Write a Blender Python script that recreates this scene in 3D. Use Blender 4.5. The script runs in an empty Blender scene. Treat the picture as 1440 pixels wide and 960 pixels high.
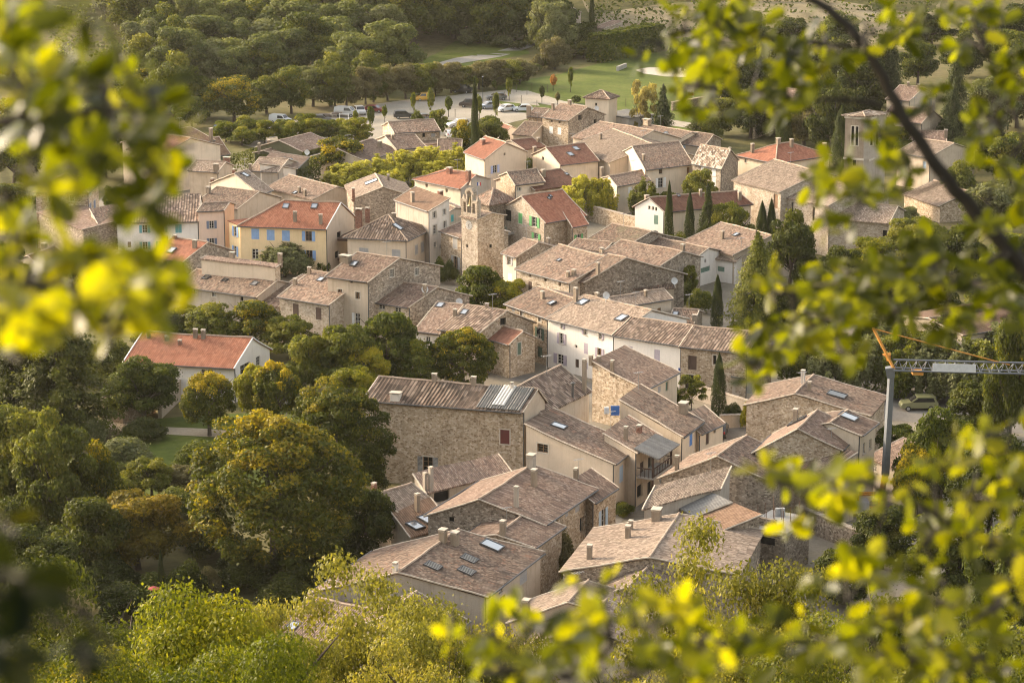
import bpy, math, random
import numpy as np
from mathutils import Vector, noise, Matrix
SC = bpy.context.scene
COL = SC.collection
rnd = random.Random(7)
# ------------------------------------------------------------------ camera
F, PITCH, HC = 3600.0, math.radians(13.7), 80.0
CAM = Vector((0, 0, HC))
FW = Vector((0, math.cos(PITCH), -math.sin(PITCH)))
UP = Vector((0, math.sin(PITCH), math.cos(PITCH)))
RT = Vector((1, 0, 0))

def ray(px, py):
    return FW + RT * ((px - 720) / F) - UP * ((py - 480) / F)

def P(px, py, z=0.0):
    d = ray(px, py)
    return CAM + d * ((z - HC) / d.z)

def proj(p):
    v = Vector(p) - CAM
    zc = v.dot(FW)
    return 720 + F * v.x / zc, 480 - F * v.dot(UP) / zc

def depth(p):
    return (Vector(p) - CAM).dot(FW)

def terrain(x, y):
    if y < 0:
        return 78.3 - y * 0.1
    if y < 205:
        z = 78.3 * (1 - y / 205.0) ** 1.35
        return z + 0.6 * noise.noise((x * .05, y * .05, 0)) * min(1, y / 30.0) * min(1, (205 - y) / 40)
    if y < 620:
        return 0.0
    t = y - 620
    s = min(1.0, t / 60.0)
    z = 0.155 * t * s
    z += min(1, t / 80) * 2.5 * noise.noise((x * .006, y * .006, 3.3))
    z += 0.10 * max(0, y - 900)
    return z

def G(px, py):
    d = ray(px, py)
    if d.z > -1e-3:
        d.z = -1e-3
    t = 2.0
    while t < 2500:
        p = CAM + d * t
        if p.z <= terrain(p.x, p.y):
            a, b = t - 1.5, t
            for _ in range(18):
                m = (a + b) / 2
                q = CAM + d * m
                if q.z <= terrain(q.x, q.y): b = m
                else: a = m
            q = CAM + d * b
            return Vector((q.x, q.y, terrain(q.x, q.y)))
        t += 1.5
    return CAM + d * 900

# ------------------------------------------------------------------ objects
def tag(o, label, cat, group=None, kind=None):
    if label: o['label'] = label
    if cat: o['category'] = cat
    if group: o['group'] = group
    if kind: o['kind'] = kind
    return o

def empty(name, loc=(0, 0, 0), label=None, cat=None, group=None):
    o = bpy.data.objects.new(name, None)
    o.empty_display_size = 0.3
    o.location = loc
    COL.objects.link(o)
    return tag(o, label, cat, group)

class MB:
    def __init__(s):
        s.v, s.f, s.uv, s.mi = [], [], [], []
    def poly(s, pts, uvs=None, mi=0):
        b = len(s.v)
        s.v.extend(tuple(p) for p in pts)
        s.f.append(tuple(range(b, b + len(pts))))
        s.uv.append(uvs if uvs else [(0, 0)] * len(pts))
        s.mi.append(mi)
    def box(s, c, x, y, z, ax=None, ay=None, az=None, mi=0, taper=1.0, uvm=True):
        """box centred at c, full sizes x y z along axes"""
        ax = Vector(ax or (1, 0, 0)); ay = Vector(ay or (0, 1, 0)); az = Vector(az or (0, 0, 1))
        c = Vector(c)
        def q(i, j, k):
            t = taper if k > 0 else 1.0
            return c + ax * (i * x / 2 * t) + ay * (j * y / 2 * t) + az * (k * z / 2)
        for fc, du, dv in ((((-1,-1,-1),(1,-1,-1),(1,-1,1),(-1,-1,1)), x, z), (((1,-1,-1),(1,1,-1),(1,1,1),(1,-1,1)), y, z),
                   (((1,1,-1),(-1,1,-1),(-1,1,1),(1,1,1)), x, z), (((-1,1,-1),(-1,-1,-1),(-1,-1,1),(-1,1,1)), y, z),
                   (((-1,-1,1),(1,-1,1),(1,1,1),(-1,1,1)), x, y), (((-1,1,-1),(1,1,-1),(1,-1,-1),(-1,-1,-1)), x, y)):
            s.poly([q(*p) for p in fc], [(0, 0), (du, 0), (du, dv), (0, dv)], mi)
    def tube(s, pts, rad, n=6, cap=True):
        pts = [Vector(p) for p in pts]
        rings = []
        up = Vector((0.13, 0.21, 1)).normalized()
        for i, p in enumerate(pts):
            d = (pts[min(i + 1, len(pts) - 1)] - pts[max(i - 1, 0)])
            d = d.normalized() if d.length > 1e-9 else Vector((0, 0, 1))
            a = d.cross(up)
            if a.length < 1e-3: a = d.cross(Vector((1, 0, 0)))
            a.normalize(); b = d.cross(a)
            r = rad[i] if isinstance(rad, (list, tuple)) else rad
            base = len(s.v)
            for k in range(n):
                t = 2 * math.pi * k / n
                s.v.append(tuple(p + a * (math.cos(t) * r) + b * (math.sin(t) * r)))
            rings.append(base)
        for i in range(len(rings) - 1):
            for k in range(n):
                k2 = (k + 1) % n
                s.f.append((rings[i] + k, rings[i] + k2, rings[i + 1] + k2, rings[i + 1] + k))
                s.uv.append([(0, 0), (.1, 0), (.1, .3), (0, .3)]); s.mi.append(0)
        if cap:
            for base in (rings[0], rings[-1]):
                s.f.append(tuple(base + k for k in range(n))); s.uv.append([(0, 0)] * n); s.mi.append(0)
    def build(s, name, mats, parent=None, smooth=False, loc=None):
        me = bpy.data.meshes.new(name)
        me.from_pydata(s.v, [], s.f)
        if not isinstance(mats, (list, tuple)): mats = [mats]
        for m in mats: me.materials.append(m)
        uvl = me.uv_layers.new(name='UVMap')
        flat = np.array([c for f in s.uv for uv in f for c in uv], dtype=np.float32)
        uvl.data.foreach_set('uv', flat)
        me.polygons.foreach_set('material_index', np.array(s.mi, dtype=np.int32))
        if smooth: me.polygons.foreach_set('use_smooth', np.ones(len(s.f), dtype=bool))
        me.update()
        o = bpy.data.objects.new(name, me)
        COL.objects.link(o)
        if parent is not None:
            o.parent = parent
        return o

def origin_to(o, p):
    """move a mesh's vertices so that its origin sits at p (world)"""
    p = Vector(p)
    o.data.transform(Matrix.Translation(-p)); o.location = p

# ------------------------------------------------------------------ materials
MATS = {}
class NT:
    def __init__(s, name):
        s.m = bpy.data.materials.new(name); s.m.use_nodes = True
        s.t = s.m.node_tree; s.t.nodes.clear()
        s.out = s.n('ShaderNodeOutputMaterial')
    def n(s, typ, **kw):
        nd = s.t.nodes.new(typ)
        for k, v in kw.items():
            if k.startswith('i_'): nd.inputs[int(k[2:])].default_value = v
            else: setattr(nd, k, v)
        return nd
    def l(s, a, ao, b, bi):
        s.t.links.new(a.outputs[ao], b.inputs[bi])
    def math(s, op, a, b=None, ao=0, bo=0, clamp=False):
        nd = s.n('ShaderNodeMath', operation=op); nd.use_clamp = clamp
        for i, (x, o) in enumerate(((a, ao), (b, bo))):
            if x is None: continue
            if isinstance(x, (int, float)): nd.inputs[i].default_value = x
            else: s.l(x, o, nd, i)
        return nd
    def noise(s, vec, vo, scale, detail=3, rough=.6):
        nd = s.n('ShaderNodeTexNoise'); nd.inputs['Scale'].default_value = scale
        nd.inputs['Detail'].default_value = detail; nd.inputs['Roughness'].default_value = rough
        if vec: s.l(vec, vo, nd, 'Vector')
        return nd
    def ramp(s, fac, fo, stops, interp='LINEAR'):
        nd = s.n('ShaderNodeValToRGB'); cr = nd.color_ramp; cr.interpolation = interp
        while len(cr.elements) < len(stops): cr.elements.new(.5)
        for e, (p, c) in zip(cr.elements, stops):
            e.position = p; e.color = (*c, 1) if len(c) == 3 else c
        if fac: s.l(fac, fo, nd, 0)
        return nd
    def mix(s, fac, fo, a, ao, b, bo, blend='MIX', fv=None):
        nd = s.n('ShaderNodeMix', data_type='RGBA', blend_type=blend)
        if fac is None: nd.inputs[0].default_value = fv
        else: s.l(fac, fo, nd, 0)
        for i, (x, o) in ((6, (a, ao)), (7, (b, bo))):
            if isinstance(x, tuple): nd.inputs[i].default_value = (*x, 1)
            else: s.l(x, o, nd, i)
        return nd
    def done(s, col, co, rough=.85, bump=None, bo=0, bd=.02, bs=.6, spec=.25, metal=0.0):
        b = s.n('ShaderNodeBsdfPrincipled')
        if isinstance(col, tuple): b.inputs['Base Color'].default_value = (*col, 1)
        else: s.l(col, co, b, 'Base Color')
        b.inputs['Roughness'].default_value = rough
        b.inputs['Specular IOR Level'].default_value = spec
        b.inputs['Metallic'].default_value = metal
        if bump:
            bn = s.n('ShaderNodeBump'); bn.inputs['Distance'].default_value = bd; bn.inputs['Strength'].default_value = bs
            s.l(bump, bo, bn, 'Height'); s.l(bn, 0, b, 'Normal')
        s.l(b, 0, s.out, 0)
        return s.m

def plain(name, col, rough=.7, metal=0.0, spec=.3, var=.12):
    if name in MATS: return MATS[name]
    t = NT(name)
    tc = t.n('ShaderNodeTexCoord')
    nz = t.noise(tc, 3, 2.2, 4)
    r = t.ramp(nz, 0, [(.3, tuple(c * (1 - var) for c in col)), (.7, tuple(min(1, c * (1 + var)) for c in col))])
    MATS[name] = t.done(r, 0, rough, spec=spec, metal=metal)
    return MATS[name]

def objrand(t, amt=.16):
    oi = t.n('ShaderNodeObjectInfo')
    a = t.math('MULTIPLY', oi, amt, ao=5)
    return t.math('ADD', a, 1 - amt / 2)

def tile_mat(name, cols, w=.22, l=.27, lich=.35, wave=.05, patch=(.215,.175,.135), chan=.4):
    """fired clay roof tiles in UV metres: u along the eave, v up the slope"""
    if name in MATS: return MATS[name]
    if 'tumbled' not in name:                                        # calmer, more even firing colours
        mean = [sum(c[k] for _, c in cols) / len(cols) for k in range(3)]
        cols = [(p, tuple(c[k] * .68 + mean[k] * .32 for k in range(3))) for p, c in cols]
    t = NT(name)
    uv = t.n('ShaderNodeUVMap')
    sp = t.n('ShaderNodeSeparateXYZ'); t.l(uv, 0, sp, 0)
    wob = t.noise(uv, 0, .55, 2)
    wv = t.math('MULTIPLY', wob, .35)
    uu0 = t.math('ADD', sp, wv, ao=0)
    uu = t.math('DIVIDE', uu0, w)
    wob2 = t.noise(uv, 0, 2.2, 2)
    vv0 = t.math('ADD', sp, t.math('MULTIPLY', wob2, .3), ao=1)
    vv = t.math('DIVIDE', vv0, l)
    fu = t.math('FLOOR', uu); fv = t.math('FLOOR', vv)
    cb = t.n('ShaderNodeCombineXYZ'); t.l(fu, 0, cb, 0); t.l(fv, 0, cb, 1)
    oi = t.n('ShaderNodeObjectInfo'); t.l(t.math('MULTIPLY', oi, 57.0, ao=5), 0, cb, 2)
    wn = t.n('ShaderNodeTexWhiteNoise'); t.l(cb, 0, wn, 0)
    base = t.ramp(wn, 0, cols)
    # lichen and weather patches with a shape of their own
    g = t.n('ShaderNodeNewGeometry')
    n1 = t.noise(g, 0, .42, 5, .65)
    m1 = t.math('MULTIPLY', t.ramp(n1, 0, [(.42, (0, 0, 0)), (.68, (1, 1, 1))]), lich)
    c1 = t.mix(m1, 0, base, 0, patch, 0)
    n2 = t.noise(g, 0, 1.7, 3, .6)
    c2 = t.mix(None, 0, c1, 2, t.ramp(n2, 0, [(.25, (.66, .64, .62)), (.5, (1, 1, 1)), (.78, (1.2, 1.18, 1.13))]), 0, 'MULTIPLY', .7)
    orr = t.math('MULTIPLY', objrand(t, .42), .9)
    hs = t.n('ShaderNodeHueSaturation'); t.l(orr, 0, hs, 'Value'); t.l(c2, 2, hs, 'Color')
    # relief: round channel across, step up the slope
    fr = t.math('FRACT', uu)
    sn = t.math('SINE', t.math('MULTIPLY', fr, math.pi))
    # barrel-tile shading painted as column colour: dark channels, light cover tiles
    chan_shade = t.ramp(sn, 0, [(.15, (1 - chan,) * 3), (.75, (1.08, 1.07, 1.06))])
    hs_ = t.mix(None, 0, hs, 0, chan_shade, 0, 'MULTIPLY', 1.0)
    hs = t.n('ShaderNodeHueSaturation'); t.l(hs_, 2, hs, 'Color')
    st = t.math('FRACT', vv)
    h = t.math('SUBTRACT', sn, t.math('MULTIPLY', st, .45))
    h2 = t.math('ADD', h, t.math('MULTIPLY', wn, .5))
    MATS[name] = t.done(hs, 0, .9, h2, 0, wave, .85, spec=.15)
    return MATS[name]

OLD = [(0, (.060, .043, .034)), (.2, (.115, .078, .058)), (.45, (.180, .124, .092)), (.7, (.245, .178, .134)), (.9, (.36, .275, .21)), (1, (.29, .14, .09))]
PALE = [(0, (.10, .073, .056)), (.25, (.19, .138, .103)), (.6, (.27, .20, .15)), (1, (.40, .315, .245))]
TUMB = [(0, (.10, .07, .05)), (.35, (.23, .165, .12)), (.6, (.34, .265, .20)), (1, (.56, .48, .39))]
PINK = [(0, (.085, .055, .042)), (.25, (.15, .096, .072)), (.55, (.225, .145, .107)), (.85, (.285, .20, .155)), (1, (.38, .29, .225))]
RED = [(0, (.21, .078, .047)), (.5, (.285, .112, .066)), (1, (.34, .15, .095))]
REDB = [(0, (.13, .058, .040)), (.5, (.19, .085, .056)), (1, (.245, .12, .08))]
STRI = [(0, (.065, .047, .037)), (.3, (.145, .098, .073)), (.6, (.24, .168, .125)), (1, (.39, .30, .235))]
BRWN = [(0, (.14, .082, .052)), (.5, (.20, .12, .076)), (1, (.26, .165, .11))]
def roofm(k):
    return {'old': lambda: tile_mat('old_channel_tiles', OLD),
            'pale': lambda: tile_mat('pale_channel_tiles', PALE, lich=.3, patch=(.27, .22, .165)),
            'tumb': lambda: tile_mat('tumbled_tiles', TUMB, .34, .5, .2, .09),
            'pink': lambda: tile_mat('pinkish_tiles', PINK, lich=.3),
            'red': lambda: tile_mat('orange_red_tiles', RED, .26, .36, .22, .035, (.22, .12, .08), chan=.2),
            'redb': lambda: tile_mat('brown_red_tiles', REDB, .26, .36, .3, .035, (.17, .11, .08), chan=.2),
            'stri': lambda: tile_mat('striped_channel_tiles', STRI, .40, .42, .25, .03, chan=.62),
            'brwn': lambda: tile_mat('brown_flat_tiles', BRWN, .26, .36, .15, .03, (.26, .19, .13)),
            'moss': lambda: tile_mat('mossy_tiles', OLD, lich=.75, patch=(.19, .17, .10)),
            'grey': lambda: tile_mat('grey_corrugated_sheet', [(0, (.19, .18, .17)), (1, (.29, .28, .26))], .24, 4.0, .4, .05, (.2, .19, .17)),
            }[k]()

def stone_mat(name, cols, mortar, sc=3.9, rough=.95, stain=.5):
    if name in MATS: return MATS[name]
    t = NT(name)
    uv = t.n('ShaderNodeUVMap')
    mp = t.n('ShaderNodeMapping'); mp.inputs['Scale'].default_value = (1, 1.45, 1); t.l(uv, 0, mp, 0)
    wz = t.noise(mp, 0, 1.3, 2)
    vm = t.n('ShaderNodeVectorMath', operation='SCALE'); t.l(wz, 1, vm, 0); vm.inputs['Scale'].default_value = .35
    va = t.n('ShaderNodeVectorMath', operation='ADD'); t.l(mp, 0, va, 0); t.l(vm, 0, va, 1)
    v1 = t.n('ShaderNodeTexVoronoi', feature='F1'); v1.inputs['Scale'].default_value = sc; t.l(va, 0, v1, 'Vector')
    v2 = t.n('ShaderNodeTexVoronoi', feature='DISTANCE_TO_EDGE'); v2.inputs['Scale'].default_value = sc; t.l(va, 0, v2, 'Vector')
    sx = t.n('ShaderNodeSeparateColor'); t.l(v1, 'Color', sx, 0)
    base = t.ramp(sx, 0, cols)
    edge = t.ramp(v2, 0, [(.0, (1, 1, 1)), (.10, (0, 0, 0))])
    c1 = t.mix(edge, 0, base, 0, mortar, 0)
    g = t.n('ShaderNodeNewGeometry')
    n1 = t.noise(g, 0, .35, 5, .65)
    c2 = t.mix(None, 0, c1, 2, t.ramp(n1, 0, [(.3, (.66, .63, .6)), (.55, (1, 1, 1)), (.75, (1.18, 1.15, 1.08))]), 0, 'MULTIPLY', stain * 1.4)
    mp2 = t.n('ShaderNodeMapping'); mp2.inputs['Scale'].default_value = (1.6, .18, 1); t.l(uv, 0, mp2, 0)
    n3 = t.noise(mp2, 0, 1.1, 4, .6)
    c3 = t.mix(None, 0, c2, 2, t.ramp(n3, 0, [(.3, (.7, .67, .63)), (.52, (1, 1, 1))]), 0, 'MULTIPLY', stain)
    hs = t.n('ShaderNodeHueSaturation'); t.l(objrand(t, .3), 0, hs, 'Value'); t.l(c3, 2, hs, 'Color')
    hh = t.math('ADD', t.ramp(v2, 0, [(0, (0, 0, 0)), (.13, (1, 1, 1))]), t.math('MULTIPLY', sx, .5, ao=1))
    MATS[name] = t.done(hs, 0, rough, hh, 0, .045, .8, spec=.1)
    return MATS[name]

def plaster_mat(name, col, stain=.45):
    if name in MATS: return MATS[name]
    t = NT(name)
    uv = t.n('ShaderNodeUVMap'); g = t.n('ShaderNodeNewGeometry')
    n1 = t.noise(g, 0, .5, 6, .65)
    c1 = t.mix(None, 0, col, 0, t.ramp(n1, 0, [(.28, (.74, .72, .69)), (.52, (1, 1, 1)), (.8, (1.08, 1.07, 1.05))]), 0, 'MULTIPLY', stain * 1.3)
    mp2 = t.n('ShaderNodeMapping'); mp2.inputs['Scale'].default_value = (1.9, .13, 1); t.l(uv, 0, mp2, 0)
    n3 = t.noise(mp2, 0, 1.2, 5, .65)
    c3 = t.mix(None, 0, c1, 2, t.ramp(n3, 0, [(.30, (.66, .63, .59)), (.50, (1, 1, 1))]), 0, 'MULTIPLY', stain)
    n4 = t.noise(g, 0, 14, 3)
    c4 = t.mix(None, 0, c3, 2, t.ramp(n4, 0, [(.3, (.86, .86, .86)), (.7, (1.08, 1.08, 1.08))]), 0, 'MULTIPLY', .6)
    MATS[name] = t.done(c4, 2, .92, n4, 0, .015, .5, spec=.15)
    return MATS[name]

STN = [(0, (.26, .185, .12)), (.35, (.42, .315, .215)), (.7, (.53, .42, .305)), (1, (.66, .56, .44))]
STG = [(0, (.16, .125, .095)), (.4, (.28, .225, .172)), (.8, (.385, .315, .245)), (1, (.52, .44, .35))]
STP = [(0, (.31, .245, .18)), (.4, (.44, .36, .28)), (1, (.58, .495, .40))]
def wallm(k):
    d = {'stone': lambda: stone_mat('honey_rubble_stone', STN, (.50, .41, .31)),
         'stonh': lambda: stone_mat('light_honey_rubble', [(0, (.30, .215, .135)), (.35, (.48, .365, .245)), (.7, (.60, .48, .35)), (1, (.72, .61, .48))], (.55, .45, .34)),
         'stong': lambda: stone_mat('grey_rubble_stone', STG, (.32, .265, .21)),
         'stonp': lambda: stone_mat('pale_rubble_stone', STP, (.45, .38, .30), 3.6),
         'white': lambda: plaster_mat('white_render', (.78, .715, .64), .28),
         'whit2': lambda: plaster_mat('stained_white_render', (.68, .61, .53), .5),
         'cream': lambda: plaster_mat('cream_render', (.64, .53, .405), .4),
         'sand': lambda: plaster_mat('sand_render', (.50, .41, .315), .55),
         'yell': lambda: plaster_mat('pale_yellow_render', (.80, .60, .35), .25),
         'pink': lambda: plaster_mat('pale_pink_render', (.76, .57, .45), .3),
         'oran': lambda: plaster_mat('apricot_render', (.66, .43, .28), .35),
         'greyp': lambda: plaster_mat('grey_cement_render', (.40, .345, .285), .65),
         'beige': lambda: plaster_mat('beige_render', (.60, .49, .375), .35),
         'ivy': lambda: plaster_mat('ivy_clad_wall', (.10, .10, .06), .5),  # dark ivy green as the wall colour
         'chim': lambda: plaster_mat('sooty_chimney_render', (.235, .185, .138), .8),
         'chic': lambda: plaster_mat('pale_chimney_render', (.29, .23, .172), .75),
         'conc': lambda: plaster_mat('pale_concrete', (.40, .37, .33), .6)}
    return d[k]()

SHUT = {'teal': (.13, .33, .34), 'blue': (.25, .38, .60), 'slate': (.16, .19, .26), 'lav': (.42, .36, .40), 'white': (.68, .67, .64), 'green': (.12, .34, .13),
        'dgrn': (.10, .15, .11), 'brown': (.095, .06, .045), 'grey': (.33, .32, .31), 'turq': (.10, .38, .36), 'gg': (.14, .22, .17), 'red': (.12, .034, .03),
        'wood': (.21, .12, .065), 'lblu': (.38, .48, .58), 'pblue': (.10, .22, .48), 'lvb': (.36, .40, .58), 'weath': (.24, .235, .225)}
def shutm(k): return plain('painted_shutter_' + k, SHUT[k], .6, var=.10 if k != 'weath' else .55)
def M_frame(): return plain('window_joinery', (.50, .47, .42), .5)
def M_frameb(): return plain('brown_joinery', (.20, .12, .065), .5)
def M_sur(): return plain('pale_stone_surround', (.50, .44, .36), .85)
def M_gut(): return plain('zinc_gutter', (.085, .083, .082), .5, .3)
def M_cap(): return plain('chimney_cap_stone', (.42, .36, .29), .9)
def M_verge(): return plain('mortar_verge', (.44, .37, .29), .9, var=.3)
def M_dish(): return plain('dish_grey', (.58, .57, .55), .4)
def M_brick():
    return stone_mat('chimney_brick', [(0, (.20, .075, .05)), (1, (.32, .13, .09))], (.34, .28, .22), 7)
def glass_mat():
    if 'glass' in MATS: return MATS['glass']
    t = NT('window_glass')
    g = t.n('ShaderNodeNewGeometry'); nz = t.noise(g, 0, .8, 2)
    r = t.ramp(nz, 0, [(.3, (.012, .012, .012)), (.7, (.045, .043, .04))])
    MATS['glass'] = t.done(r, 0, .08, spec=.6)
    return MATS['glass']
def skyglass_mat():
    if 'sglass' in MATS: return MATS['sglass']
    t = NT('skylight_glass')
    b = t.n('ShaderNodeBsdfPrincipled')
    b.inputs['Base Color'].default_value = (.16, .18, .2, 1); b.inputs['Roughness'].default_value = .12
    b.inputs['Specular IOR Level'].default_value = 1.0; b.inputs['Coat Weight'].default_value = 1.0; b.inputs['IOR'].default_value = 2.0
    t.l(b, 0, t.out, 0)
    MATS['sglass'] = t.m
    return t.m
# ------------------------------------------------------------------ houses
HOUSES = {}
class House: pass

def house(key, label, K, L, R=None, ez=6.0, roof='l', ry=None, pitch=17.0, D=None, rf=.5, hip=(0, 0), wall='stone', wallR=None, tile='old',
          wins=(), chims=(), skys=(), name='village_house', cat='house', oh=.38, gut=True, z0=0.0, verge=True, rough=1.35, ang=(62, 118), extra=None, dishes=()):
    h = House(); h.key = key
    K3, L3 = P(*K, ez), P(*L, ez)
    e1 = L3 - K3; W = e1.length; a1 = e1 / W
    perp = Vector((-a1.y, a1.x, 0))
    if R is not None:
        R3 = P(*R, ez); e2 = R3 - K3
        if perp.dot(e2) < 0: perp = -perp
        th = math.degrees(a1.angle(e2))
        tgt = min(max(th, ang[0]), ang[1])
        if abs(tgt - th) > .5:
            # turn the second side to the allowed angle, keep its pixel column
            cr = 1 if a1.cross(e2).z > 0 else -1
            d = Matrix.Rotation(math.radians(tgt) * cr, 3, 'Z') @ a1
            best, bl = 1e9, e2.length
            for i in range(30, 600):
                ln = i * .1
                q = proj(K3 + d * ln)
                if abs(q[0] - R[0]) < best: best, bl = abs(q[0] - R[0]), ln
            bl = min(max(bl, e2.length * .55), e2.length * 1.8)
            e2 = d * bl
    else:
        if perp.y < 0: perp = -perp
        if D is None:
            lo, hi = 2.0, 30.0
            for _ in range(40):
                m = (lo + hi) / 2
                rr = math.tan(math.radians(pitch)) * rf * m
                q = proj(K3 + e1 * .5 + perp * (m * rf) + Vector((0, 0, rr)))
                if q[1] > ry: lo = m
                else: hi = m
            D = (lo + hi) / 2
            D = min(max(D, 3.0), 22.0)
        e2 = perp * D
    a2 = e2.normalized(); DD = e2.length
    shed = roof.startswith('shed')
    alongL = roof in ('l', 'shed')
    A, B, La, Lb = (a1, a2, W, DD) if alongL else (a2, a1, DD, W)
    sinab = abs(A.cross(B).z)
    if shed: rf = 1.0
    # rise
    if roof == 'flat': rise = 0.05
    else:
        rise = math.tan(math.radians(pitch)) * rf * Lb * sinab
        if ry is not None and (R is not None or D is not None or shed):
            lo, hi = 0.0, 12.0
            mid = K3 + A * (La * .5) + B * (rf * Lb)
            if not alongL and not shed: mid = K3 + B * (rf * Lb)      # apex of the gable facing the camera
            for _ in range(30):
                m = (lo + hi) / 2
                if proj(mid + Vector((0, 0, m)))[1] > ry: lo = m
                else: hi = m
            r2 = (lo + hi) / 2
            run = rf * Lb * sinab
            r2 = min(max(r2, math.tan(math.radians(8)) * run), math.tan(math.radians(30)) * run)
            rise = r2
    h.K, h.A, h.B, h.La, h.Lb, h.ez, h.rise, h.rf = K3, A, B, La, Lb, ez, rise, rf
    h.a1, h.a2, h.W, h.D = a1, a2, W, DD
    s1 = rise / max(rf * Lb, .01)
    s2 = rise / max((1 - rf) * Lb, .01) if not shed else 0
    def zt(b):                                                       # roof height over the across axis
        return ez + (s1 * b if b <= rf * Lb + 1e-6 else s2 * (Lb - b))
    h.zt = zt
    def W3(a, b, z): 
        p = K3 + A * a + B * b
        return Vector((p.x, p.y, z))
    h.W3 = W3
    base = W3(La / 2, Lb / 2, z0)
    root = empty(name, base, label, cat)
    h.root = root
    HOUSES[key] = h
    inv = -base
    def fin(mb, nm, mats, par=root, smooth=False):
        mb.v = [(x + inv.x, y + inv.y, z + inv.z) for x, y, z in mb.v]
        return mb.build(nm, mats, par, smooth)
    h.fin = fin
    # ---- roof
    T = .16
    rp = MB(); h.planes = []
    def patch(c00, c10, c11, c01, ua, uv0, nu, nv, key=0.0):
        """c in (a,b,z); grid with small unevenness; uv in metres along A or B"""
        pts = [[None] * (nv + 1) for _ in range(nu + 1)]
        for i in range(nu + 1):
            for j in range(nv + 1):
                u, v = i / nu, j / nv
                q = [(c00[k] * (1 - u) + c10[k] * u) * (1 - v) + (c01[k] * (1 - u) + c11[k] * u) * v for k in range(3)]
                p = W3(q[0], q[1], q[2])
                if tile == 'stri':
                    run_ = q[0] if ua == 0 else q[1]
                    p.z += .055 * abs(math.sin(math.pi * run_ / .42)) ** .8
                p.z += rough * (.07 * noise.noise((p.x * .45, p.y * .45, 1.7)) + .10 * noise.noise((p.x * .13, p.y * .13, 5.1)))
                run = q[0] if ua == 0 else q[1]
                if ua == 0: vv = math.hypot(min(q[1], Lb - q[1]), q[2] - ez)
                else: vv = math.hypot(min(q[0], La - q[0]), q[2] - ez)
                pts[i][j] = (p, (run, vv))
        for i in range(nu):
            for j in range(nv):
                qd = [pts[i][j], pts[i + 1][j], pts[i + 1][j + 1], pts[i][j + 1]]
                rp.poly([x[0] for x in qd], [x[1] for x in qd])
        dn = Vector((0, 0, -T))
        def skirt(seq):
            for k in range(len(seq) - 1):
                a_, b_ = seq[k], seq[k + 1]
                rp.poly([a_[0], b_[0], b_[0] + dn, a_[0] + dn], [a_[1], b_[1], b_[1], a_[1]])
        skirt([pts[i][0] for i in range(nu + 1)]); skirt([pts[i][nv] for i in range(nu + 1)])
        skirt([pts[0][j] for j in range(nv + 1)]); skirt([pts[nu][j] for j in range(nv + 1)])
        for i in range(nu):
            qd = [pts[i][0], pts[i + 1][0], pts[i + 1][nv], pts[i][nv]]
            rp.poly([x[0] + dn for x in qd][::-1], [x[1] for x in qd][::-1])
        P0, P1, P2 = W3(*c00), W3(*c10), W3(*c01)
        if (P1 - P0).length < .01: P1 = W3(*c11)
        n_ = (P1 - P0).cross(P2 - P0).normalized()
        if n_.z < 0: n_ = -n_
        h.planes.append((P0, n_, [c00, c10, c11, c01], ua))
    vo = .16
    nu = max(2, int(La / 1.6)); nv = max(2, int(Lb * .5 / 1.2))
    nh = nv * 2
    if tile == 'stri': nu = int(La / .42 * 5); nh = int(Lb / .42 * 5)
    rb = rf * Lb
    if roof == 'flat' or shed:
        o2 = .2
        patch((-vo, -oh, ez - s1 * oh), (La + vo, -oh, ez - s1 * oh), (La + vo, Lb + o2, ez + s1 * (Lb + o2)), (-vo, Lb + o2, ez + s1 * (Lb + o2)), 0, 0, nu, nv * 2)
        ridge = None
    else:
        i0 = min(hip[0] * rb, La * .48) if hip[0] else 0
        i1 = min(hip[1] * rb, La * .48) if hip[1] else 0
        a0 = -vo if not hip[0] else -oh * (i0 / rb)
        a9 = La + vo if not hip[1] else La + oh * (i1 / rb)
        r0 = -vo if not hip[0] else i0
        r9 = La + vo if not hip[1] else La - i1
        zr = ez + rise
        patch((a0, -oh, ez - s1 * oh), (a9, -oh, ez - s1 * oh), (r9, rb, zr), (r0, rb, zr), 0, 0, nu, nv)
        patch((a9, Lb + oh, ez - s2 * oh), (a0, Lb + oh, ez - s2 * oh), (r0, rb, zr), (r9, rb, zr), 0, 0, nu, nv)
        if hip[0]: patch((a0, Lb + oh, ez - s2 * oh), (a0, -oh, ez - s1 * oh), (r0, rb, zr), (r0, rb, zr), 1, 0, nh, nv)
        if hip[1]: patch((a9, -oh, ez - s1 * oh), (a9, Lb + oh, ez - s2 * oh), (r9, rb, zr), (r9, rb, zr), 1, 0, nh, nv)
        ridge = [(r0, rb, zr), (r9, rb, zr)]
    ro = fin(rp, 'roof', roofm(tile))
    h.roof = ro
    # ridge tiles
    if ridge:
        rc = MB()
        def cap(c0, c1, r=.13):
            p0, p1 = W3(*c0), W3(*c1); n_ = max(2, int((p1 - p0).length / .8)); L_ = []
            for i in range(n_ + 1):
                q = p0.lerp(p1, i / n_)
                q.z += .02 + rough * (.07 * noise.noise((q.x * .45, q.y * .45, 1.7)) + .10 * noise.noise((q.x * .13, q.y * .13, 5.1)))
                L_.append(q)
            rc.tube(L_, [r * (1 + .25 * ((i * 7919) % 3 - 1) * .4) for i in range(n_ + 1)], 6)
        cap(*ridge)
        for k, (hh, rr) in enumerate(((hip[0], ridge[0]), (hip[1], ridge[1]))):
            if hh:
                aa = a0 if k == 0 else a9
                cap((aa, -oh, ez - s1 * oh), rr, .11); cap((aa, Lb + oh, ez - s2 * oh), rr, .11)
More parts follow.
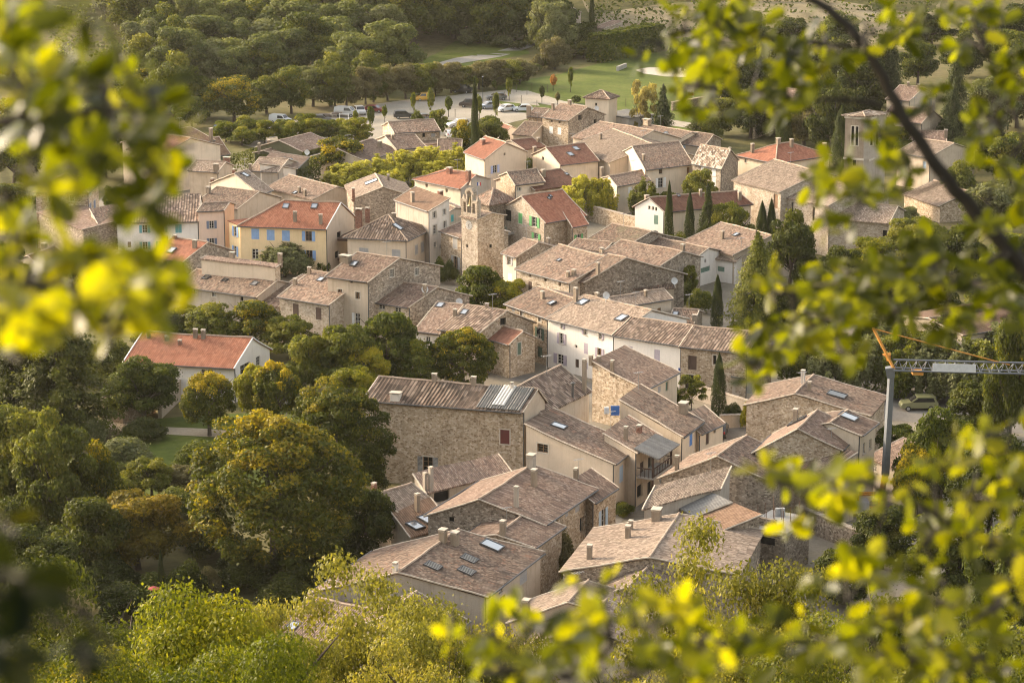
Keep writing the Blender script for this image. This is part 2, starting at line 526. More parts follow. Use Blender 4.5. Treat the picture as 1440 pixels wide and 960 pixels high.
        fin(rc, 'ridge_cap', plain('ridge_mortar_tile', (.36, .27, .20) if tile not in ('red', 'redb') else (.38, .19, .12), .9, var=.3), ro).matrix_parent_inverse = Matrix()
    # ---- walls with real openings
    mL = wallm(wall); mR = wallm(wallR or wall)
    wm = MB()
    faces = {'L': (Vector((0, 0)), 'K', a1, W, 0), 'R': (None, 'K', a2, DD, 1)}
    def prof(side, s):
        """height of wall top (under the roof) at s metres along a side; side: L R and their opposites l r"""
        if side in 'Ll':
            b = 0 if side == 'L' else DD
            a_, b_ = (s, b) if alongL else (b, s)
        else:
            a = 0 if side == 'R' else W
            a_, b_ = (a, s) if alongL else (s, a)
        hi = zt(b_) 
        if not shed and roof != 'flat':
            end = {('R', True): 0, ('r', True): 1, ('L', False): 0, ('l', False): 1}.get((side, alongL))
            if end is not None and hip[end]: hi = ez
        if roof == 'flat': hi = ez + .05
        return hi - .09
    ops = {'L': [], 'R': []}
    for w in wins:
        fc, px, py, wp, hp, typ = w[:6]; colr = w[6] if len(w) > 6 else None
        org, d_ = K3, (a1 if fc == 'L' else a2); ln = W if fc == 'L' else DD
        nrm = Vector((d_.y, -d_.x, 0))
        def hit(x, y):
            r = ray(x, y); den = r.dot(nrm)
            if abs(den) < 1e-6: return None
            t = (org - CAM).dot(nrm) / den
            q = CAM + r * t
            return (q - org).dot(d_), q.z
        c, c1, c2, t1, t2 = hit(px, py), hit(px - wp / 2, py), hit(px + wp / 2, py), hit(px, py - hp / 2), hit(px, py + hp / 2)
        if None in (c, c1, c2, t1, t2): continue
        sx = min(max(abs(c1[0] - c2[0]), .45), 3.4); zh = min(max(abs(t1[1] - t2[1]), .4), 3.4)
        s0, s9 = c[0] - sx / 2, c[0] + sx / 2
        if s0 < .25: s0 = .25; s9 = s0 + sx
        if s9 > ln - .25: s9 = ln - .25; s0 = s9 - sx
        if s0 < .1: continue
        zb, ztop = c[1] - zh / 2, c[1] + zh / 2
        lim = min(prof(fc, s0), prof(fc, s9)) - .15
        if ztop > lim: zb -= ztop - lim; ztop = lim
        if zb < z0 + .05: zb = z0 + .05
        if ztop - zb < .3: continue
        bad = any(not (s9 + .05 < o[0] or s0 - .05 > o[1]) and not (ztop + .05 < o[2] or zb - .05 > o[3]) for o in ops[fc])
        if bad: continue
        ops[fc].append((s0, s9, zb, ztop, typ, colr))
    zbot = z0 - .6
    uo = rnd.random() * 50
    for side in ('L', 'R', 'l', 'r'):
        d_ = a1 if side in 'Ll' else a2
        ln = W if side in 'Ll' else DD
        org = K3 if side in 'LR' else (K3 + a2 * DD if side == 'l' else K3 + a1 * W)
        mi = 0 if side in 'Llr' else 1
        oth = a2 if side in 'Ll' else a1
        inn = oth if side in 'LR' else -oth                          # towards the inside
        nin = Vector((-d_.y, d_.x, 0))
        if nin.dot(inn) < 0: nin = -nin
        O = ops.get(side, [])
        xs = sorted(set([0, ln] + [o[0] for o in O] + [o[1] for o in O] + ([rf * ln] if (side in 'Rr') == alongL and 0 < rf < 1 and not shed else [])))
        zs_ = sorted(set([o[2] for o in O] + [o[3] for o in O]))
        def q3(s, z):
            p = org + d_ * s
            return Vector((p.x, p.y, z))
        flip = d_.cross(Vector((0, 0, 1))).dot(-nin) < 0
        def put(pts):
            uvs = [(uo + (p - org).dot(d_) + (0 if side in 'Ll' else 37), p.z) for p in pts]
            if flip: pts, uvs = pts[::-1], uvs[::-1]
            wm.poly(pts, uvs, mi)
        for i in range(len(xs) - 1):
            x0, x1 = xs[i], xs[i + 1]
            if x1 - x0 < 1e-5: continue
            cur = zbot
            xm = (x0 + x1) / 2
            for o in sorted([o for o in O if o[0] - 1e-6 <= xm <= o[1] + 1e-6], key=lambda o: o[2]):
                if o[2] > cur: put([q3(x0, cur), q3(x1, cur), q3(x1, o[2]), q3(x0, o[2])])
                cur = o[3]
            t0, t1 = prof(side, x0), prof(side, x1)
            put([q3(x0, cur), q3(x1, cur), q3(x1, t1), q3(x0, t0)])
        for s0, s9, zb, ztop, typ, colr in O:
            dp = nin * .24
            for pa, pb in (((s0, zb), (s9, zb)), ((s9, zb), (s9, ztop)), ((s9, ztop), (s0, ztop)), ((s0, ztop), (s0, zb))):
                A0, B0 = q3(*pa), q3(*pb)
                wm.poly([A0, B0, B0 + dp, A0 + dp], [(0, 0), (1, 0), (1, .2), (0, .2)], mi)
            cx, cz, ww, hh = (s0 + s9) / 2, (zb + ztop) / 2, s9 - s0, ztop - zb
            zup = Vector((0, 0, 1))
            if 's' in typ:                                           # stone or painted surround
                sm = MB(); e = .13
                for (bx, bz, bw, bh) in ((cx, ztop + e / 2, ww + 2 * e, e), (cx, zb - e / 2, ww + 2 * e, e), (s0 - e / 2, cz, e, hh), (s9 + e / 2, cz, e, hh)):
                    sm.box(q3(bx, bz) - nin * .012, bw, .05, bh, d_, nin, zup)
                fin(sm, 'window_surround', M_sur())
            if 'd' in typ:
                dm = MB(); dm.box(q3(cx, cz) + nin * .17, ww, .06, hh, d_, nin, zup)
                for k in (.33, .66): dm.box(q3(s0 + ww * k, cz) + nin * .135, .03, .02, hh, d_, nin, zup)
                fin(dm, 'door', shutm(colr or 'wood')); continue
            if 'g' in typ:                                           # dark opening
                gm = MB(); gm.poly([q3(s0, zb) + dp, q3(s9, zb) + dp, q3(s9, ztop) + dp, q3(s0, ztop) + dp])
                fin(gm, 'dark_opening', plain('unlit_interior', (.012, .011, .010), .9)); continue
            if 'c' not in typ:
                fm = MB(); fw = .07
                for (bx, bz, bw, bh) in ((cx, ztop - fw / 2, ww, fw), (cx, zb + fw / 2, ww, fw), (s0 + fw / 2, cz, fw, hh - 2 * fw), (s9 - fw / 2, cz, fw, hh - 2 * fw), (cx, cz, .08, hh - 2 * fw)):
                    fm.box(q3(bx, bz) + nin * .16, bw, .06, bh, d_, nin, zup)
                for k in (.36, .68):
                    fm.box(q3(cx, zb + hh * k) + nin * .155, ww - 2 * fw, .035, .035, d_, nin, zup)
                wo = fin(fm, 'window', M_frameb() if 'w' in typ else M_frame())
                pm = MB(); pp = nin * .185
                pm.poly([q3(s0, zb) + pp, q3(s9, zb) + pp, q3(s9, ztop) + pp, q3(s0, ztop) + pp])
                fin(pm, 'pane', glass_mat(), wo)
                slm = MB(); slm.box(q3(cx, zb - .03) - nin * .04, ww + .16, .12, .06, d_, nin, zup)
                if 's' not in typ: fin(slm, 'sill', M_sur(), wo)
            else:
                for sg in (-1, 1):
                    cm = MB(); cm.box(q3(cx + sg * ww * .25, cz) + nin * .03, ww * .5 - .015, .05, hh - .02, d_, nin, zup)
                    for k in range(1, 4): cm.box(q3(cx + sg * ww * .25, zb + hh * k / 4) - nin * .005, ww * .44, .03, .045, d_, nin, zup)
                    fin(cm, 'shutter', shutm(colr or 'grey'))
            if 'b' in typ or 'l' in typ or 'r' in typ:
                lr = []
                if 'b' in typ: lr = [-1, 1]
                elif 'l' in typ: lr = [1 if d_.x < 0 else -1]
                else: lr = [-1 if d_.x < 0 else 1]
                for sg in lr:
                    cm = MB(); sw = min(ww * .5, .75)
                    cs = cx + sg * (ww / 2 + sw / 2 + .02)
                    cm.box(q3(cs, cz) - nin * .035, sw, .045, hh, d_, nin, zup)
                    for k in range(0, 5): cm.box(q3(cs, zb + .06 + (hh - .12) * k / 4) - nin * .065, sw * .84, .02, .05, d_, nin, zup)
                    fin(cm, 'shutter', shutm(colr or 'grey'))
    fin(wm, 'wall', [mL, mR])
    h.ops = ops
    # ---- verge mortar on gables, gutters on eaves
    if not (hip[0] and hip[1]) and verge and roof != 'flat':
        ends = [e for e, hh in ((0, hip[0]), (La, hip[1])) if not hh]
        for e in ends:
            vm = MB()
            off = -vo - .01 if e == 0 else La + vo + .01
            full = []
            for b0, b1 in ([(-oh, rb), (rb, Lb + oh)] if not shed else [(-oh, Lb + .2)]):
                def zz(b): return ez + s1 * b if (b <= rb or shed) else ez + s2 * (Lb - b)
                n_ = max(2, int(abs(b1 - b0) / 1.2)); pl = []
                for i in range(n_ + 1):
                    b = b0 + (b1 - b0) * i / n_
                    q = W3(off, b, (ez + s1 * b) if b1 <= rb + 1e-6 or shed else (ez + s2 * (Lb - b)))
                    q.z += -.02 + rough * (.07 * noise.noise((q.x * .45, q.y * .45, 1.7)) + .10 * noise.noise((q.x * .13, q.y * .13, 5.1)))
                    pl.append(q)
                full += pl if not full else pl[1:]
            vm.tube(full, .085, 5)
            fin(vm, 'verge', M_verge() if verge is True else plain('painted_verge_' + str(verge), SHUT[verge], .6))
    if gut:
        for b, sl in ((-oh, s1), (Lb + oh, s2)):
            if shed and b > 0: continue
            gm = MB()
            p0, p1 = W3(0 if hip[0] == 0 else -oh, b - .07 if b < 0 else b + .07, ez - sl * oh - .05), W3(La if hip[1] == 0 else La + oh, b - .07 if b < 0 else b + .07, ez - sl * oh - .05)
            gm.tube([p0, p1], .085, 6); fin(gm, 'gutter', M_gut())
        if hip[0]:
            gm = MB(); gm.tube([W3(a0 - .07, -oh, ez - s1 * oh - .05), W3(a0 - .07, Lb + oh, ez - s1 * oh - .05)], .085, 6); fin(gm, 'gutter', M_gut())
        dm = MB()
        off = Vector(((K3 - base).x, (K3 - base).y, 0)).normalized() * .10
        q = K3 + off
        dm.tube([(q.x, q.y, z0 - .3), (q.x, q.y, ez - .25)], .065, 6)
        fin(dm, 'downpipe', M_gut())
    # ---- things on the roof
    def roofhit(px, py):
        r = ray(px, py); best = None
        for P0, n_, cs, ua in h.planes:
            den = r.dot(n_)
            if den >= -1e-5: continue
            t = (P0 - CAM).dot(n_) / den
            q = CAM + r * t
            rel = q - K3; rel.z = 0
            den2 = A.x * B.y - A.y * B.x
            a = (rel.x * B.y - rel.y * B.x) / den2; b = (A.x * rel.y - A.y * rel.x) / den2
            # inside the patch in plan
            poly = [(c[0], c[1]) for c in cs]
            ins = True; sgn = 0
            for i in range(4):
                x0, y0 = poly[i]; x1, y1 = poly[(i + 1) % 4]
                cr = (x1 - x0) * (b - y0) - (y1 - y0) * (a - x0)
                if abs(cr) < 1e-7: continue
                if sgn == 0: sgn = 1 if cr > 0 else -1
                elif (cr > 0) != (sgn > 0): ins = False
            if ins and (best is None or t < best[0]): best = (t, q, n_, ua)
        return best
    h.roofhit = roofhit
    def chimney(px, py, wp, hp, kind='p'):
        ht = roofhit(px, py)
        if ht: q, n_ = ht[1], ht[2]
        else:
            q = W3(La / 2, rb, ez + rise); bestd = 1e9
            for i in range(21):
                for j in range(9):
                    c = W3(La * i / 20, Lb * j / 8, zt(Lb * j / 8)); pr = proj(c)
                    d = (pr[0] - px) ** 2 + (pr[1] - py) ** 2
                    if d < bestd: bestd, q = d, c
        s = F / depth(q)
        w = min(max(wp / s, .28), 2.2); hg = min(max(hp / s / .97, .5), 6)
        d = min(max(w * .8, .4), .9) if kind != 't' else w
        ck = MB(); bz = q.z - .5
        if kind == 't':
            ck.tube([(q.x, q.y, bz), (q.x, q.y, q.z + hg - .1)], w * .5, 8)
            co = fin(ck, 'chimney', plain('stove_pipe', (.12, .115, .11), .5, .5))
            cc = MB(); cc.tube([(q.x, q.y, q.z + hg - .1), (q.x, q.y, q.z + hg), (q.x, q.y, q.z + hg + .1)], [w * .95, w * .95, .03], 8)
            fin(cc, 'chimney_cap', plain('stove_pipe', (.12, .115, .11), .5, .5), co); return
        tot = hg + .5
        ck.box((q.x, q.y, bz + tot * .5 - .12), w * .92, d * .92, tot - .24, A, Vector((-A.y, A.x, 0)))
        ck.box((q.x, q.y, q.z + hg - .18), w, d, .12, A, Vector((-A.y, A.x, 0)))
        cm = {'p': wallm('chim'), 'c': wallm('chic'), 'g': wallm('greyp'), 'b': M_brick(), 's': wallm('stone'), 'w': wallm('whit2')}[kind]
        co = fin(ck, 'chimney', cm)
        cc = MB()
        for i in (-1, 1):
            cc.box((q.x + A.x * i * w * .36, q.y + A.y * i * w * .36, q.z + hg - .05), w * .2, d * .8, .14, A, Vector((-A.y, A.x, 0)))
        cc.box((q.x, q.y, q.z + hg + .055), w * 1.12, d * 1.12, .07, A, Vector((-A.y, A.x, 0)))
        fin(cc, 'chimney_cap', M_cap(), co)
    h.chimney = chimney
    for c in chims: chimney(*c)
    for sk in skys:
        px, py, wp, hp = sk[:4]; kind = sk[4] if len(sk) > 4 else 'g'
        ht = roofhit(px, py)
        if not ht: continue
        _, q, n_, ua = ht
        ax = A if ua == 0 else B
        ay = n_.cross(ax).normalized()
        if ay.z < 0: ay = -ay
        s = F / depth(q)
        # apparent half sizes of a unit step along each axis
        pa, pb = proj(q), proj(q + ax); pc = proj(q + ay)
        ua_, va_ = Vector((pb[0] - pa[0], pb[1] - pa[1])), Vector((pc[0] - pa[0], pc[1] - pa[1]))
        lx = min(max(wp / (abs(ua_.x) + .6 * abs(va_.x) + .01), .4), 2.4); ly = min(max(lx * 1.2, hp / max(abs(va_.y) + .5 * abs(ua_.y), .5)), 2.0)
        ly = min(ly, lx * 1.7)
        fm = MB(); fw = .09
        for (i, j, w_, l_) in ((0, 1, lx + fw, fw), (0, -1, lx + fw, fw), (1, 0, fw, ly - fw), (-1, 0, fw, ly - fw)):
            fm.box(q + ax * (i * lx / 2) + ay * (j * ly / 2) + n_ * .05, w_, l_, .22, ax, ay, n_)
        so = fin(fm, 'skylight', plain('skylight_frame', (.085, .08, .078), .5, .3))
        gm = MB(); gm.box(q + n_ * .085, lx - fw, ly - fw, .05, ax, ay, n_)
        fin(gm, 'pane', skyglass_mat() if kind == 'g' else glass_mat(), so)
        if kind == 's':
            lm = MB()
            for k in range(5): lm.box(q + n_ * .13 + ax * (lx * (k / 4 - .5) * .8), .07, ly * .92, .03, ax, ay, n_)
            fin(lm, 'slat_blind', plain('grey_slats', (.30, .29, .27), .6), so)
    for (px, py, wp) in dishes:
        ht = roofhit(px, py)
        q = ht[1] if ht else W3(La * .5, rb, ez + rise)
        if not ht:
            bestd = 1e9
            for i in range(21):
                for j in range(9):
                    c = W3(La * i / 20, Lb * j / 8, zt(Lb * j / 8)); pr = proj(c)
                    d = (pr[0] - px) ** 2 + (pr[1] - py - 6) ** 2
                    if d < bestd: bestd, q = d, c
        dm = MB(); top = q + Vector((0, 0, .8))
        dm.tube([q - Vector((0, 0, .2)), top], .035, 5)
        r = .48; nd = Vector((.35, -.9, .3)).normalized()
        dm.tube([top - nd * .05, top + nd * .02, top + nd * .1], [.05, r * .7, r], 12, cap=False)
        dm.tube([top + nd * .05, top + nd * .45 - Vector((0, 0, .15))], .02, 4)
        fin(dm, 'satellite_dish', M_dish())
    if z0 == 0 and roof != 'flat' and (sum(map(ord, key)) % 3 == 0):  # television aerial by the ridge
        f = .2 + .6 * ((sum(map(ord, key)) * 37) % 10) / 10
        q = W3(La * f, rb * .96, zt(rb * .96)); am = MB(); hh = 2.1
        am.tube([(q.x, q.y, q.z - .2), (q.x, q.y, q.z + hh)], .028, 4)
        am.tube([(q.x - .5, q.y - .3, q.z + hh - .1), (q.x + .5, q.y + .3, q.z + hh - .1)], .022, 4)
        for k in range(5):
            c = Vector((q.x - .45 + .22 * k, q.y - .27 + .13 * k, q.z + hh - .1)); w_ = .34 - .03 * k
            am.tube([c - Vector((-.5, .85, 0)) * w_, c + Vector((-.5, .85, 0)) * w_], .016, 4)
        fin(am, 'antenna', plain('aerial_metal', (.25, .25, .25), .4, .5))
    if extra: extra(h)
    return h
# ------------------------------------------------------------------ the village, back to front
H = house
# far farm building with open porch
def porch(h):
    for k in range(5):
        mb = MB(); q = h.W3(h.La * k / 4, -.1, 0)
        mb.box((q.x, q.y, h.zb + (h.ez - h.zb) / 2 - .1), .5, .5, h.ez - h.zb - .1, h.A, h.B)
        h.fin(mb, 'porch_pillar', wallm('stonp'))
z_b = terrain(P(780, 33, 0).x, P(780, 33, 0).y)
gb = G(778, 36); zb = gb.z
def barn():
    K, L, R = (795, 25.5), (762, 22.5), (817, 17)
    h = H('barn', 'low tiled farm barn with open pillared porch below the vineyard', K, L, R, ez=zb + 3.6, ry=10, wall='stonp', tile='pink', z0=zb,
      wins=[('L', 772, 28, 8, 8, 'g'), ('L', 786, 30, 10, 8, 'g'), ('R', 803, 25, 7, 9, 'g'), ('R', 810, 22, 5, 9, 'g')], chims=[(778, 14, 4, 6, 'w')], skys=[(788, 14, 6, 3)], name='farm_barn', cat='barn')
    h.zb = zb; porch(h)
barn()
gb2 = G(845, 47)
H('ruin', 'small stone shed with lean-to roof behind the clipped hedge', (850, 40), (836, 38), ez=gb2.z + 2.2, D=6, pitch=12, roof='shed', wall='stonp', tile='pink', z0=gb2.z, gut=False, name='garden_shed', cat='shed')
gb3 = G(662, 30)
H('farred', 'small reddish hut between the far woods', (670, 20), (655, 19), ez=gb3.z + 3, D=6, pitch=18, wall='oran', tile='redb', z0=gb3.z, gut=False, name='garden_hut', cat='hut')
# beyond the church, to the right
H('R1', 'cream house with pinkish roof and grey gable shutter in front of dark spruce', (1279, 141), (1247, 138), (1316, 132), ez=7, ry=121, wall='cream', tile='pink',
  wins=[('R', 1307, 144, 7, 11, 'c', 'grey'), ('L', 1265, 144, 7, 6, 'c', 'grey')], chims=[(1277, 121, 3, 5, 'p'), (1292, 124, 3, 5, 'c')])
H('R2', 'low pinkish roofed wing below the cream gable with grey shutter', (1296, 172), (1240, 166), (1324, 166), ez=5, ry=150, wall='sand', tile='pink')
H('R3', 'pinkish roofed outbuilding with round pale chimney beside the spruces', (1330, 197), (1284, 196), ez=4.5, ry=184, wall='sand', tile='pink', chims=[(1341, 194, 5, 11, 'c')])
H('R4', 'pale walled house with pale tiled roof behind the church tower', (1308, 221), (1262, 213), ez=6, ry=198, wall='sand', tile='pale', wins=[('L', 1300, 232, 5, 10, 'd', 'lblu')])
H('R5', 'cream gable house half hidden by dark trees beyond the field', (1112, 140), (1070, 136), ez=6, ry=124, wall='cream', tile='pink')
H('R6', 'long tiled roof beside the parked white car above the churchyard', (1322, 288), (1272, 272), ez=3, ry=262, wall='stone', tile='pale', gut=False)
# left edge, behind the leaves
H('A1', 'long cream house with faded red roof and a row of tiny windows', (226, 217), (180, 209), ez=7, ry=190, wall='cream', tile='redb',
  wins=[('L', 188, 216, 3, 4, 'g'), ('L', 196, 217, 3, 4, 'g'), ('L', 205, 218, 3, 4, 'g'), ('L', 215, 220, 3, 4, 'g')])
H('A2b', 'large brown tiled house with pale end chimney behind the brick chimney', (300, 196), (236, 208), ez=7.5, ry=184, D=11, wall='cream', tile='brwn', chims=[(297, 198, 5, 17, 'p')])
H('A2', 'low brown hip roofed house with a tall red brick chimney', (268, 223), (240, 214), (322, 215), ez=5, roof='r', ry=200, hip=(1, 0), wall='ivy', tile='brwn', chims=[(279, 218, 8, 18, 'b')])
H('A3', 'small tiled house with a brick chimney by the ivy wall', (306, 241), (266, 239), ez=6, ry=227, wall='sand', tile='pale', chims=[(303, 246, 7, 10, 'p'), (319, 243, 9, 10, 'b')])
H('A7', 'long low roof above an ivy covered wall', (384, 216), (358, 214), (440, 198), ez=4, roof='r', pitch=12, wall='ivy', tile='old', gut=False, chims=[(376, 204, 4, 10, 'p'), (367, 222, 4, 11, 'p')])
H('A6', 'white walled house with pale tiled lean-to roof and ivy at one end', (416, 236.5), (366, 240), (448, 228.5), ez=5.5, roof='shedr', pitch=13, wall='whit2', wallR='ivy', tile='old',
  wins=[('L', 405, 257, 10, 7, 'c', 'brown'), ('L', 397, 247, 4, 5, 'o')], skys=[(405, 224, 8, 4)], dishes=[(436, 219, 5)])
H('A5', 'grey cement gable with half its roof tucked under a white house', (391, 241), (352, 239), ez=5.5, ry=222, wall='greyp', tile='pale', chims=[(344, 236, 4, 8, 'p')])
H('B4', 'tiled house with ivy wall and a crooked ridge beside an autumn tree', (468, 201), (424, 212), ez=4.5, ry=192, wall='ivy', tile='pink', gut=False)
H('B3', 'broad roof with flat chimney between the yellow plane trees and car park', (560, 211), (512, 225), ez=4.5, ry=202, wall='sand', tile='pink', chims=[(534, 207, 6, 8, 'p')])
H('B2', 'small house with pink roof joined under the stone barn by the car park', (598, 206), (558, 209), ez=5, ry=189, wall='sand', tile='pink', chims=[(552, 195, 4, 5, 'p')])
H('B1', 'stone barn with a plain gable wall beside the car park', (618, 183), (555, 186), D=9, ez=5.5, ry=169, wall='stone', wallR='sand', tile='old',
  wins=[('L', 596, 190, 4, 6, 'g'), ('L', 609, 190, 5, 5, 'c', 'grey')])
H('B1b', 'stepped garden wall house with small white window under the car park', (632, 201), (602, 204), D=5, ez=3.6, roof='flat', wall='whit2', tile='old', gut=False, wins=[('L', 606, 203, 4, 7, 'o')])
H('B5', 'low roof seen beside the cypress and golden hedge', (648, 212), (616, 212), ez=3.5, ry=196, wall='sand', tile='pink', gut=False)
# around the big stone house by the car park
H('H20', 'square dovecote tower with pyramid tiled roof on the meadow edge', (856, 137.5), (823, 135.5), (868, 133.5), ez=9, ry=127, hip=(1, 1), wall='cream', tile='old', gut=False, wins=[('L', 838, 147, 2, 4, 'g')], name='dovecote_tower', cat='tower')
H('H21', 'whitish concrete panel building below the dovecote tower', (884, 165.5), (846, 159.5), D=7, ez=5, roof='flat', wall='conc', tile='grey', gut=False, name='concrete_shed', cat='shed')
H('H19', 'large rubble stone house with two white shutters near the car park', (800, 169), (763, 163.5), (850, 160), ez=7, ry=148, wall='stone', wallR='stong', tile='old', gut=True,
  wins=[('L', 775, 183, 5, 10, 'c', 'white'), ('L', 786.6, 184.5, 5, 10, 'c', 'white'), ('L', 775.5, 170.5, 3, 3, 'g'), ('L', 786.6, 172, 3, 3, 'g'), ('R', 815.6, 165.5, 5, 7, 'g'), ('R', 837, 171, 4, 6, 'g')],
  chims=[(777.6, 152, 4, 9, 'p'), (801, 147, 5, 6, 'p')], dishes=[(838, 154, 4)])
H('H19c', 'round cornered stone wing with chimney beside the white shuttered house', (762, 164), (743, 163), D=8, ez=6, ry=152, wall='stone', tile='old', wins=[('L', 753, 183, 3, 5, 'g')], chims=[(745, 160, 4, 10, 'p'), (726, 172, 5, 14, 'c')])
H('H19b', 'tiny tiled house leaning on the round cornered stone wing', (748, 190), (722, 188), ez=4, ry=172, wall='cream', tile='old', gut=False)
H('H19d', 'white gabled shed with brown red roof beside the golden hedge', (708, 187), (695, 182), (723, 177), ez=3.5, roof='l', pitch=24, wall='white', tile='redb', gut=False, name='garden_shed', cat='shed')
H('H22a', 'broad sagging roof under the concrete panel building', (880, 205), (806, 192), ez=6, ry=177, wall='sand', tile='old', gut=False)
H('H22b', 'long pale roof running down beside the twin skylight house', (858, 227), (803, 204), ez=6, ry=192, wall='sand', tile='pale', gut=False, chims=[(845, 196, 3, 8, 'p')])
H('H23', 'cream gable with leaning chimney between old roofs', (888, 220), (854, 217), ez=5, roof='r', ry=210, D=8, wall='cream', tile='pale', chims=[(868, 211, 5, 10, 'p')])
H('H24', 'long house with thick end chimney and narrow cream wall', (940, 203), (878, 191), ez=5, ry=180, wall='cream', tile='old', chims=[(910, 175, 12, 7, 's')], skys=[(936, 187, 5, 2)], wins=[('L', 891, 199, 3, 3, 'd', 'brown')], dishes=[(937, 196, 4)])
H('H25', 'low house with pale blue shutters at the edge of the orchard', (990, 205), (950, 200), (1014, 195), ez=5, ry=187, wall='sand', wallR='stong', tile='old', wins=[('L', 962, 206, 4, 5, 'c', 'lblu'), ('L', 983, 209, 4, 5, 'c', 'lblu')])
H('H17', 'low brown roof behind the lavender shuttered house', (766, 205), (737, 209), ez=5, ry=195, wall='sand', tile='redb', gut=False, chims=[(759, 198, 5, 5, 'p')])
H('H16', 'beige house with lavender blue gable shutters and orange red roof', (682, 223), (654, 213), (740, 212), ez=7, ry=196, wall='beige', tile='red',
  wins=[('R', 696, 238, 6, 11, 'b', 'lvb'), ('R', 709.6, 217, 2, 4, 'g')], chims=[(679, 203, 7, 7, 'b')])
H('H15', 'cream gabled house with brown red roof and two bright skylights', (788, 231), (749, 216), (841, 225), ez=6, roof='r', ry=207, wall='cream', tile='redb',
  wins=[('L', 763.6, 223, 3, 5, 'g')], skys=[(802, 217, 9, 5), (810, 209, 9, 5)], chims=[(751, 214, 5, 9, 'p')])
H('H26', 'old house with white shuttered balcony window under a broad tiled roof', (908, 238), (872, 214), (973, 230), ez=6.5, roof='r', pitch=17, wall='cream', tile='old',
  wins=[('R', 929, 241, 5, 7, 'w'), ('R', 929, 257, 7, 14, 'b', 'white'), ('R', 918, 259, 3, 7, 'd', 'brown'), ('R', 968, 240, 4, 9, 'd', 'wood')], chims=[(905, 226, 3, 9, 'p')])
H('H28', 'house with pale tumbled roof tiles and white shutters', (1014, 236), (974, 228.5), (1038, 218), ez=7, ry=207, wall='stonp', wallR='stong', tile='tumb',
  wins=[('L', 988, 239, 4, 8, 'c', 'white'), ('L', 1004, 243, 5, 10, 'c', 'white'), ('L', 1004, 256, 5, 14, 'c', 'white')], chims=[(1026, 216, 3, 8, 'p')])
H('H29', 'large cream house with red hipped roof behind the church', (1091, 228), (1037, 217), (1166, 217), ez=7, roof='r', ry=206, hip=(1, 1), wall='cream', tile='red',
  wins=[('L', 1049, 226, 4, 6, 'o')], chims=[(1113, 206, 5, 10, 'p'), (1159, 212, 5, 10, 'p'), (1059, 211, 5, 8, 'p'), (1094, 200, 6, 7, 'c')])
H('H27', 'low tiled house behind the round plane trees', (868, 261), (846, 250), (914, 251), ez=5, roof='r', pitch=15, wall='cream', tile='old', wins=[('R', 886, 267, 5, 9, 'c', 'white')], chims=[(825, 245, 5, 14, 'c')], skys=[(881, 238, 7, 3)])
H('H18', 'red roof with small skylight behind the green shuttered house', (815, 258), (752, 266), ez=5, ry=241, wall='sand', tile='redb', gut=False, chims=[(764, 248, 6, 9, 'c')], skys=[(797, 245, 5, 3)])
H('H13', 'squat stone house with small white window above the hip roof', (725, 259), (703, 246.5), (765, 254), ez=6, roof='r', pitch=17, wall='stone', wallR='cream', tile='old', wins=[('R', 730, 266, 5, 5, 'os')])
# church
H('H30', 'church nave of pale stone with a stone slab roof and blind arch', (1098, 269), (1032, 251.5), ez=9, ry=233, wall='stonp', tile='pale', gut=False,
  wins=[('L', 1090.6, 283, 6, 20, 'd', 'wood')], name='church_nave', cat='church')
H('H30b', 'church choir with two slit windows joined to the nave', (1166, 288), (1099, 275), ez=8, ry=256, wall='stonp', tile='pale', gut=False,
  wins=[('L', 1114, 294, 3, 19, 'g'), ('L', 1144, 301, 3, 19, 'g')], name='church_choir', cat='church')
H('H65', 'low church apse with tiled roof half hidden by leaves', (1250, 312), (1167, 306), ez=6, ry=287, wall='stonp', tile='pale', gut=False, wins=[('L', 1246, 330, 6, 12, 'g')], name='church_apse', cat='church')
def towertrim(h):
    for z in (h.ez - 7.2, h.ez - .45):
        mb = MB(); W, D = h.W, h.D; t = .12
        for (a, b, x, y) in ((W / 2, -t / 2, W + 2 * t, t), (W / 2, D + t / 2, W + 2 * t, t), (-t / 2, D / 2, t, D), (W + t / 2, D / 2, t, D)):
            q = h.K + h.a1 * a + h.a2 * b
            mb.box((q.x, q.y, z), x, y, .3, h.a1, Vector((-h.a1.y, h.a1.x, 0)))
        h.fin(mb, 'string_course', M_sur())
H('H31', 'square church bell tower with paired arched openings and low tiled roof', (1216, 163), (1189, 161), (1247, 160.5), ez=17, roof='r', pitch=15, hip=(1, 1), wall='chic', wallR='greyp', tile='tumb', gut=False,
  wins=[('L', 1199, 191, 3.6, 27, 'gs'), ('L', 1205, 191.5, 3.6, 27, 'gs'), ('L', 1201, 229, 5, 9, 'g'), ('R', 1226, 191, 4, 27, 'gs'), ('R', 1234, 190, 4, 27, 'gs')], name='church_tower', cat='tower', extra=towertrim)
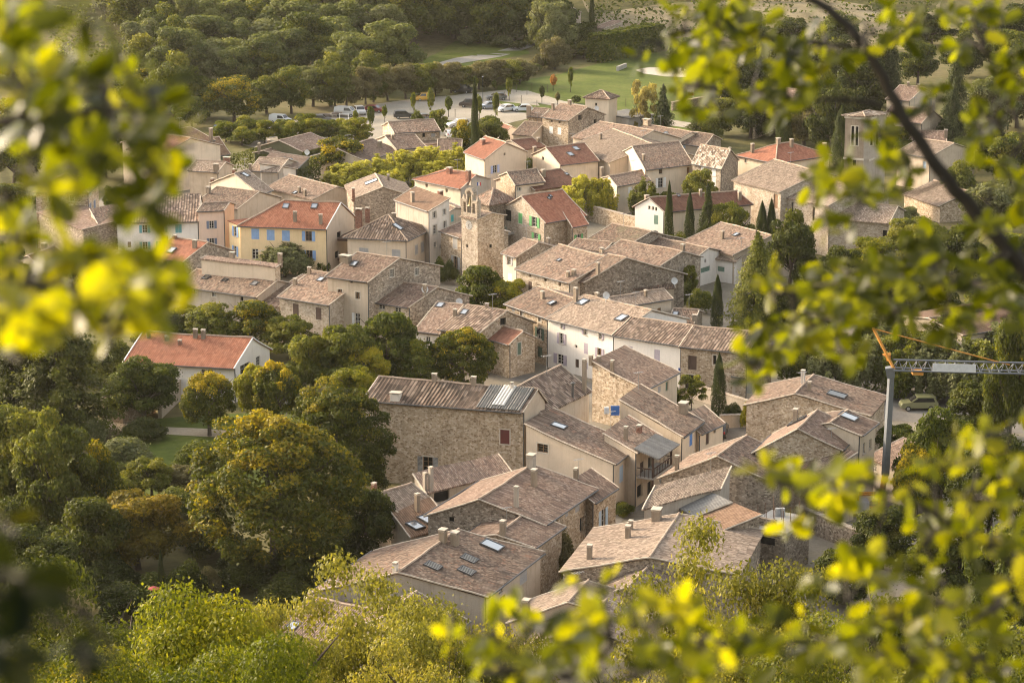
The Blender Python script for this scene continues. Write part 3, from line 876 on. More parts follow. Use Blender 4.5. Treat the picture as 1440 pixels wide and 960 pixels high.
# left group
H('H2', 'three storey rubble house with slate blue shutters on the corner', (123, 269), (50, 269), (138, 255), ez=9, ry=243, hip=(1, 1), wall='stone', tile='old',
  wins=[('L', 101, 279, 6, 9, 'os'), ('L', 102, 299, 7, 14, 'bs', 'slate'), ('L', 70, 280, 5, 8, 'os'), ('R', 127, 293, 3, 15, 'cs', 'slate'), ('R', 133, 289, 3, 15, 'cs', 'slate'), ('R', 128, 321, 3, 15, 'cs', 'slate'), ('R', 133.5, 315, 3, 15, 'cs', 'slate'), ('R', 127, 271, 3, 7, 'cs', 'grey')])
H('H62b', 'lower stone annex with dark blue doors beside the three storey rubble house', (138, 313), (128, 305), (161, 297), ez=6.5, roof='shedr', pitch=16, wall='stone', tile='old',
  wins=[('R', 143, 336, 4, 15, 'cs', 'slate'), ('R', 149.5, 333, 4, 17, 'cs', 'slate'), ('R', 156, 329, 4, 15, 'cs', 'slate')])
H('H62c', 'stone lean-to with tiled coping in front of the slate shuttered house', (117, 322), (55, 298), D=6, ez=6, roof='shed', pitch=8, wall='stong', tile='pink', gut=False)
H('H62e', 'jumble of low roofs with brick chimney behind the yellow leaves', (213, 382), (138, 374), ez=4, ry=356, wall='sand', tile='old', chims=[(168, 366, 7, 10, 'b'), (192, 365, 4, 8, 'p')])
H('H62d', 'small brown red roofed workshop with dark posts', (50, 368), (30, 362), (86, 346), ez=4.5, roof='r', pitch=18, wall='greyp', tile='redb', wins=[('L', 37, 378, 8, 14, 'g'), ('L', 46, 381, 5, 14, 'g')], chims=[(58, 337, 8, 8, 'p')])
H('A4', 'cream gable wall with tiled roof and skylight above the pink house', (365, 272), (297, 257), (382, 266), ez=6, roof='r', ry=244, wall='cream', tile='pale', skys=[(345, 246, 9, 3)], chims=[(329, 247, 4, 7, 'b'), (297, 252, 5, 5, 'b')])
H('A8', 'long grey brown roof behind the pale pink house', (334, 292), (276, 285), ez=6.5, ry=266, wall='sand', tile='old', gut=False, chims=[(293, 272, 6, 9, 'c')])
H('A9', 'low spread of weathered roofs behind the yellow house', (440, 279), (374, 262), ez=5.5, ry=254, wall='sand', tile='old', gut=False, skys=[(415, 271, 6, 3)], chims=[(429, 275, 4, 8, 'p'), (421, 271, 4, 8, 'p')])
H('H4', 'narrow pale pink house with slate shutters beside the teal shuttered house', (314.5, 294.5), (279, 296), (334, 292), ez=8.5, pitch=20, wall='pink', wallR='oran', tile='old',
  wins=[('L', 297.6, 316, 7, 11, 'b', 'slate'), ('L', 298, 340, 7, 10, 'b', 'slate')])
H('H3', 'white house with teal shutters and striped tile roof', (278, 310), (164.5, 311.5), ez=7, ry=273, pitch=20, hip=(0, 1), wall='white', tile='stri',
  wins=[('L', 203.6, 322, 7.5, 11, 'b', 'teal'), ('L', 227.6, 321, 7.5, 11, 'b', 'teal'), ('L', 251, 321.5, 9, 12, 'c', 'teal'), ('L', 204, 345.5, 7.5, 11, 'b', 'teal'), ('L', 227, 345, 7.5, 11, 'b', 'teal'), ('L', 182, 344, 5, 8, 'd', 'wood')])
def h5x(h):
    # timber galleries on the gable side
    for z, hh in ((4.9, .35), (1.9, .35)):
        mb = MB(); q = h.K + h.a2 * (h.D * .62) - h.a1 * 1.2
        mb.box((q.x, q.y, z), 2.6, h.D * .7, hh, h.a1, Vector((-h.a1.y, h.a1.x, 0)))
        h.fin(mb, 'balcony', plain('dark_timber', (.085, .05, .035), .8))
    for k in (.3, .62, .95):
        mb = MB(); q = h.K + h.a2 * (h.D * k) - h.a1 * 2.4
        mb.box((q.x, q.y, 2.5), .16, .16, 5, h.a1, Vector((-h.a1.y, h.a1.x, 0)))
        h.fin(mb, 'balcony_post', plain('dark_timber', (.085, .05, .035), .8))
    mb = MB(); q0 = h.K + h.a2 * (h.D * .27) - h.a1 * 2.45; q1 = h.K + h.a2 * (h.D * .97) - h.a1 * 2.45
    for z in (5.4, 5.9): mb.tube([(q0.x, q0.y, z), (q1.x, q1.y, z)], .05, 5)
    h.fin(mb, 'balcony_rail', plain('dark_timber', (.085, .05, .035), .8))
H('H5', 'pale yellow house with light blue shutters and orange hipped roof', (458.5, 320), (338, 315.5), (498, 303), ez=7.2, ry=276.5, hip=(0, .9), wall='yell', wallR='beige', tile='red', verge='white',
  wins=[('L', 359, 329, 11, 15, 'c', 'blue'), ('L', 380.6, 330.5, 11, 15, 'c', 'blue'), ('L', 402, 331.5, 11, 15, 'c', 'blue'), ('L', 434, 332, 9, 14, 'bw', 'blue'), ('L', 435, 359, 9, 14, 'bw', 'blue'), ('L', 359, 357, 9, 14, 'o'), ('L', 402, 358, 10, 14, 'o'),
        ('R', 477, 330, 6, 9, 'g'), ('R', 474, 358, 6, 10, 'g')],
  skys=[(402, 290, 9, 5), (442, 290, 9, 5)], chims=[(415, 311, 5, 13, 'c'), (451, 315, 5, 13, 'c')], extra=h5x)
H('H5b', 'short yellow end bay with blue shutters at the hipped corner', (337.5, 316.5), (322, 311.5), D=7, ez=7.0, roof='flat', wall='yell', tile='red', gut=False, wins=[('L', 331, 325.5, 4, 14, 'b', 'blue'), ('L', 331, 353, 4, 14, 'b', 'blue')])
# centre
H('H8', 'long stone house with dark rubble gable and pale roof behind the red brick chimneys', (580, 275), (497, 279), (568, 256), ez=7.5, roof='r', ry=262, wall='stong', tile='pale', gut=False, skys=[(522, 256, 12, 4)], chims=[(546, 254, 4, 8, 'p'), (497, 296, 5, 14, 'b')])
H('H9', 'cream house with bright orange red hipped roof and tall brick chimney', (648, 264.5), (583, 251), (690, 251), ez=6.5, ry=239, hip=(0, 1), wall='cream', wallR='greyp', tile='red',
  wins=[('L', 600, 261, 3, 5, 'g'), ('L', 628, 268, 3, 5, 'g')], chims=[(632, 244, 8, 8, 'b'), (666, 259, 7, 15, 'b')])
H('H10', 'narrow street house with turquoise shutter and grey roof below the orange roof', (629, 298), (566, 272), (648, 286), ez=7, roof='l', pitch=14, wall='sand', tile='old', gut=True, wins=[('R', 636, 307, 4, 10, 'c', 'turq')], chims=[(620, 279, 8, 11, 'b')])
H('H7', 'tall grey rendered house with brown roof and white framed windows', (603, 296), (556, 280), (632, 287), ez=9.5, roof='shed', pitch=12, wall='greyp', wallR='whit2', tile='brwn',
  wins=[('R', 611, 302, 5, 9, 'os'), ('R', 625, 298, 4, 8, 'os'), ('R', 611.5, 323, 5, 13, 'os'), ('R', 625.5, 316, 4, 10, 'os'), ('R', 612, 344, 4, 8, 'o'), ('R', 619.5, 347, 3, 6, 'o')], chims=[(580, 284, 6, 13, 'c')])
H('H6', 'square cream house with pyramid tiled roof below the tall grey house', (570.5, 335), (488.5, 331), (601.5, 320), ez=6.5, ry=302, hip=(1, 1), wall='beige', tile='stri', oh=.5,
  wins=[('L', 511.6, 352, 13, 7, 'c', 'grey'), ('L', 557, 357, 12, 12, 'c', 'grey'), ('R', 585.5, 351, 4, 13, 'cs', 'grey'), ('R', 594, 347.5, 4, 14, 'cs', 'grey')], chims=[(554, 305, 6, 5, 'p'), (506, 318, 9, 22, 'b'), (515, 308, 6, 16, 'b')], skys=[(559, 319, 10, 3)])
H('H12', 'house with faceted pyramid roof behind the clock tower', (688, 286), (664, 279), (723, 279), ez=8, roof='l', ry=258, hip=(1, 1), wall='stong', tile='old', gut=False, skys=[(699, 266, 6, 4)])
def chaletx(h):
    q = h.K + h.a1 * (h.W * .86) + Vector((h.a1.y, -h.a1.x, 0)) * (.7 if h.a1.y * h.a2.x - h.a1.x * h.a2.y < 0 else .7)
    n = Vector((-h.a1.y, h.a1.x, 0))
    if n.dot(h.a2) > 0: n = -n
    q = h.K + h.a1 * (h.W * .82) + n * .75
    mb = MB(); mb.box((q.x, q.y, 3.2), h.W * .3, 1.4, .18, h.a1, n); h.fin(mb, 'balcony', wallm('conc'))
    rm = MB()
    for k in range(9):
        p = q + h.a1 * (h.W * .3 * (k / 8 - .5)) + n * .65
        rm.tube([(p.x, p.y, 3.3), (p.x, p.y, 4.25)], .03, 4)
    a = q - h.a1 * (h.W * .15) + n * .65; b = q + h.a1 * (h.W * .15) + n * .65
    rm.tube([(a.x, a.y, 4.28), (b.x, b.y, 4.28)], .04, 4)
    h.fin(rm, 'balcony_rail', plain('green_iron', (.10, .20, .15), .5))
H('H14', 'stone chalet with green shutters and wide red tiled roof', (766, 311), (703, 293), (822, 301), ez=6.5, roof='r', ry=276, wall='stonp', wallR='stone', tile='red', oh=.5,
  wins=[('L', 732, 307, 6, 15, 'cs', 'green'), ('L', 751.6, 312, 7, 14, 'bs', 'green'), ('L', 713, 302, 12, 16, 'g'), ('L', 754, 332, 6, 8, 'b', 'green')], skys=[(772, 279, 4, 3), (774, 276, 4, 3)], extra=chaletx)
H('H14b', 'stone wing with green shuttered door under the red tiled chalet', (805, 318), (790, 310), (826, 314), ez=5.6, roof='shedr', pitch=22, wall='stone', tile='red', wins=[('R', 813.5, 338, 6, 17, 'b', 'green')])
H('H32', 'white gabled house with reddish roof behind three cypresses', (934, 296), (893, 289), (1056, 285), ez=6.5, roof='r', ry=275, wall='white', wallR='cream', tile='redb',
  wins=[('L', 913, 292, 2, 5, 'g'), ('L', 918, 293, 2, 5, 'g'), ('L', 922.5, 294, 2, 5, 'g'), ('L', 922.6, 309, 6, 13, 'c', 'gg'), ('L', 922, 327, 6, 5, 'g')], chims=[(911, 281, 6, 8, 'c'), (985, 276, 4, 9, 'c'), (1040, 280, 5, 10, 'c')], skys=[(954, 275, 5, 3)])
# middle right roofs
H('H33', 'mossy tiled roof below the long garden wall', (867, 355), (814, 344), ez=4.5, ry=320, wall='stong', tile='moss', gut=False)
H('H35', 'broad tiled roof in the trees behind the white walled shed', (1032, 357), (963, 338), ez=4.5, ry=321, wall='sand', tile='old', gut=False, chims=[(1016, 336, 4, 11, 'p')], skys=[(1035, 330, 8, 3)])
H('H34', 'long white walled shed with green garage doors', (973, 366), (884, 348.5), (1018, 353), ez=4.2, ry=339, wall='white', tile='old', gut=False,
  wins=[('R', 992, 379, 13, 7, 'd', 'gg'), ('R', 992, 367, 2, 5, 'g')], chims=[(960, 355, 6, 11, 'p')], name='long_shed', cat='shed')
H('H34b', 'small white annex with green door beside the garage shed', (1036, 366), (1007, 361.5), ez=3.6, ry=352, wall='white', tile='pale', gut=False, wins=[('L', 1011, 378, 10, 7, 'd', 'gg')], name='garage_annex', cat='annex')
H('H36', 'narrow cream house with grey shutters beside the clock tower', (727, 360.5), (707, 354.5), (785, 347), ez=7, pitch=17, wall='beige', wallR='stong', tile='pink',
  wins=[('L', 716, 367, 5, 11, 'b', 'grey'), ('L', 717, 389, 5, 9, 'c', 'lblu')], chims=[(771, 343, 5, 8, 'c')])
H('H36b', 'low tiled roof between the mossy roof and the cream house', (848, 352), (800, 346), ez=4.6, ry=338, wall='stong', tile='old', gut=False)
H('H37', 'long cream stone house with brown shutters under a wide old roof', (801, 396), (727, 376.5), ez=7, ry=353, wall='stonp', tile='old',
  wins=[('L', 745.6, 402, 5, 13, 'c', 'brown'), ('L', 758, 406, 6, 12, 'c', 'brown'), ('L', 745.6, 387, 3, 5, 'g'), ('L', 767, 393, 3, 5, 'g'), ('L', 787, 399, 3, 6, 'g'), ('L', 770, 407, 2, 3, 'g')], skys=[(786, 366, 6, 3)], chims=[(799, 388, 5, 6, 'p')])
H('H38b', 'far roof slope behind the long stone parapet', (930, 372), (846, 356), ez=5.5, ry=345, wall='stong', tile='old', gut=False, chims=[(846, 367, 6, 7, 's')])
H('H38', 'house with a long rough stone gable wall among old roofs', (823, 395), (800, 390), (962, 384), ez=7, ry=360, wall='stong', tile='old', rf=.4, gut=False, chims=[(841, 394, 5, 15, 'c'), (806, 396, 6, 12, 'c')])
H('H39b', 'spread of mixed old tiles behind the tan courtyard house', (948, 403), (850, 405), ez=5.5, ry=389, wall='sand', tile='old', gut=False, chims=[(891, 401, 5, 5, 'b')], dishes=[(948, 395, 5)])
H('H39', 'tan courtyard house with two small brown windows', (868, 431), (846, 420), (944, 418.5), ez=5.5, roof='r', pitch=15, wall='beige', tile='pale',
  wins=[('R', 892, 440, 5, 5, 'd', 'wood'), ('R', 927, 437, 5, 8, 'd', 'wood')], chims=[(908, 416, 4, 8, 'p')])
H('H39c', 'small dark tiled lean-to with skylight beside the tan courtyard house', (975, 452), (942, 450), ez=3.5, ry=434, wall='stong', tile='old', gut=False, skys=[(950, 441, 8, 4)], chims=[(977, 451, 7, 8, 'c')])
# left middle
H('E1', 'small house with orange roof and grey stone gable below the teal shutters', (258, 366), (210, 360), (325, 351), ez=6, ry=337, wall='sand', wallR='stong', tile='red',
  wins=[('L', 232, 370, 5, 6, 'c', 'brown'), ('L', 230, 383, 5, 11, 'c', 'white')], chims=[(233, 343, 6, 11, 'p'), (246, 336, 5, 5, 'b'), (274, 348, 6, 10, 'p')], skys=[(241, 352, 12, 6)])
H('E3', 'long plastered parapet wall with tiled coping above the low roof', (394, 371), (291, 359), (428, 379), ez=8, D=None, roof='shed', pitch=4, wall='beige', wallR='stone', tile='pink', gut=False, ang=(70, 110), chims=[(327, 362, 7, 8, 'c'), (413, 375, 6, 14, 'p')])
H('E2', 'long low house with grey stained wall and three skylights', (361, 416), (250, 400), ez=5, ry=386, wall='greyp', tile='old',
  wins=[('L', 274, 410, 5, 6, 'os', 'brown'), ('L', 301, 414, 5, 6, 'os'), ('L', 340, 420, 4, 6, 'g'), ('L', 338, 433, 6, 3, 'g')], skys=[(290, 390, 10, 5, 'd'), (316, 394, 8, 3, 'd'), (358, 399, 10, 5)])
H('E4', 'strip of low roof between the stained wall and arched stone house', (392, 429), (364, 424), D=9, ez=4, roof='shed', pitch=14, wall='stong', tile='old', gut=False)
H('E5', 'stone house with two arched brown shuttered windows', (463, 427), (393, 415.5), ez=6.5, ry=386, wall='stonp', tile='old',
  wins=[('L', 416, 436, 8, 18, 'c', 'brown'), ('L', 448, 441, 8, 17, 'c', 'brown')], skys=[(451, 393, 10, 5)], chims=[(415, 400, 5, 8, 'c'), (435, 385, 5, 9, 'c')])
H('E6', 'tall plain plastered house with white shutters and stone gable', (518, 394), (460.5, 386.5), (619, 374), ez=9.5, ry=358, rf=.42, wall='sand', wallR='stong', tile='pink',
  wins=[('L', 478, 411.5, 6, 10, 'ws'), ('L', 503, 415.5, 6, 10, 'ws'), ('L', 476, 445, 6, 17, 'b', 'white'), ('L', 502.5, 449, 7, 17, 'l', 'white'), ('L', 494, 394.5, 3, 4, 'g'), ('R', 586, 382, 5, 10, 'os'), ('R', 551, 384, 5, 11, 'os')],
  skys=[(498, 371, 10, 6)], chims=[(486, 364, 16, 8, 'p')])
H('E7', 'tiled stone house with square dark windows and tall slender chimney', (576, 430.5), (519.5, 421.5), (660, 414), ez=6.5, ry=399, rf=.45, wall='stonp', wallR='stong', tile='pink',
  wins=[('L', 536.6, 431, 9, 8, 'o'), ('L', 559, 434.5, 9, 9, 'o')], chims=[(556, 402, 5, 26, 'c'), (601, 425, 5, 15, 'c')], dishes=[(601, 416, 5)])
H('E8', 'whitish house with deep roof beside the small round dish', (618, 467), (583.5, 463), ez=5, ry=427, pitch=19, wall='whit2', tile='pink', wins=[('L', 602, 478, 6, 9, 'o', 'slate')], skys=[(619, 429, 11, 6)], dishes=[(645, 427, 5)])
H('E9', 'stone house with an arched gable opening above the red lean-to', (672, 468), (619, 460.5), (750, 452), ez=5.5, ry=433, wall='stone', tile='stri',
  wins=[('R', 707.5, 452, 8, 10, 'g'), ('L', 630, 466, 4, 4, 'g')], skys=[(653, 439, 10, 5)], chims=[(640, 444, 5, 9, 'p'), (686, 433, 5, 6, 'c')])
H('E10', 'small stone house with red tile roof and green shuttered window', (717, 482), (676, 470.5), (752, 473), ez=4.6, ry=460, wall='stone', tile='redb',
  wins=[('R', 730, 490, 5, 17, 'cs', 'dgrn'), ('L', 692, 487, 5, 14, 'd', 'dgrn')])
# clock tower annex
H('H11b', 'stone annex with grey shutters at the foot of the clock tower', (649, 333), (620, 323.5), D=8, ez=6.5, pitch=15, wall='stone', tile='pink',
  wins=[('L', 640, 342, 6, 14, 'cs', 'grey'), ('L', 641, 369, 6, 17, 'bws', 'grey')], gut=True)
def clocktower():
    h = H('H11', 'stone clock tower with open bell gable and tiled cap roof', (671.5, 307.5), (649, 303), (709, 302), ez=10.5, roof='l', pitch=15, wall='stonp', wallR='stone', tile='stri', gut=False, name='clock_tower', cat='tower', skys=[(693, 294, 5, 3)],
      wins=[('R', 690, 346, 2, 5, 'g'), ('L', 657, 346, 2, 4, 'g')])
    # bell gable: a wall with openings rising above the L face
    n = Vector((-h.a1.y, h.a1.x, 0))
    if n.dot(h.a2) > 0: n = -n
    W = h.W; t = .75; mb = MB(); up = Vector((0, 0, 1)); z0 = 10.2
    def bx(s0, s1, za, zb): 
        q = h.K + h.a1 * ((s0 + s1) / 2 * W) - n * (t / 2 - .06)
        mb.box((q.x, q.y, (za + zb) / 2), (s1 - s0) * W, t, zb - za, h.a1, n, up)
    bx(0, 1, z0, z0 + .9)
    for s0, s1, top in ((0, .14, 2.4), (.30, .38, 3.6), (.62, .70, 3.6), (.86, 1, 2.4)): bx(s0, s1, z0 + .9, z0 + top)
    bx(0, .34, z0 + 2.4, z0 + 2.8); bx(.66, 1, z0 + 2.4, z0 + 2.8)
    # arch over the middle bay
    K = 9
    for k in range(K):
        a0, a1 = math.pi * k / K, math.pi * (k + 1) / K
        am = (a0 + a1) / 2; r = .16 * W + .18
        q = h.K + h.a1 * ((.5) * W + math.cos(am) * r) - n * (t / 2 - .06)
        dr = h.a1 * math.cos(am) + up * math.sin(am)
        mb.box((q.x, q.y, z0 + 3.6 + math.sin(am) * r), .42, t, r * (a1 - a0) * 1.12, dr, n, dr.cross(n))
    h.fin(mb, 'bell_gable', wallm('stonp'))
    for s, z, w in ((.07, z0 + 2.8, .5), (.93, z0 + 2.8, .5), (.5, z0 + 4.9, .5)):
        q = h.K + h.a1 * (s * W) - n * (t / 2 - .06)
        cm = MB(); cm.box((q.x, q.y, z + .3), w, w, .6, h.a1, n, up, taper=.2); h.fin(cm, 'pinnacle', wallm('stonp'))
    q = h.K + h.a1 * (.5 * W) - n * (t / 2 - .06)
    bm = MB(); bm.tube([(q.x, q.y, z0 + 3.3), (q.x, q.y, z0 + 3.1), (q.x, q.y, z0 + 2.6), (q.x, q.y, z0 + 2.1), (q.x, q.y, z0 + 1.9)], [.08, .25, .33, .42, .55], 12)
    h.fin(bm, 'bell', plain('bronze_bell', (.16, .12, .06), .45, .7))
    zc = P(659, 316.5, 8).z
    # clock dial on the front face
    r_ = ray(659.5, 316.5); tt = (h.K - CAM).dot(n) / r_.dot(n); c = CAM + r_ * tt + n * .05
    dm = MB(); segs = 20; R1, R0 = .64, .48
    for k in range(segs):
        a0, a1 = 2 * math.pi * k / segs, 2 * math.pi * (k + 1) / segs
        def e(a, r): return c + h.a1 * (math.cos(a) * r) + up * (math.sin(a) * r)
        dm.poly([e(a0, R0), e(a1, R0), e(a1, R1), e(a0, R1)], mi=0)
        dm.poly([c, e(a0, R0), e(a1, R0)], mi=1)
    co = h.fin(dm, 'clock_dial', [plain('enamel_ring', (.46, .45, .43), .5), plain('dial_centre', (.36, .34, .31), .6)])
    for a, l in ((math.radians(65), .30), (math.radians(-80), .44)):
        hm = MB(); d = -h.a1 * math.cos(a) + up * math.sin(a)
        hm.box(c + n * .02 + d * (l / 2), .07, .03, l, d.cross(n), n, d)
        h.fin(hm, 'clock_hand', plain('clock_black', (.02, .02, .025), .5), co)
    for k in range(12):
        a = 2 * math.pi * k / 12; d = h.a1 * math.cos(a) + up * math.sin(a)
        hm = MB(); hm.box(c + n * .012 + d * .56, .05, .02, .11, d.cross(n), n, d); h.fin(hm, 'hour_mark', plain('clock_black', (.02, .02, .025), .5), co)
    fm = MB(); q = h.K + h.a1 * (.02 * W)
    fm.tube([(q.x, q.y, z0 + 2.5), (q.x, q.y, z0 + 5.6)], .03, 5)
    po = h.fin(fm, 'flag_pole', plain('flag_pole_grey', (.4, .4, .4), .4))
    for k, c3 in enumerate(((.03, .06, .25), (.7, .7, .68), (.55, .04, .04))):
        g = MB(); g.box((q.x + .10 + .17 * k, q.y, z0 + 5.3), .17, .03, .5)
        h.fin(g, 'flag', plain('flag_cloth_%d' % k, c3, .8), po)
clocktower()
# the row
H('H40a', 'end house of the row with stone front and dark green shutters', (770, 445), (712, 425.5), ez=6.5, ry=412, wall='stone', tile='old',
  wins=[('L', 733.6, 440, 4, 8, 'os'), ('L', 759, 448, 4, 8, 'os'), ('L', 759, 469, 6, 16, 'bs', 'dgrn'), ('L', 759, 495, 7, 15, 'd', 'dgrn'), ('L', 722, 436, 4, 5, 'c', 'grey'), ('L', 745, 490, 5, 13, 'd', 'dgrn')],
  skys=[(776, 426, 9, 5)], chims=[(763, 419, 6, 9, 'c')])
H('H40b', 'white row house with lavender shutters and two large roof windows', (863, 469), (770.5, 446), ez=6.5, ry=425, wall='white', tile='pale',
  wins=[('L', 790, 457, 4, 8, 'r', 'lav'), ('L', 823.5, 467, 5, 8, 'l', 'lav'), ('L', 844, 473, 5, 8, 'r', 'lav'), ('L', 789.6, 476, 6, 15, 'b', 'lav'), ('L', 824, 490, 6, 15, 'c', 'lav'), ('L', 843, 496, 6, 13, 'bw', 'lav'),
        ('L', 788, 505, 9, 14, 'b', 'lav'), ('L', 811.5, 511, 5, 12, 'd', 'brown'), ('L', 810, 487, 3, 4, 'g'), ('L', 824, 514, 5, 9, 'c', 'lav'), ('L', 843, 518, 6, 12, 'd', 'brown')],
  skys=[(819, 425, 15, 8), (874, 447, 15, 7)], chims=[(802, 420, 6, 17, 'c'), (842, 405, 6, 6, 'c')], dishes=[(852, 424, 5)])
H('H40c', 'blank white row house with two closed lavender shutters', (957, 484), (863.5, 470), ez=6.5, ry=452, wall='white', tile='stri',
  wins=[('L', 885, 495, 9, 17, 'c', 'lav'), ('L', 924, 500, 8, 17, 'c', 'lav')])
H('H40d', 'stone barn at the end of the row with brown loft door', (1050, 495), (957.5, 485), ez=6.5, ry=463, wall='stone', tile='stri',
  wins=[('L', 973.6, 510, 12, 20, 'd', 'brown'), ('L', 1005, 506, 5, 13, 'gs'), ('L', 974, 537, 21, 20, 'gs')], name='row_barn', cat='barn')
H('GAR', 'low garage with grey door behind the tall cypress', (1062, 533), (1030, 531), D=6, ez=3.2, roof='flat', wall='sand', tile='grey', gut=False, wins=[('L', 1046, 545, 24, 16, 'd', 'grey')], name='garage', cat='garage')
# centre front
H('H42', 'house with steep striped tile slope beside the big stone wall', (762, 581), (680, 567), (828, 546), ez=8, roof='r', ry=541, wall='sand', tile='stri', gut=False, chims=[(827, 561, 6, 44, 'c'), (816.5, 578, 4, 20, 't')])
H('H44', 'stone gabled house with cream side and small grey shutters', (907.5, 545.5), (833, 528), (952.5, 522), ez=5.5, roof='shedr', pitch=12, wall='stone', wallR='cream', tile='pink',
  wins=[('R', 916, 553, 4, 9, 'c', 'grey'), ('R', 927, 547.5, 4, 9, 'c', 'grey'), ('R', 938, 543, 4, 13, 'd', 'dgrn')], chims=[(831, 508, 6, 8, 'c'), (842, 509, 6, 8, 'c'), (836, 566, 5, 15, 'c')])
def sheet(h):
    # corrugated fibre sheets and a pale translucent strip over the end of the roof
    def strip(f0, f1, nm, mat, lift, b0=-.3, b1=None):
        mb = MB(); b1_ = h.rf * h.Lb - .15 if b1 is None else b1
        N = max(4, int((f1 - f0) * h.La / .3))
        for i in range(N):
            a0, a1 = h.La * (f0 + (f1 - f0) * i / N), h.La * (f0 + (f1 - f0) * (i + 1) / N)
            am = (a0 + a1) / 2
            def q(a, b, l): return h.W3(a, b, h.zt(max(b, 0)) + (b * h.rise / (h.rf * h.Lb) if b < 0 else 0) + l)
            mb.poly([q(a0, b0, lift), q(am, b0, lift + .07), q(am, b1_, lift + .07), q(a0, b1_, lift)], [(a0, 0), (am, 0), (am, 4), (a0, 4)])
            mb.poly([q(am, b0, lift + .07), q(a1, b0, lift), q(a1, b1_, lift), q(am, b1_, lift + .07)], [(am, 0), (a1, 0), (a1, 4), (am, 4)])
        h.fin(mb, nm, mat)
    strip(.01, .29, 'corrugated_sheet', roofm('grey'), .17)
    strip(.12, .20, 'translucent_sheet', plain('weathered_translucent_sheet', (.50, .47, .42), .45), .26, .1)
H('H41', 'huge blank rubble stone house with weathered shutters and part sheet metal roof', (735.5, 576.5), (514, 559.5), (766, 562), ez=9.2, ry=538, rf=.62, wall='stonh', wallR='sand', tile='stri',
  wins=[('L', 710, 614, 13, 20, 'cs', 'red'), ('L', 601.6, 653, 14, 22, 'bws', 'weath')], chims=[(610.6, 533, 7, 10, 'c'), (666, 540, 7, 10, 'c'), (556.6, 560, 15, 8, 'w'), (720, 548, 4, 10, 'w')], extra=sheet)
H('H41b', 'little tiled porch roof on the garden side of the huge stone house', (516, 575), (487, 568), ez=4, D=5, pitch=14, wall='stone', tile='pink', gut=False)
H('H46', 'tan cottage with arched door behind the big cream chimney', (984, 608.5), (958, 597), (1017, 585), ez=4.6, roof='shedr', pitch=15, wall='cream', tile='old', wins=[('R', 995, 616, 5, 18, 'd', 'brown'), ('R', 1005, 603, 3, 7, 'g')])
def bluepanel(h):
    q = P(865, 577, 7.4); mb = MB(); mb.box(q, .95, .1, 1.05); h.fin(mb, 'blue_panel', plain('blue_painted_panel', (.035, .12, .36), .5))
    mb = MB(); q = P(853, 577, 7.0); mb.box(q, .5, .35, .7); h.fin(mb, 'air_conditioner', plain('aircon_white', (.6, .6, .58), .5))
H('H45', 'tiled house with blue shutter and a big cream chimney', (958.5, 613), (872, 586), (987, 589.5), ez=5.4, roof='shedr', pitch=13, wall='sand', wallR='cream', tile='old',
  wins=[('R', 971.6, 618, 4, 17, 'c', 'pblue')], chims=[(961, 581, 14, 15, 'c')], extra=bluepanel)
def balc(h):
    n = Vector((-h.a2.y, h.a2.x, 0))
    if n.dot(h.a1) > 0: n = -n
    tm = plain('dark_timber', (.085, .05, .035), .8); up = Vector((0, 0, 1))
    c = h.K + h.a2 * (h.D * .45) + n * .9; W = h.D * .8
    mb = MB(); mb.box((c.x, c.y, 3.3), W, 1.9, .22, h.a2, n, up); h.fin(mb, 'balcony', wallm('conc'))
    rm = MB()
    for k in range(13):
        p = c + h.a2 * (W * (k / 12 - .5)) + n * .9
        rm.box((p.x, p.y, 3.85), .07, .05, .95, h.a2, n, up)
    for z in (3.5, 4.32):
        p = c + n * .9; rm.box((p.x, p.y, z), W, .09, .09, h.a2, n, up)
    for sg in (-1, 1):
        for k in range(5):
            p = c + h.a2 * (W * .5 * sg) + n * (.9 - .45 * k); rm.box((p.x, p.y, 3.85), .05, .07, .95, h.a2, n, up)
        p = c + h.a2 * (W * .5 * sg); rm.box((p.x, p.y, 4.32), .09, 1.8, .09, h.a2, n, up)
    h.fin(rm, 'balcony_rail', tm)
    for sg in (-1, 1):
        pm = MB(); p = c + h.a2 * (W * .48 * sg) + n * .85; pm.box((p.x, p.y, 3.0), .17, .17, 5.4, h.a2, n, up); h.fin(pm, 'balcony_post', tm)
    rf_ = MB(); a = (n * 1.0 - up * .30).normalized()
    p = c + n * .25; rf_.box((p.x, p.y, 6.0), W + .7, 2.9, .14, h.a2, a, h.a2.cross(a)); h.fin(rf_, 'balcony_roof', roofm('grey'))
H('H48', 'house with dark timber balcony over the lane', (894, 634), (850, 620), (928, 611), ez=6.2, roof='shedr', pitch=12, wall='sand', tile='old', extra=balc,
  wins=[('R', 903, 660, 6, 22, 'd', 'brown'), ('R', 914, 652, 5, 20, 'g'), ('R', 900, 690, 8, 18, 'g'), ('R', 914, 686, 7, 20, 'g')], chims=[(880, 617, 6, 17, 'c'), (899, 607, 8, 9, 'b')])
H('H47', 'cream house with pale blue shutters and stained end wall', (862, 650.5), (740, 628), (893.5, 625), ez=5.6, roof='shedr', pitch=13, wall='beige', wallR='cream', tile='old',
  wins=[('L', 763, 630, 15, 12, 'ws'), ('R', 873.6, 666, 5, 23, 'c', 'lblu'), ('R', 884.5, 657, 5, 23, 'c', 'lblu')], skys=[(786, 599, 15, 7), (835, 591, 7, 4)])
H('H50', 'long low roof slope with a dark open barn bay beneath the stone wall', (600, 690), (583, 676), (718, 662), ez=5, roof='shedr', pitch=12, wall='sand', tile='pink', gut=False, wins=[('R', 621, 698, 22, 15, 'g')], ang=(40, 140), chims=[(609, 704, 6, 32, 'g'), (595, 690, 5, 22, 'g')])
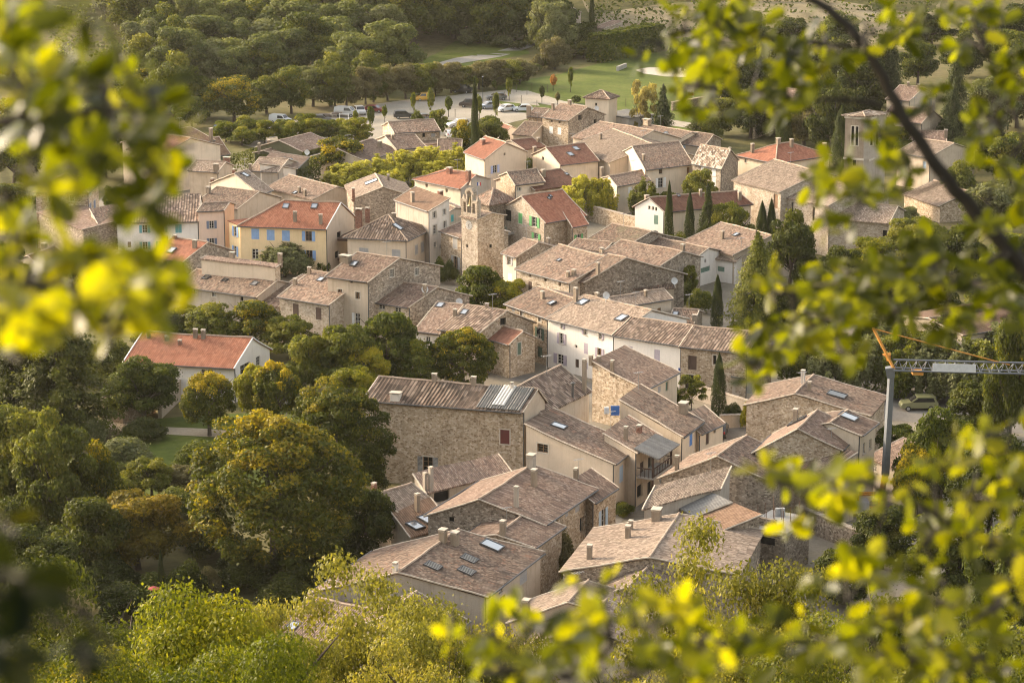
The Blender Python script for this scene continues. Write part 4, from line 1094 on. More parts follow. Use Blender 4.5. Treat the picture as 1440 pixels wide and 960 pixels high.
H('H51a', 'small gabled roof with thin brown chimney beside the great round tree', (566, 724), (498, 708), (612, 707), ez=4.5, roof='r', ry=694, wall='sand', tile='pale', gut=False, chims=[(528, 702, 7, 19, 'b')])
H('H51b', 'plain tile lean-to with two large roof lights', (577, 752), (549, 728), (633, 736), ez=4, roof='shedr', pitch=10, wall='greyp', tile='brwn', gut=False, skys=[(584, 739, 20, 11), (600, 730, 20, 11)], chims=[(587, 718, 7, 24, 'c')])
H('H49b', 'lower stone end house with pale blue shuttered window', (834, 705), (800, 692), (866, 684), ez=5.4, roof='shedr', pitch=15, wall='stone', tile='pink', wins=[('R', 848, 729, 6, 26, 'b', 'lblu'), ('R', 847, 702, 3, 6, 'g')], chims=[(808, 670, 7, 15, 'p')])
H('H49', 'big gabled stone house with rusty tile roof at the lane corner', (764, 735), (602, 722), (835, 686), ez=6, roof='r', ry=701, rf=.55, wall='stong', wallR='stone', tile='pink',
  wins=[('L', 635, 730, 7, 7, 'g'), ('R', 782, 730, 4, 12, 'o'), ('R', 812, 710, 6, 14, 'c', 'grey'), ('R', 818, 737, 5, 20, 'g'), ('R', 797, 722, 4, 8, 'c', 'grey')],
  chims=[(726, 712, 7, 28, 'g'), (751, 684, 9, 24, 'c'), (747, 659, 13, 20, 'g')])
H('H52b', 'back half of the skylight house with brick footed chimney', (748, 768), (650, 756), (790, 738), ez=5.6, roof='r', pitch=14, wall='stone', tile='pink', gut=True, chims=[(707, 752, 9, 20, 'c')])
H('H52', 'wide old house with slatted skylights and paired chimneys', (682, 836), (440, 832), (760, 776), ez=6, roof='r', ry=803, rf=.5, wall='greyp', wallR='sand', tile='old',
  wins=[('R', 704, 823, 5, 10, 'o'), ('R', 707, 845, 7, 16, 'd', 'wood'), ('R', 736, 806, 10, 22, 'c', 'grey')],
  skys=[(609, 796, 17, 9, 's'), (660, 786, 17, 9, 's'), (656, 803, 17, 9, 's'), (692, 767, 22, 11), (600, 752, 20, 7)], chims=[(623, 762, 12, 18, 'c'), (640, 766, 12, 18, 'c'), (556, 803, 8, 12, 'w')])
# right front
H('H57', 'stone gabled house with red verge tiles and a white chimney', (1221, 583), (1050, 566.5), (1244, 556), ez=5.6, roof='r', ry=552, rf=.6, wall='stone', tile='old', gut=False,
  chims=[(1138, 549, 5, 12, 'c'), (1129, 538, 7, 17, 'w')], skys=[(1177, 555, 18, 7, 'd')])
H('H56b', 'tall cream house with narrow windows beside the crane', (1208, 610.5), (1128, 600), (1231, 592.5), ez=8.5, roof='r', pitch=15, wall='cream', tile='pink', wins=[('R', 1215, 630, 3, 15, 'o'), ('R', 1224, 624, 3, 14, 'o')], skys=[(1193, 586, 18, 9)])
H('H56', 'house with patchwork tiles and pale verge behind the rough stone gable', (1181, 630), (1062, 634), (1206, 611), ez=7.5, roof='r', ry=602, wall='stone', wallR='cream', tile='pink', wins=[('R', 1190, 646, 4, 14, 'o'), ('R', 1198, 636, 4, 14, 'o'), ('R', 1191, 675, 4, 14, 'g')], chims=[(1114, 588, 8, 18, 'c')], skys=[(1121, 592, 16, 6)])
H('H56d', 'low tiled roof with cream chimney against the rough stone gable', (1162, 664), (1078, 641), ez=6.0, D=4.5, roof='shed', pitch=15, wall='stone', wallR='sand', tile='old', gut=False, chims=[(1136, 633, 7, 18, 'p')])
H('H56c', 'brown red lean-to under the crane beside the tall cream house', (1262, 655), (1221, 641), ez=3.6, D=5, roof='shed', pitch=14, wall='greyp', tile='pink', gut=False, wins=[('L', 1229, 657, 7, 12, 'o')])
H('H55', 'rough stone gabled house with one side of its roof sunlit', (1088, 678), (930, 669), (1126, 648), ez=5.6, roof='r', ry=641, wall='stong', tile='old', gut=False, chims=[(962, 676, 5, 20, 'p')])
H('H54', 'long patched roof strip with plastered end gable below the stone house', (906, 713), (922, 690), (1013, 685), ez=7.2, roof='shedr', pitch=9, wall='greyp', tile='pale', gut=False, ang=(35, 145))
def solar(h):
    # grey sheeted part and brown corrugated part over the far slope
    for a0, a1, b0, b1, nm, mt, lf in ((.42, .80, .42, .16, 'grey_roof_sheet', plain('bluish_sheet_metal', (.26, .29, .33), .4, .4), .20), ):
        pass
H('H53', 'sunlit pale roof with square chimneys above an ivy hung stone wall', (1036, 806), (792, 803), (1070, 745), ez=5.4, roof='r', ry=782, rf=.5, wall='stong', tile='pale', gut=False,
  wins=[('L', 886, 812, 14, 13, 'g')], chims=[(829, 786, 9, 20, 'c'), (883, 755, 9, 16, 'c'), (887, 744, 7, 12, 'c'), (911, 720, 16, 15, 'c')], skys=[(946, 722, 9, 4)])
H('H53b', 'bluish sheet metal roof patched with white panels', (981, 723), (945, 707), ez=6.2, D=3.8, roof='shed', pitch=10, wall='stong', tile='grey', gut=False, name='metal_roof_shed', cat='shed')
H('H53c', 'rusty corrugated lean-to next to the concrete terrace', (1022, 741.5), (982, 723.5), ez=6.1, D=3.8, roof='shed', pitch=10, wall='stong', tile='brwn', gut=False, name='corrugated_lean_to', cat='shed')
H('H59c', 'pale tiled roof just behind the foreground oak leaves', (935, 850), (836, 838), ez=4.6, roof='r', ry=822, D=12, wall='sand', tile='pale', gut=False)
H('H59a', 'tiled house with tall capped chimney low in the village', (880, 868), (718, 873), (905, 838), ez=4.6, roof='r', ry=846, wall='sand', tile='pale', gut=False, chims=[(748, 872, 12, 22, 'c')], skys=[(780, 854, 7, 4)])
H('H59b', 'lowest gabled roof with pale verge near the slope', (900, 908), (740, 905), (930, 870), ez=4.6, roof='r', ry=880, wall='sand', tile='pale', gut=False)
H('H60b', 'cream walled house glimpsed through yellow acacia foliage', (612, 905), (470, 890), (655, 870), ez=5, roof='r', ry=866, wall='cream', tile='old', wins=[('L', 560, 905, 9, 14, 'b', 'gg'), ('L', 500, 900, 8, 14, 'o')])
H('H60', 'old roof almost buried under the slope trees', (505, 908), (392, 884), ez=4.5, ry=850, wall='sand', tile='old', gut=False, skys=[(412, 880, 18, 9)])
# garden house
H('H61', 'white bungalow with orange tiled roof in the garden', (329.5, 514), (177, 505), (379, 489), ez=4.6, ry=470, wall='white', tile='red', verge='white', oh=.5,
  wins=[('L', 238, 518, 13, 6, 'ow'), ('L', 291, 524, 17, 9, 'o'), ('R', 345, 521, 14, 20, 'o'), ('R', 363, 508, 6, 14, 'o'), ('L', 210, 518, 8, 8, 'o')],
  chims=[(209, 474, 6, 9, 't'), (275, 474, 6, 11, 'p'), (286, 475, 6, 11, 'p'), (235, 478, 6, 3, 'p'), (253, 484, 5, 4, 'b')], name='bungalow', cat='house')
H('H61b', 'open carport with tiled roof by the garden drive', (172, 566), (143, 561), ez=2.6, D=6, roof='shed', pitch=10, wall='stone', tile='pink', gut=False, wins=[('L', 156, 575, 18, 14, 'g')], name='carport', cat='carport')
H('H66', 'large brown roofed house at the plane tree wood', (1460, 452), (1353, 470), ez=6, ry=446, D=12, wall='sand', tile='brwn')
# ------------------------------------------------------------------ vegetation
def leaf_mat(name, c0, c1, c2, trans=.34, rough=.6, spec=.14, tr_gain=1.7, tint=(1.0, 1.0, .45)):
    if name in MATS: return MATS[name]
    t = NT(name)
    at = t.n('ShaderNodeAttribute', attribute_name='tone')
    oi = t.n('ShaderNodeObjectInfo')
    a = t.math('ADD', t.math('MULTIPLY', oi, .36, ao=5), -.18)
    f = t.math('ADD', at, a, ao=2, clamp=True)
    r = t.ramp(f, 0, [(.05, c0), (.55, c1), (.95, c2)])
    b = t.n('ShaderNodeBsdfPrincipled'); b.inputs['Roughness'].default_value = rough; b.inputs['Specular IOR Level'].default_value = spec
    t.l(r, 0, b, 'Base Color')
    tr = t.n('ShaderNodeBsdfTranslucent')
    g = t.mix(None, 0, r, 0, tuple(c * tr_gain for c in tint), 0, 'MULTIPLY', 1.0)
    t.l(g, 2, tr, 0)
    mx = t.n('ShaderNodeMixShader'); mx.inputs[0].default_value = trans
    t.l(b, 0, mx, 1); t.l(tr, 0, mx, 2); t.l(mx, 0, t.out, 0)
    MATS[name] = t.m
    return t.m
LEAF = {
    'dark': ((.026, .034, .007), (.052, .062, .011), (.092, .095, .015)),
    'green': ((.038, .050, .008), (.080, .096, .013), (.165, .160, .020)),
    'olive': ((.060, .070, .013), (.115, .124, .020), (.20, .185, .027)),
    'gold': ((.044, .053, .008), (.098, .106, .012), (.40, .29, .019)),
    'yell': ((.115, .118, .013), (.225, .215, .021), (.38, .31, .026)),
    'plaza': ((.17, .17, .024), (.32, .30, .040), (.44, .39, .055)),
    'acac': ((.095, .095, .022), (.19, .175, .036), (.36, .29, .06)),
    'brite': ((.050, .064, .007), (.120, .132, .011), (.25, .225, .018)),
    'grey': ((.085, .092, .036), (.14, .147, .062), (.20, .20, .09)),
    'brown': ((.085, .075, .034), (.145, .125, .056), (.20, .172, .075)),
    'cyp': ((.022, .032, .008), (.042, .054, .013), (.066, .076, .017)),
    'spru': ((.022, .031, .014), (.042, .054, .020), (.066, .076, .030)),
    'wood': ((.062, .074, .024), (.112, .126, .038), (.17, .175, .050)),
    'autu': ((.075, .066, .012), (.15, .120, .018), (.30, .21, .028)),
    'lgold': ((.20, .165, .055), (.33, .27, .09), (.45, .37, .12)),
    'domeg': ((.034, .042, .007), (.078, .086, .011), (.27, .205, .018)),  # dome green; third colour is the painted sunlit gold
    'orng': ((.26, .11, .03), (.40, .19, .06), (.50, .28, .10)),
}
def leafm(k): return leaf_mat('foliage_' + k, *LEAF[k])
def bark(): return plain('bark', (.085, .065, .048), .95, var=.4)

NPR = np.random.default_rng(5)
def rot_quads(C, Nrm, size, asp, rng, tone, name):
    """C (n,3) centres, Nrm (n,3) approx normals; builds pointed leaf quads"""
    n = len(C)
    r = rng.normal(size=(n, 3)); t = np.cross(Nrm, r); t /= np.linalg.norm(t, axis=1)[:, None] + 1e-9
    b = np.cross(Nrm, t); b /= np.linalg.norm(b, axis=1)[:, None] + 1e-9
    s = size * (.6 + .8 * rng.random(n))[:, None]
    a = asp
    v = np.empty((n, 4, 3))
    bend = Nrm * s * .12
    v[:, 0] = C - t * s; v[:, 1] = C - b * s * a + bend; v[:, 2] = C + t * s; v[:, 3] = C + b * s * a + bend
    me = bpy.data.meshes.new(name)
    me.vertices.add(n * 4); me.vertices.foreach_set('co', v.reshape(-1).astype(np.float32))
    me.loops.add(n * 4); me.loops.foreach_set('vertex_index', np.arange(n * 4, dtype=np.int32))
    me.polygons.add(n); me.polygons.foreach_set('loop_start', np.arange(0, n * 4, 4, dtype=np.int32))
    try: me.polygons.foreach_set('loop_total', np.full(n, 4, dtype=np.int32))
    except Exception: pass
    me.update(calc_edges=True)
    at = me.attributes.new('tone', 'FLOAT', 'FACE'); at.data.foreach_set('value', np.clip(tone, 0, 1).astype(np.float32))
    return me

def unit(n, rng):
    d = rng.normal(size=(n, 3)); return d / np.linalg.norm(d, axis=1)[:, None]

def crown(kind, seed, N, leaf):
    rng = np.random.default_rng(seed)
    C, Nn, T = [], [], []
    def clump(c, r, n, tone, sq=(1, 1, 1), fill=.55):
        d = unit(n, rng)
        d[:, 2] = np.where((d[:, 2] < -.2) & (rng.random(n) < .6), -d[:, 2], d[:, 2])
        rad = r * (fill + (1 - fill) * rng.random(n) ** .6)
        rad *= 1 + .25 * (rng.random(n) < .06)
        C.append(np.array(c) + d * rad[:, None] * np.array(sq)); 
        nn = d + rng.normal(size=(n, 3)) * .55; Nn.append(nn / np.linalg.norm(nn, axis=1)[:, None])
        T.append(tone + rng.normal(size=n) * .16)
    if kind in ('broad', 'airy', 'oval'):
        M = {'broad': 60, 'oval': 52, 'airy': 40}[kind]
        cs = []
        for i in range(M):
            d = unit(1, rng)[0]
            if d[2] < -.85: d[2] *= -.5
            rr = (.30 + .12 * rng.random()) if i > 8 else .15 * rng.random()
            lump = 1 + .16 * math.sin(3 * math.atan2(d[1], d[0]) + seed) + .12 * math.sin(5 * d[2] + seed * 2)
            c = np.array([d[0] * rr * lump, d[1] * rr * lump, .53 + d[2] * rr * (1.12 if kind != 'oval' else 1.2) * .98])
            cs.append(c)
        rads = [(.08 + .075 * rng.random()) * (.8 if kind == 'airy' else 1.0) for _ in cs]
        tot = sum(r * r for r in rads)
        for c, r in zip(cs, rads):
            n = int(N * r * r / tot)
            clump(c, r, n, .40 + .19 * rng.normal() + .55 * max(-.3, c[2] - .58) , (1.1, 1.1, .80 if kind != 'airy' else .7), .62 if kind != 'airy' else .15)  # tone rises with height: sunlit crown top painted into leaf colour
    elif kind == 'dome':                                             # dense dome of many small leaf clumps
        M = 210
        for i in range(M):
            d = unit(1, rng)[0]
            if d[2] < -.7: d[2] *= -1
            ph = math.atan2(d[1], d[0]); lump = 1 + .07 * math.sin(3 * ph + seed) + .06 * math.sin(4 * d[2] + 2 * ph) + .05 * rng.normal()
            rr = .425 * lump
            c = (d[0] * rr, d[1] * rr, .50 + d[2] * (.46 if d[2] > 0 else .42) * lump)
            clump(c, .045 + .04 * rng.random(), N // M, .36 + .15 * rng.normal() + .42 * max(0, d[2] - .25), (1.15, 1.15, .8), .55)  # upper clumps turn gold: sun rim painted into the tone
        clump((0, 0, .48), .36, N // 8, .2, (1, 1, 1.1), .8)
    elif kind == 'ball':
        M = 70
        for i in range(M):
            d = unit(1, rng)[0]; rr = .36 + .06 * rng.random()
            if d[2] < -.75: continue
            c = (d[0] * rr, d[1] * rr, .54 + d[2] * (.36 + .05 * rng.random()))
            clump(c, .07 + .05 * rng.random(), N // M, .32 + .13 * rng.normal() + .75 * max(0, d[2] - .2) , (1, 1, 1), .4)  # gold top mixes autumn tips with painted sunlight
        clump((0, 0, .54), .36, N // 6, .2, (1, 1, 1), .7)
    elif kind == 'plane':                                            # pollarded plane: upright shoots
        M = 90
        for i in range(M):
            a = rng.random() * 2 * math.pi; rr = .44 * rng.random() ** .55
            x, y = math.cos(a) * rr, math.sin(a) * rr
            top = .93 - .55 * (rr / .47) ** 2.2 + .10 * rng.normal() * .6
            base = top - .34 - .12 * rng.random()
            lean = .18
            n = N // M; u = rng.random(n) ** .8
            px = x * (1 + lean * u) + rng.normal(size=n) * .028; py = y * (1 + lean * u) + rng.normal(size=n) * .028
            pz = base + (top - base) * u
            C.append(np.stack([px, py, np.maximum(pz, .08)], 1)); d = np.stack([x + rng.normal(size=n) * .4, y + rng.normal(size=n) * .4, .3 + .5 * rng.random(n)], 1)
            Nn.append(d / np.linalg.norm(d, axis=1)[:, None]); T.append(.25 + .45 * u + .14 * rng.normal(size=n) + .1 * rng.normal())
    elif kind == 'cyp':
        z = rng.random(N) ** .85; a = rng.random(N) * 2 * math.pi
        prof = np.minimum(1, (z / .12) ** .6) * (1 - z ** 2.4) ** .8
        R = .47 * prof * (.72 + .28 * rng.random(N)) * (1 + .10 * np.sin(a * 3 + z * 17 + seed) + .06 * np.sin(a * 5 - z * 31))
        C.append(np.stack([np.cos(a) * R, np.sin(a) * R, .02 + .98 * z], 1))
        d = np.stack([np.cos(a), np.sin(a), .35 + rng.normal(size=N) * .3], 1) + rng.normal(size=(N, 3)) * .3
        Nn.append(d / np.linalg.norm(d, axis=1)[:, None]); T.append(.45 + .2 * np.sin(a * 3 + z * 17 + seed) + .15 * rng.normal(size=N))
    elif kind in ('spru', 'cedar'):
        tiers = 17 if kind == 'spru' else 12
        for i in range(tiers):
            z = .07 + .9 * i / tiers
            R = (.47 * (1 - z) ** (.85 if kind == 'spru' else .55) + .03) * (.85 + .3 * rng.random())
            nb = max(5, int(15 * (1 - z) + 4))
            for k in range(nb):
                a = rng.random() * 2 * math.pi; n = max(6, int(N / tiers / nb * 1.3 * (1.25 - z)))
                u = rng.random(n) ** .7; L = R * (.8 + .35 * rng.random())
                C.append(np.stack([np.cos(a) * L * u + rng.normal(size=n) * .035 * u, np.sin(a) * L * u + rng.normal(size=n) * .035 * u, np.clip(z + .02 - .09 * u ** 1.6 * (1.3 if kind == 'spru' else .2) + rng.normal(size=n) * .016, .02, 1)], 1))
                d = np.stack([np.cos(a) * .4 + rng.normal(size=n) * .4, np.sin(a) * .4 + rng.normal(size=n) * .4, np.full(n, .8)], 1)
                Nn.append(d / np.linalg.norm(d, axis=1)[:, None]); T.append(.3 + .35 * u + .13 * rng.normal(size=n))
    elif kind == 'shrub':
        M = 26
        for i in range(M):
            a = rng.random() * 2 * math.pi; rr = .34 * rng.random() ** .5; h = (.62 - .9 * rr) * (.7 + .5 * rng.random())
            clump((math.cos(a) * rr, math.sin(a) * rr, max(.1, h)), .13 + .09 * rng.random(), N // M, .4 + .18 * rng.normal(), (1, 1, 1.15), .4)
    elif kind == 'sap':                                              # sapling: oval tuft on a stick
        clump((0, 0, .68), .34, N, .45, (.9, .9, .95), .2)
    C = np.concatenate(C); Nn = np.concatenate(Nn); T = np.concatenate(T)
    C[:, 2] = np.maximum(C[:, 2], .01)
    return rot_quads(C, Nn, leaf, .62, rng, T, 'crown_' + kind)

def trunk_mesh(kind, seed):
    rg = random.Random(seed); mb = MB()
    r = {'cyp': .035, 'spru': .022, 'cedar': .03, 'sap': .035, 'shrub': .02, 'airy': .016}.get(kind, .032)
    top = {'cyp': .7, 'spru': .97, 'cedar': .9, 'sap': .7, 'shrub': .3}.get(kind, .50)
    pts = [(0, 0, -.06)]
    x = y = 0
    for i in range(1, 6):
        x += rg.uniform(-.012, .012); y += rg.uniform(-.012, .012)
        pts.append((x, y, top * i / 5))
    mb.tube(pts, [r * 1.35, r, r * .85, r * .75, r * .6, r * .35], 7)
    if kind in ('broad', 'airy', 'oval', 'ball', 'plane', 'dome'):
        for k in range(9 if kind == 'airy' else 6):
            a = rg.uniform(0, 6.28); z0 = rg.uniform(.22, .48); L = rg.uniform(.26, .40)
            p0 = (0, 0, z0); p1 = (math.cos(a) * L * .45, math.sin(a) * L * .45, z0 + L * .45); p2 = (math.cos(a) * L * .9, math.sin(a) * L * .9, min(.92, z0 + L * rg.uniform(.8, 1.2)))
            mb.tube([p0, p1, p2], [r * .5, r * .33, r * .12], 5)
            for q in range(3 if kind == 'airy' else 1):
                a2 = a + rg.uniform(-.8, .8); f = rg.uniform(.4, .9)
                s = tuple(p1[i] + (p2[i] - p1[i]) * f for i in range(3))
                mb.tube([s, (s[0] + math.cos(a2) * .16, s[1] + math.sin(a2) * .16, min(.97, s[2] + .13))], [r * .22, r * .06], 4)
    me = bpy.data.meshes.new('trunk_' + kind); me.from_pydata(mb.v, [], mb.f); me.materials.append(bark()); me.update()
    return me

LODN = {'b': (42000, .0122), 's': (80000, .0066), 'n': (24000, .0185), 'm': (15000, .0235), 'f': (2600, .054), 't': (1100, .085)}
CR, TRK, TC = {}, {}, [0]
def get_crown(kind, lod, var):
    k = (kind, lod, var)
    if k not in CR:
        N, lf = LODN[lod]
        if kind == 'cyp': lf *= .62
        if kind == 'sap': N, lf = 420, .10
        if kind == 'airy': N = int(N * .42); lf *= .92
        if kind in ('spru', 'cedar'): lf *= .8
        if kind == 'ball' and lod == 's': N, lf = 22000, .016
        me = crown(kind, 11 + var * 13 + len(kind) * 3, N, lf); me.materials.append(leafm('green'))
        CR[k] = me
    return CR[k]
def get_trunk(kind, var):
    if (kind, var) not in TRK: TRK[(kind, var)] = trunk_mesh(kind, var + 3)
    return TRK[(kind, var)]

def tree_at(kind, col, x, y, h, w, label, cat='tree', group=None, name=None, lod='m', z=None, var=None, sink=0.0):
    TC[0] += 1; rg = random.Random(TC[0] * 17)
    v = var if var is not None else TC[0] % 3
    z = terrain(x, y) if z is None else z
    nm = name or {'cyp': 'cypress_tree', 'spru': 'spruce_tree', 'cedar': 'cedar_tree', 'shrub': 'shrub', 'plane': 'plane_tree', 'sap': 'sapling_tree'}.get(kind, 'tree')
    e = empty(nm, (x, y, z - sink), label, cat, group)
    e.rotation_euler = (0, 0, rg.uniform(0, 6.28)); e.scale = (w, w, h)
    c = bpy.data.objects.new('crown', get_crown(kind, lod, v)); COL.objects.link(c); c.parent = e
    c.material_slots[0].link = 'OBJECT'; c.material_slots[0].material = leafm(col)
    if kind != 'shrub':
        t = bpy.data.objects.new('trunk', get_trunk(kind, v)); COL.objects.link(t); t.parent = e
    return e

def tree(kind, col, px, by, ty, wpx, label, **kw):
    """px centre, by ground pixel, ty top pixel, wpx crown width in pixels"""
    g = G(px, by); zc = depth(g)
    if 'lod' not in kw: kw['lod'] = 'n' if wpx > 95 else ('m' if wpx > 42 else ('f' if wpx > 14 else 't'))
    return tree_at(kind, col, g.x, g.y, (by - ty) * zc / F / math.cos(PITCH) * 1.01, wpx * zc / F * 1.06, label, **kw)

WK = 1.75
def tree_d(kind, col, px, ty, d, wpx, label, **kw):
    """a tree on the near slope: stands d metres out, its top at pixel (px, ty)"""
    r = ray(px, ty); p = CAM + r * (d / r.y)
    z = terrain(p.x, p.y); zc = depth(p)
    if 'lod' not in kw: kw['lod'] = 'n'
    return tree_at(kind, col, p.x, p.y, max(2.5, (p.z - z) * .92), wpx * zc / F * 1.06 * WK, label, **kw)

T = tree
# --- garden and lower left
T('dome', 'domeg', 385, 808, 598, 236, 'huge round dark green tree with golden rim beside the small gabled roof', lod='b', var=0)
T('dome', 'domeg', 474, 705, 550, 152, 'golden green tree rising behind the huge round tree by the stone wall', lod='b', var=1)
T('ball', 'gold', 295, 613, 525, 80, 'neat round golden topped tree on a bare trunk by the garden path', lod='s', var=0)
T('ball', 'yell', 357, 592, 513, 56, 'yellow green round tree partly behind its twin in front of the bungalow', lod='m', var=1)
T('ball', 'gold', 390, 600, 511, 70, 'yellow tipped round tree by the bungalow terrace', lod='m', var=2)
T('broad', 'green', 203, 592, 506, 104, 'leafy green tree in front of the bungalow carport', lod='n', var=2)
T('cedar', 'dark', 85, 612, 425, 165, 'big dark cedar left of the bungalow'.replace(' left of', ' standing beside'), lod='n', var=0)
T('cedar', 'dark', 18, 600, 440, 120, 'dark cedar half behind the yellow leaves', lod='n', var=1)
T('dome', 'gold', 652, 548, 467, 90, 'golden ball shaped tree between the red lean-to and stone wall', lod='n', var=1)
T('broad', 'green', 545, 545, 441, 84, 'green tree below the tall plastered house', lod='m', var=0)
T('broad', 'olive', 487, 560, 461, 88, 'olive tree next to the yellow columnar poplar', lod='m', var=1)
T('broad', 'green', 590, 552, 480, 70, 'dark green tree under the whitish house', lod='m', var=2)
T('broad', 'yell', 520, 562, 488, 62, 'yellow leaved tree among the green ones below the plastered house', lod='m', var=0)
T('broad', 'brite', 500, 578, 515, 70, 'fresh green shrubby tree behind the huge stone house', lod='m', var=1)
T('cyp', 'yell', 457, 530, 461, 14, 'slender yellow poplar column', name='poplar_tree', lod='m')
T('broad', 'olive', 430, 560, 470, 60, 'dull green tree right of the bungalow gable'.replace(' right of', ' past'), lod='m')
T('broad', 'olive', 262, 478, 430, 62, 'olive green tree under the stained grey wall', lod='m', var=1)
T('broad', 'olive', 302, 492, 428, 80, 'bushy olive green tree just behind the bungalow roof', lod='m', var=2)
T('broad', 'gold', 353, 496, 424, 72, 'golden topped tree behind the bungalow ridge', lod='m', var=0)
T('broad', 'olive', 408, 506, 447, 70, 'tree in front of the arched stone house', lod='m', var=1)
T('broad', 'dark', 228, 500, 440, 70, 'dark tree behind the bungalow chimney', lod='m', var=1)
T('shrub', 'dark', 205, 618, 582, 74, 'dark clipped bush beside the drive', lod='m')
T('shrub', 'grey', 176, 660, 605, 86, 'silvery grey olive bush', lod='m')
T('shrub', 'brite', 285, 664, 615, 90, 'bright green laurel bush below the garden path', lod='m')
T('shrub', 'green', 370, 624, 590, 56, 'low round bush by the path end', lod='m')
T('shrub', 'grey', 133, 626, 583, 40, 'grey green bush beside the carport', lod='m')
T('oval', 'olive', 214, 700, 640, 62, 'small olive tree below the silvery bush', lod='m')
T('broad', 'olive', 30, 740, 575, 130, 'olive green tree under the dark cedars', lod='n', var=0)
T('oval', 'olive', 78, 760, 590, 120, 'tall feathery tree in the lower garden', lod='n', var=1)
T('broad', 'gold', 135, 745, 625, 76, 'yellowish tree beside the tall feathery tree', lod='m', var=2)
T('broad', 'autu', 195, 800, 690, 128, 'spreading rusty orange tree with crooked trunk', lod='n', var=1)
T('broad', 'dark', 125, 820, 700, 100, 'dark tree in the shade behind the rusty tree', lod='m', var=0)
T('shrub', 'dark', 150, 838, 780, 110, 'dark thicket under the rusty orange tree', lod='m')
T('shrub', 'green', 215, 845, 800, 80, 'green bush among the dark thickets', lod='m')
T('shrub', 'dark', 262, 850, 775, 66, 'dark rounded bush by the small cypress', lod='m')
T('cyp', 'cyp', 228, 850, 772, 12, 'small slim cypress in the shady garden', lod='m')
T('shrub', 'brown', 294, 838, 790, 44, 'dry brownish bush beside the dark rounded bush', lod='m')
T('shrub', 'dark', 300, 780, 730, 90, 'undergrowth at the foot of the huge round tree', lod='m')
T('broad', 'gold', 262, 770, 735, 50, 'small yellowish bush tree at the foot of the huge round tree', lod='m')
T('broad', 'brown', 262, 690, 655, 60, 'brown green shrub between bright laurel and huge tree', lod='m')
T('shrub', 'dark', 455, 800, 735, 110, 'dark green mass at the edge of the plain tile lean-to', lod='m')
T('broad', 'dark', 515, 790, 688, 78, 'dark tree tight against the small gabled roof', lod='m')
T('shrub', 'dark', 400, 850, 800, 90, 'dark low bushes beside the lowest roofs', lod='m')
T('broad', 'dark', 40, 870, 745, 150, 'dark shaded tree low in the garden corner', lod='n', var=2)
for i, (px, by, ty, w, c) in enumerate(((20, 640, 560, 110, 'dark'), (70, 660, 590, 100, 'green'), (15, 700, 620, 110, 'olive'), (120, 690, 630, 80, 'olive'), (60, 720, 655, 110, 'green'), (165, 715, 660, 70, 'olive'), (250, 725, 680, 70, 'green'), (15, 790, 690, 120, 'dark'), (95, 800, 725, 110, 'green'), (180, 870, 812, 100, 'dark'), (240, 890, 825, 100, 'green'), (310, 885, 830, 100, 'dark'), (350, 830, 770, 90, 'dark'), (430, 840, 785, 80, 'dark'), (500, 640, 590, 60, 'green'), (520, 690, 640, 60, 'dark'), (470, 600, 560, 70, 'green'), (440, 590, 545, 60, 'olive'), (20, 540, 470, 90, 'dark'), (130, 540, 480, 80, 'dark'), (160, 520, 465, 60, 'olive'), (560, 600, 555, 50, 'green'), (420, 545, 505, 40, 'green'), (415, 806, 742, 90, 'dark'), (340, 806, 750, 70, 'dark'), (470, 770, 715, 70, 'dark'))):
    T('shrub', c, px, by, ty, w, 'tangled shrub filling the lower gardens', group='tangled garden shrubs', lod='m')
# --- village trees
T('broad', 'green', 671, 448, 375, 62, 'green tree at the foot of the clock tower', lod='m', var=0)
T('broad', 'yell', 716, 450, 393, 60, 'yellow leaved tree beside the clock tower', lod='m', var=1)
T('shrub', 'dark', 632, 400, 362, 30, 'dark ivy bush in the alley beside the tower annex', lod='m')
T('shrub', 'green', 618, 396, 355, 22, 'green climber bush in the alley', lod='m')
T('plane', 'grey', 400, 390, 343, 74, 'grey green pollarded tree before the yellow house', lod='m')
T('shrub', 'brite', 455, 386, 356, 20, 'little green bush at the corner of the yellow house', lod='f')
T('broad', 'gold', 484, 254, 195, 72, 'rounded tree turning orange at the edge of the plaza', lod='m', var=1)
for i, (px, by, ty, w, c) in enumerate(((488, 270, 228, 66, 'plaza'), (528, 268, 222, 66, 'plaza'), (565, 264, 212, 64, 'plaza'), (602, 258, 205, 66, 'plaza'), (640, 258, 207, 64, 'plaza'), (668, 262, 216, 46, 'plaza'), (548, 276, 238, 46, 'plaza'), (620, 268, 226, 60, 'plaza'))):
    T('plane', c, px, by, ty, w, 'yellow green pollarded plane tree in the plaza behind the pale roof', group='plane trees on the plaza', lod='m')
T('plane', 'plaza', 818, 308, 246, 58, 'yellow side plane tree beside the low tiled house', lod='m')
T('plane', 'yell', 845, 309, 249, 46, 'greyer plane tree beside the low tiled house', lod='m')
T('plane', 'olive', 905, 308, 254, 42, 'slim olive green tree by the white gabled house', lod='m')
T('shrub', 'dark', 747, 250, 217, 36, 'dark bush between the beige and the cream gable', lod='m')
T('broad', 'olive', 983, 300, 242, 48, 'tree in front of the pale tumbled roof house', lod='m')
T('broad', 'green', 938, 294, 270, 30, 'small bush below the white shuttered balcony window', lod='f')
T('cyp', 'cyp', 768, 240, 222, 6, 'tiny cypress by the cream gable', lod='f', group='tiny cypresses')
T('cyp', 'cyp', 773, 240, 224, 6, 'tiny cypress by the cream gable', lod='f', group='tiny cypresses')
T('cyp', 'cyp', 668, 232, 113, 13, 'very tall slim cypress in front of the car park', lod='m')
T('broad', 'gold', 652, 226, 172, 42, 'golden hedge tree behind the very tall cypress', lod='m')
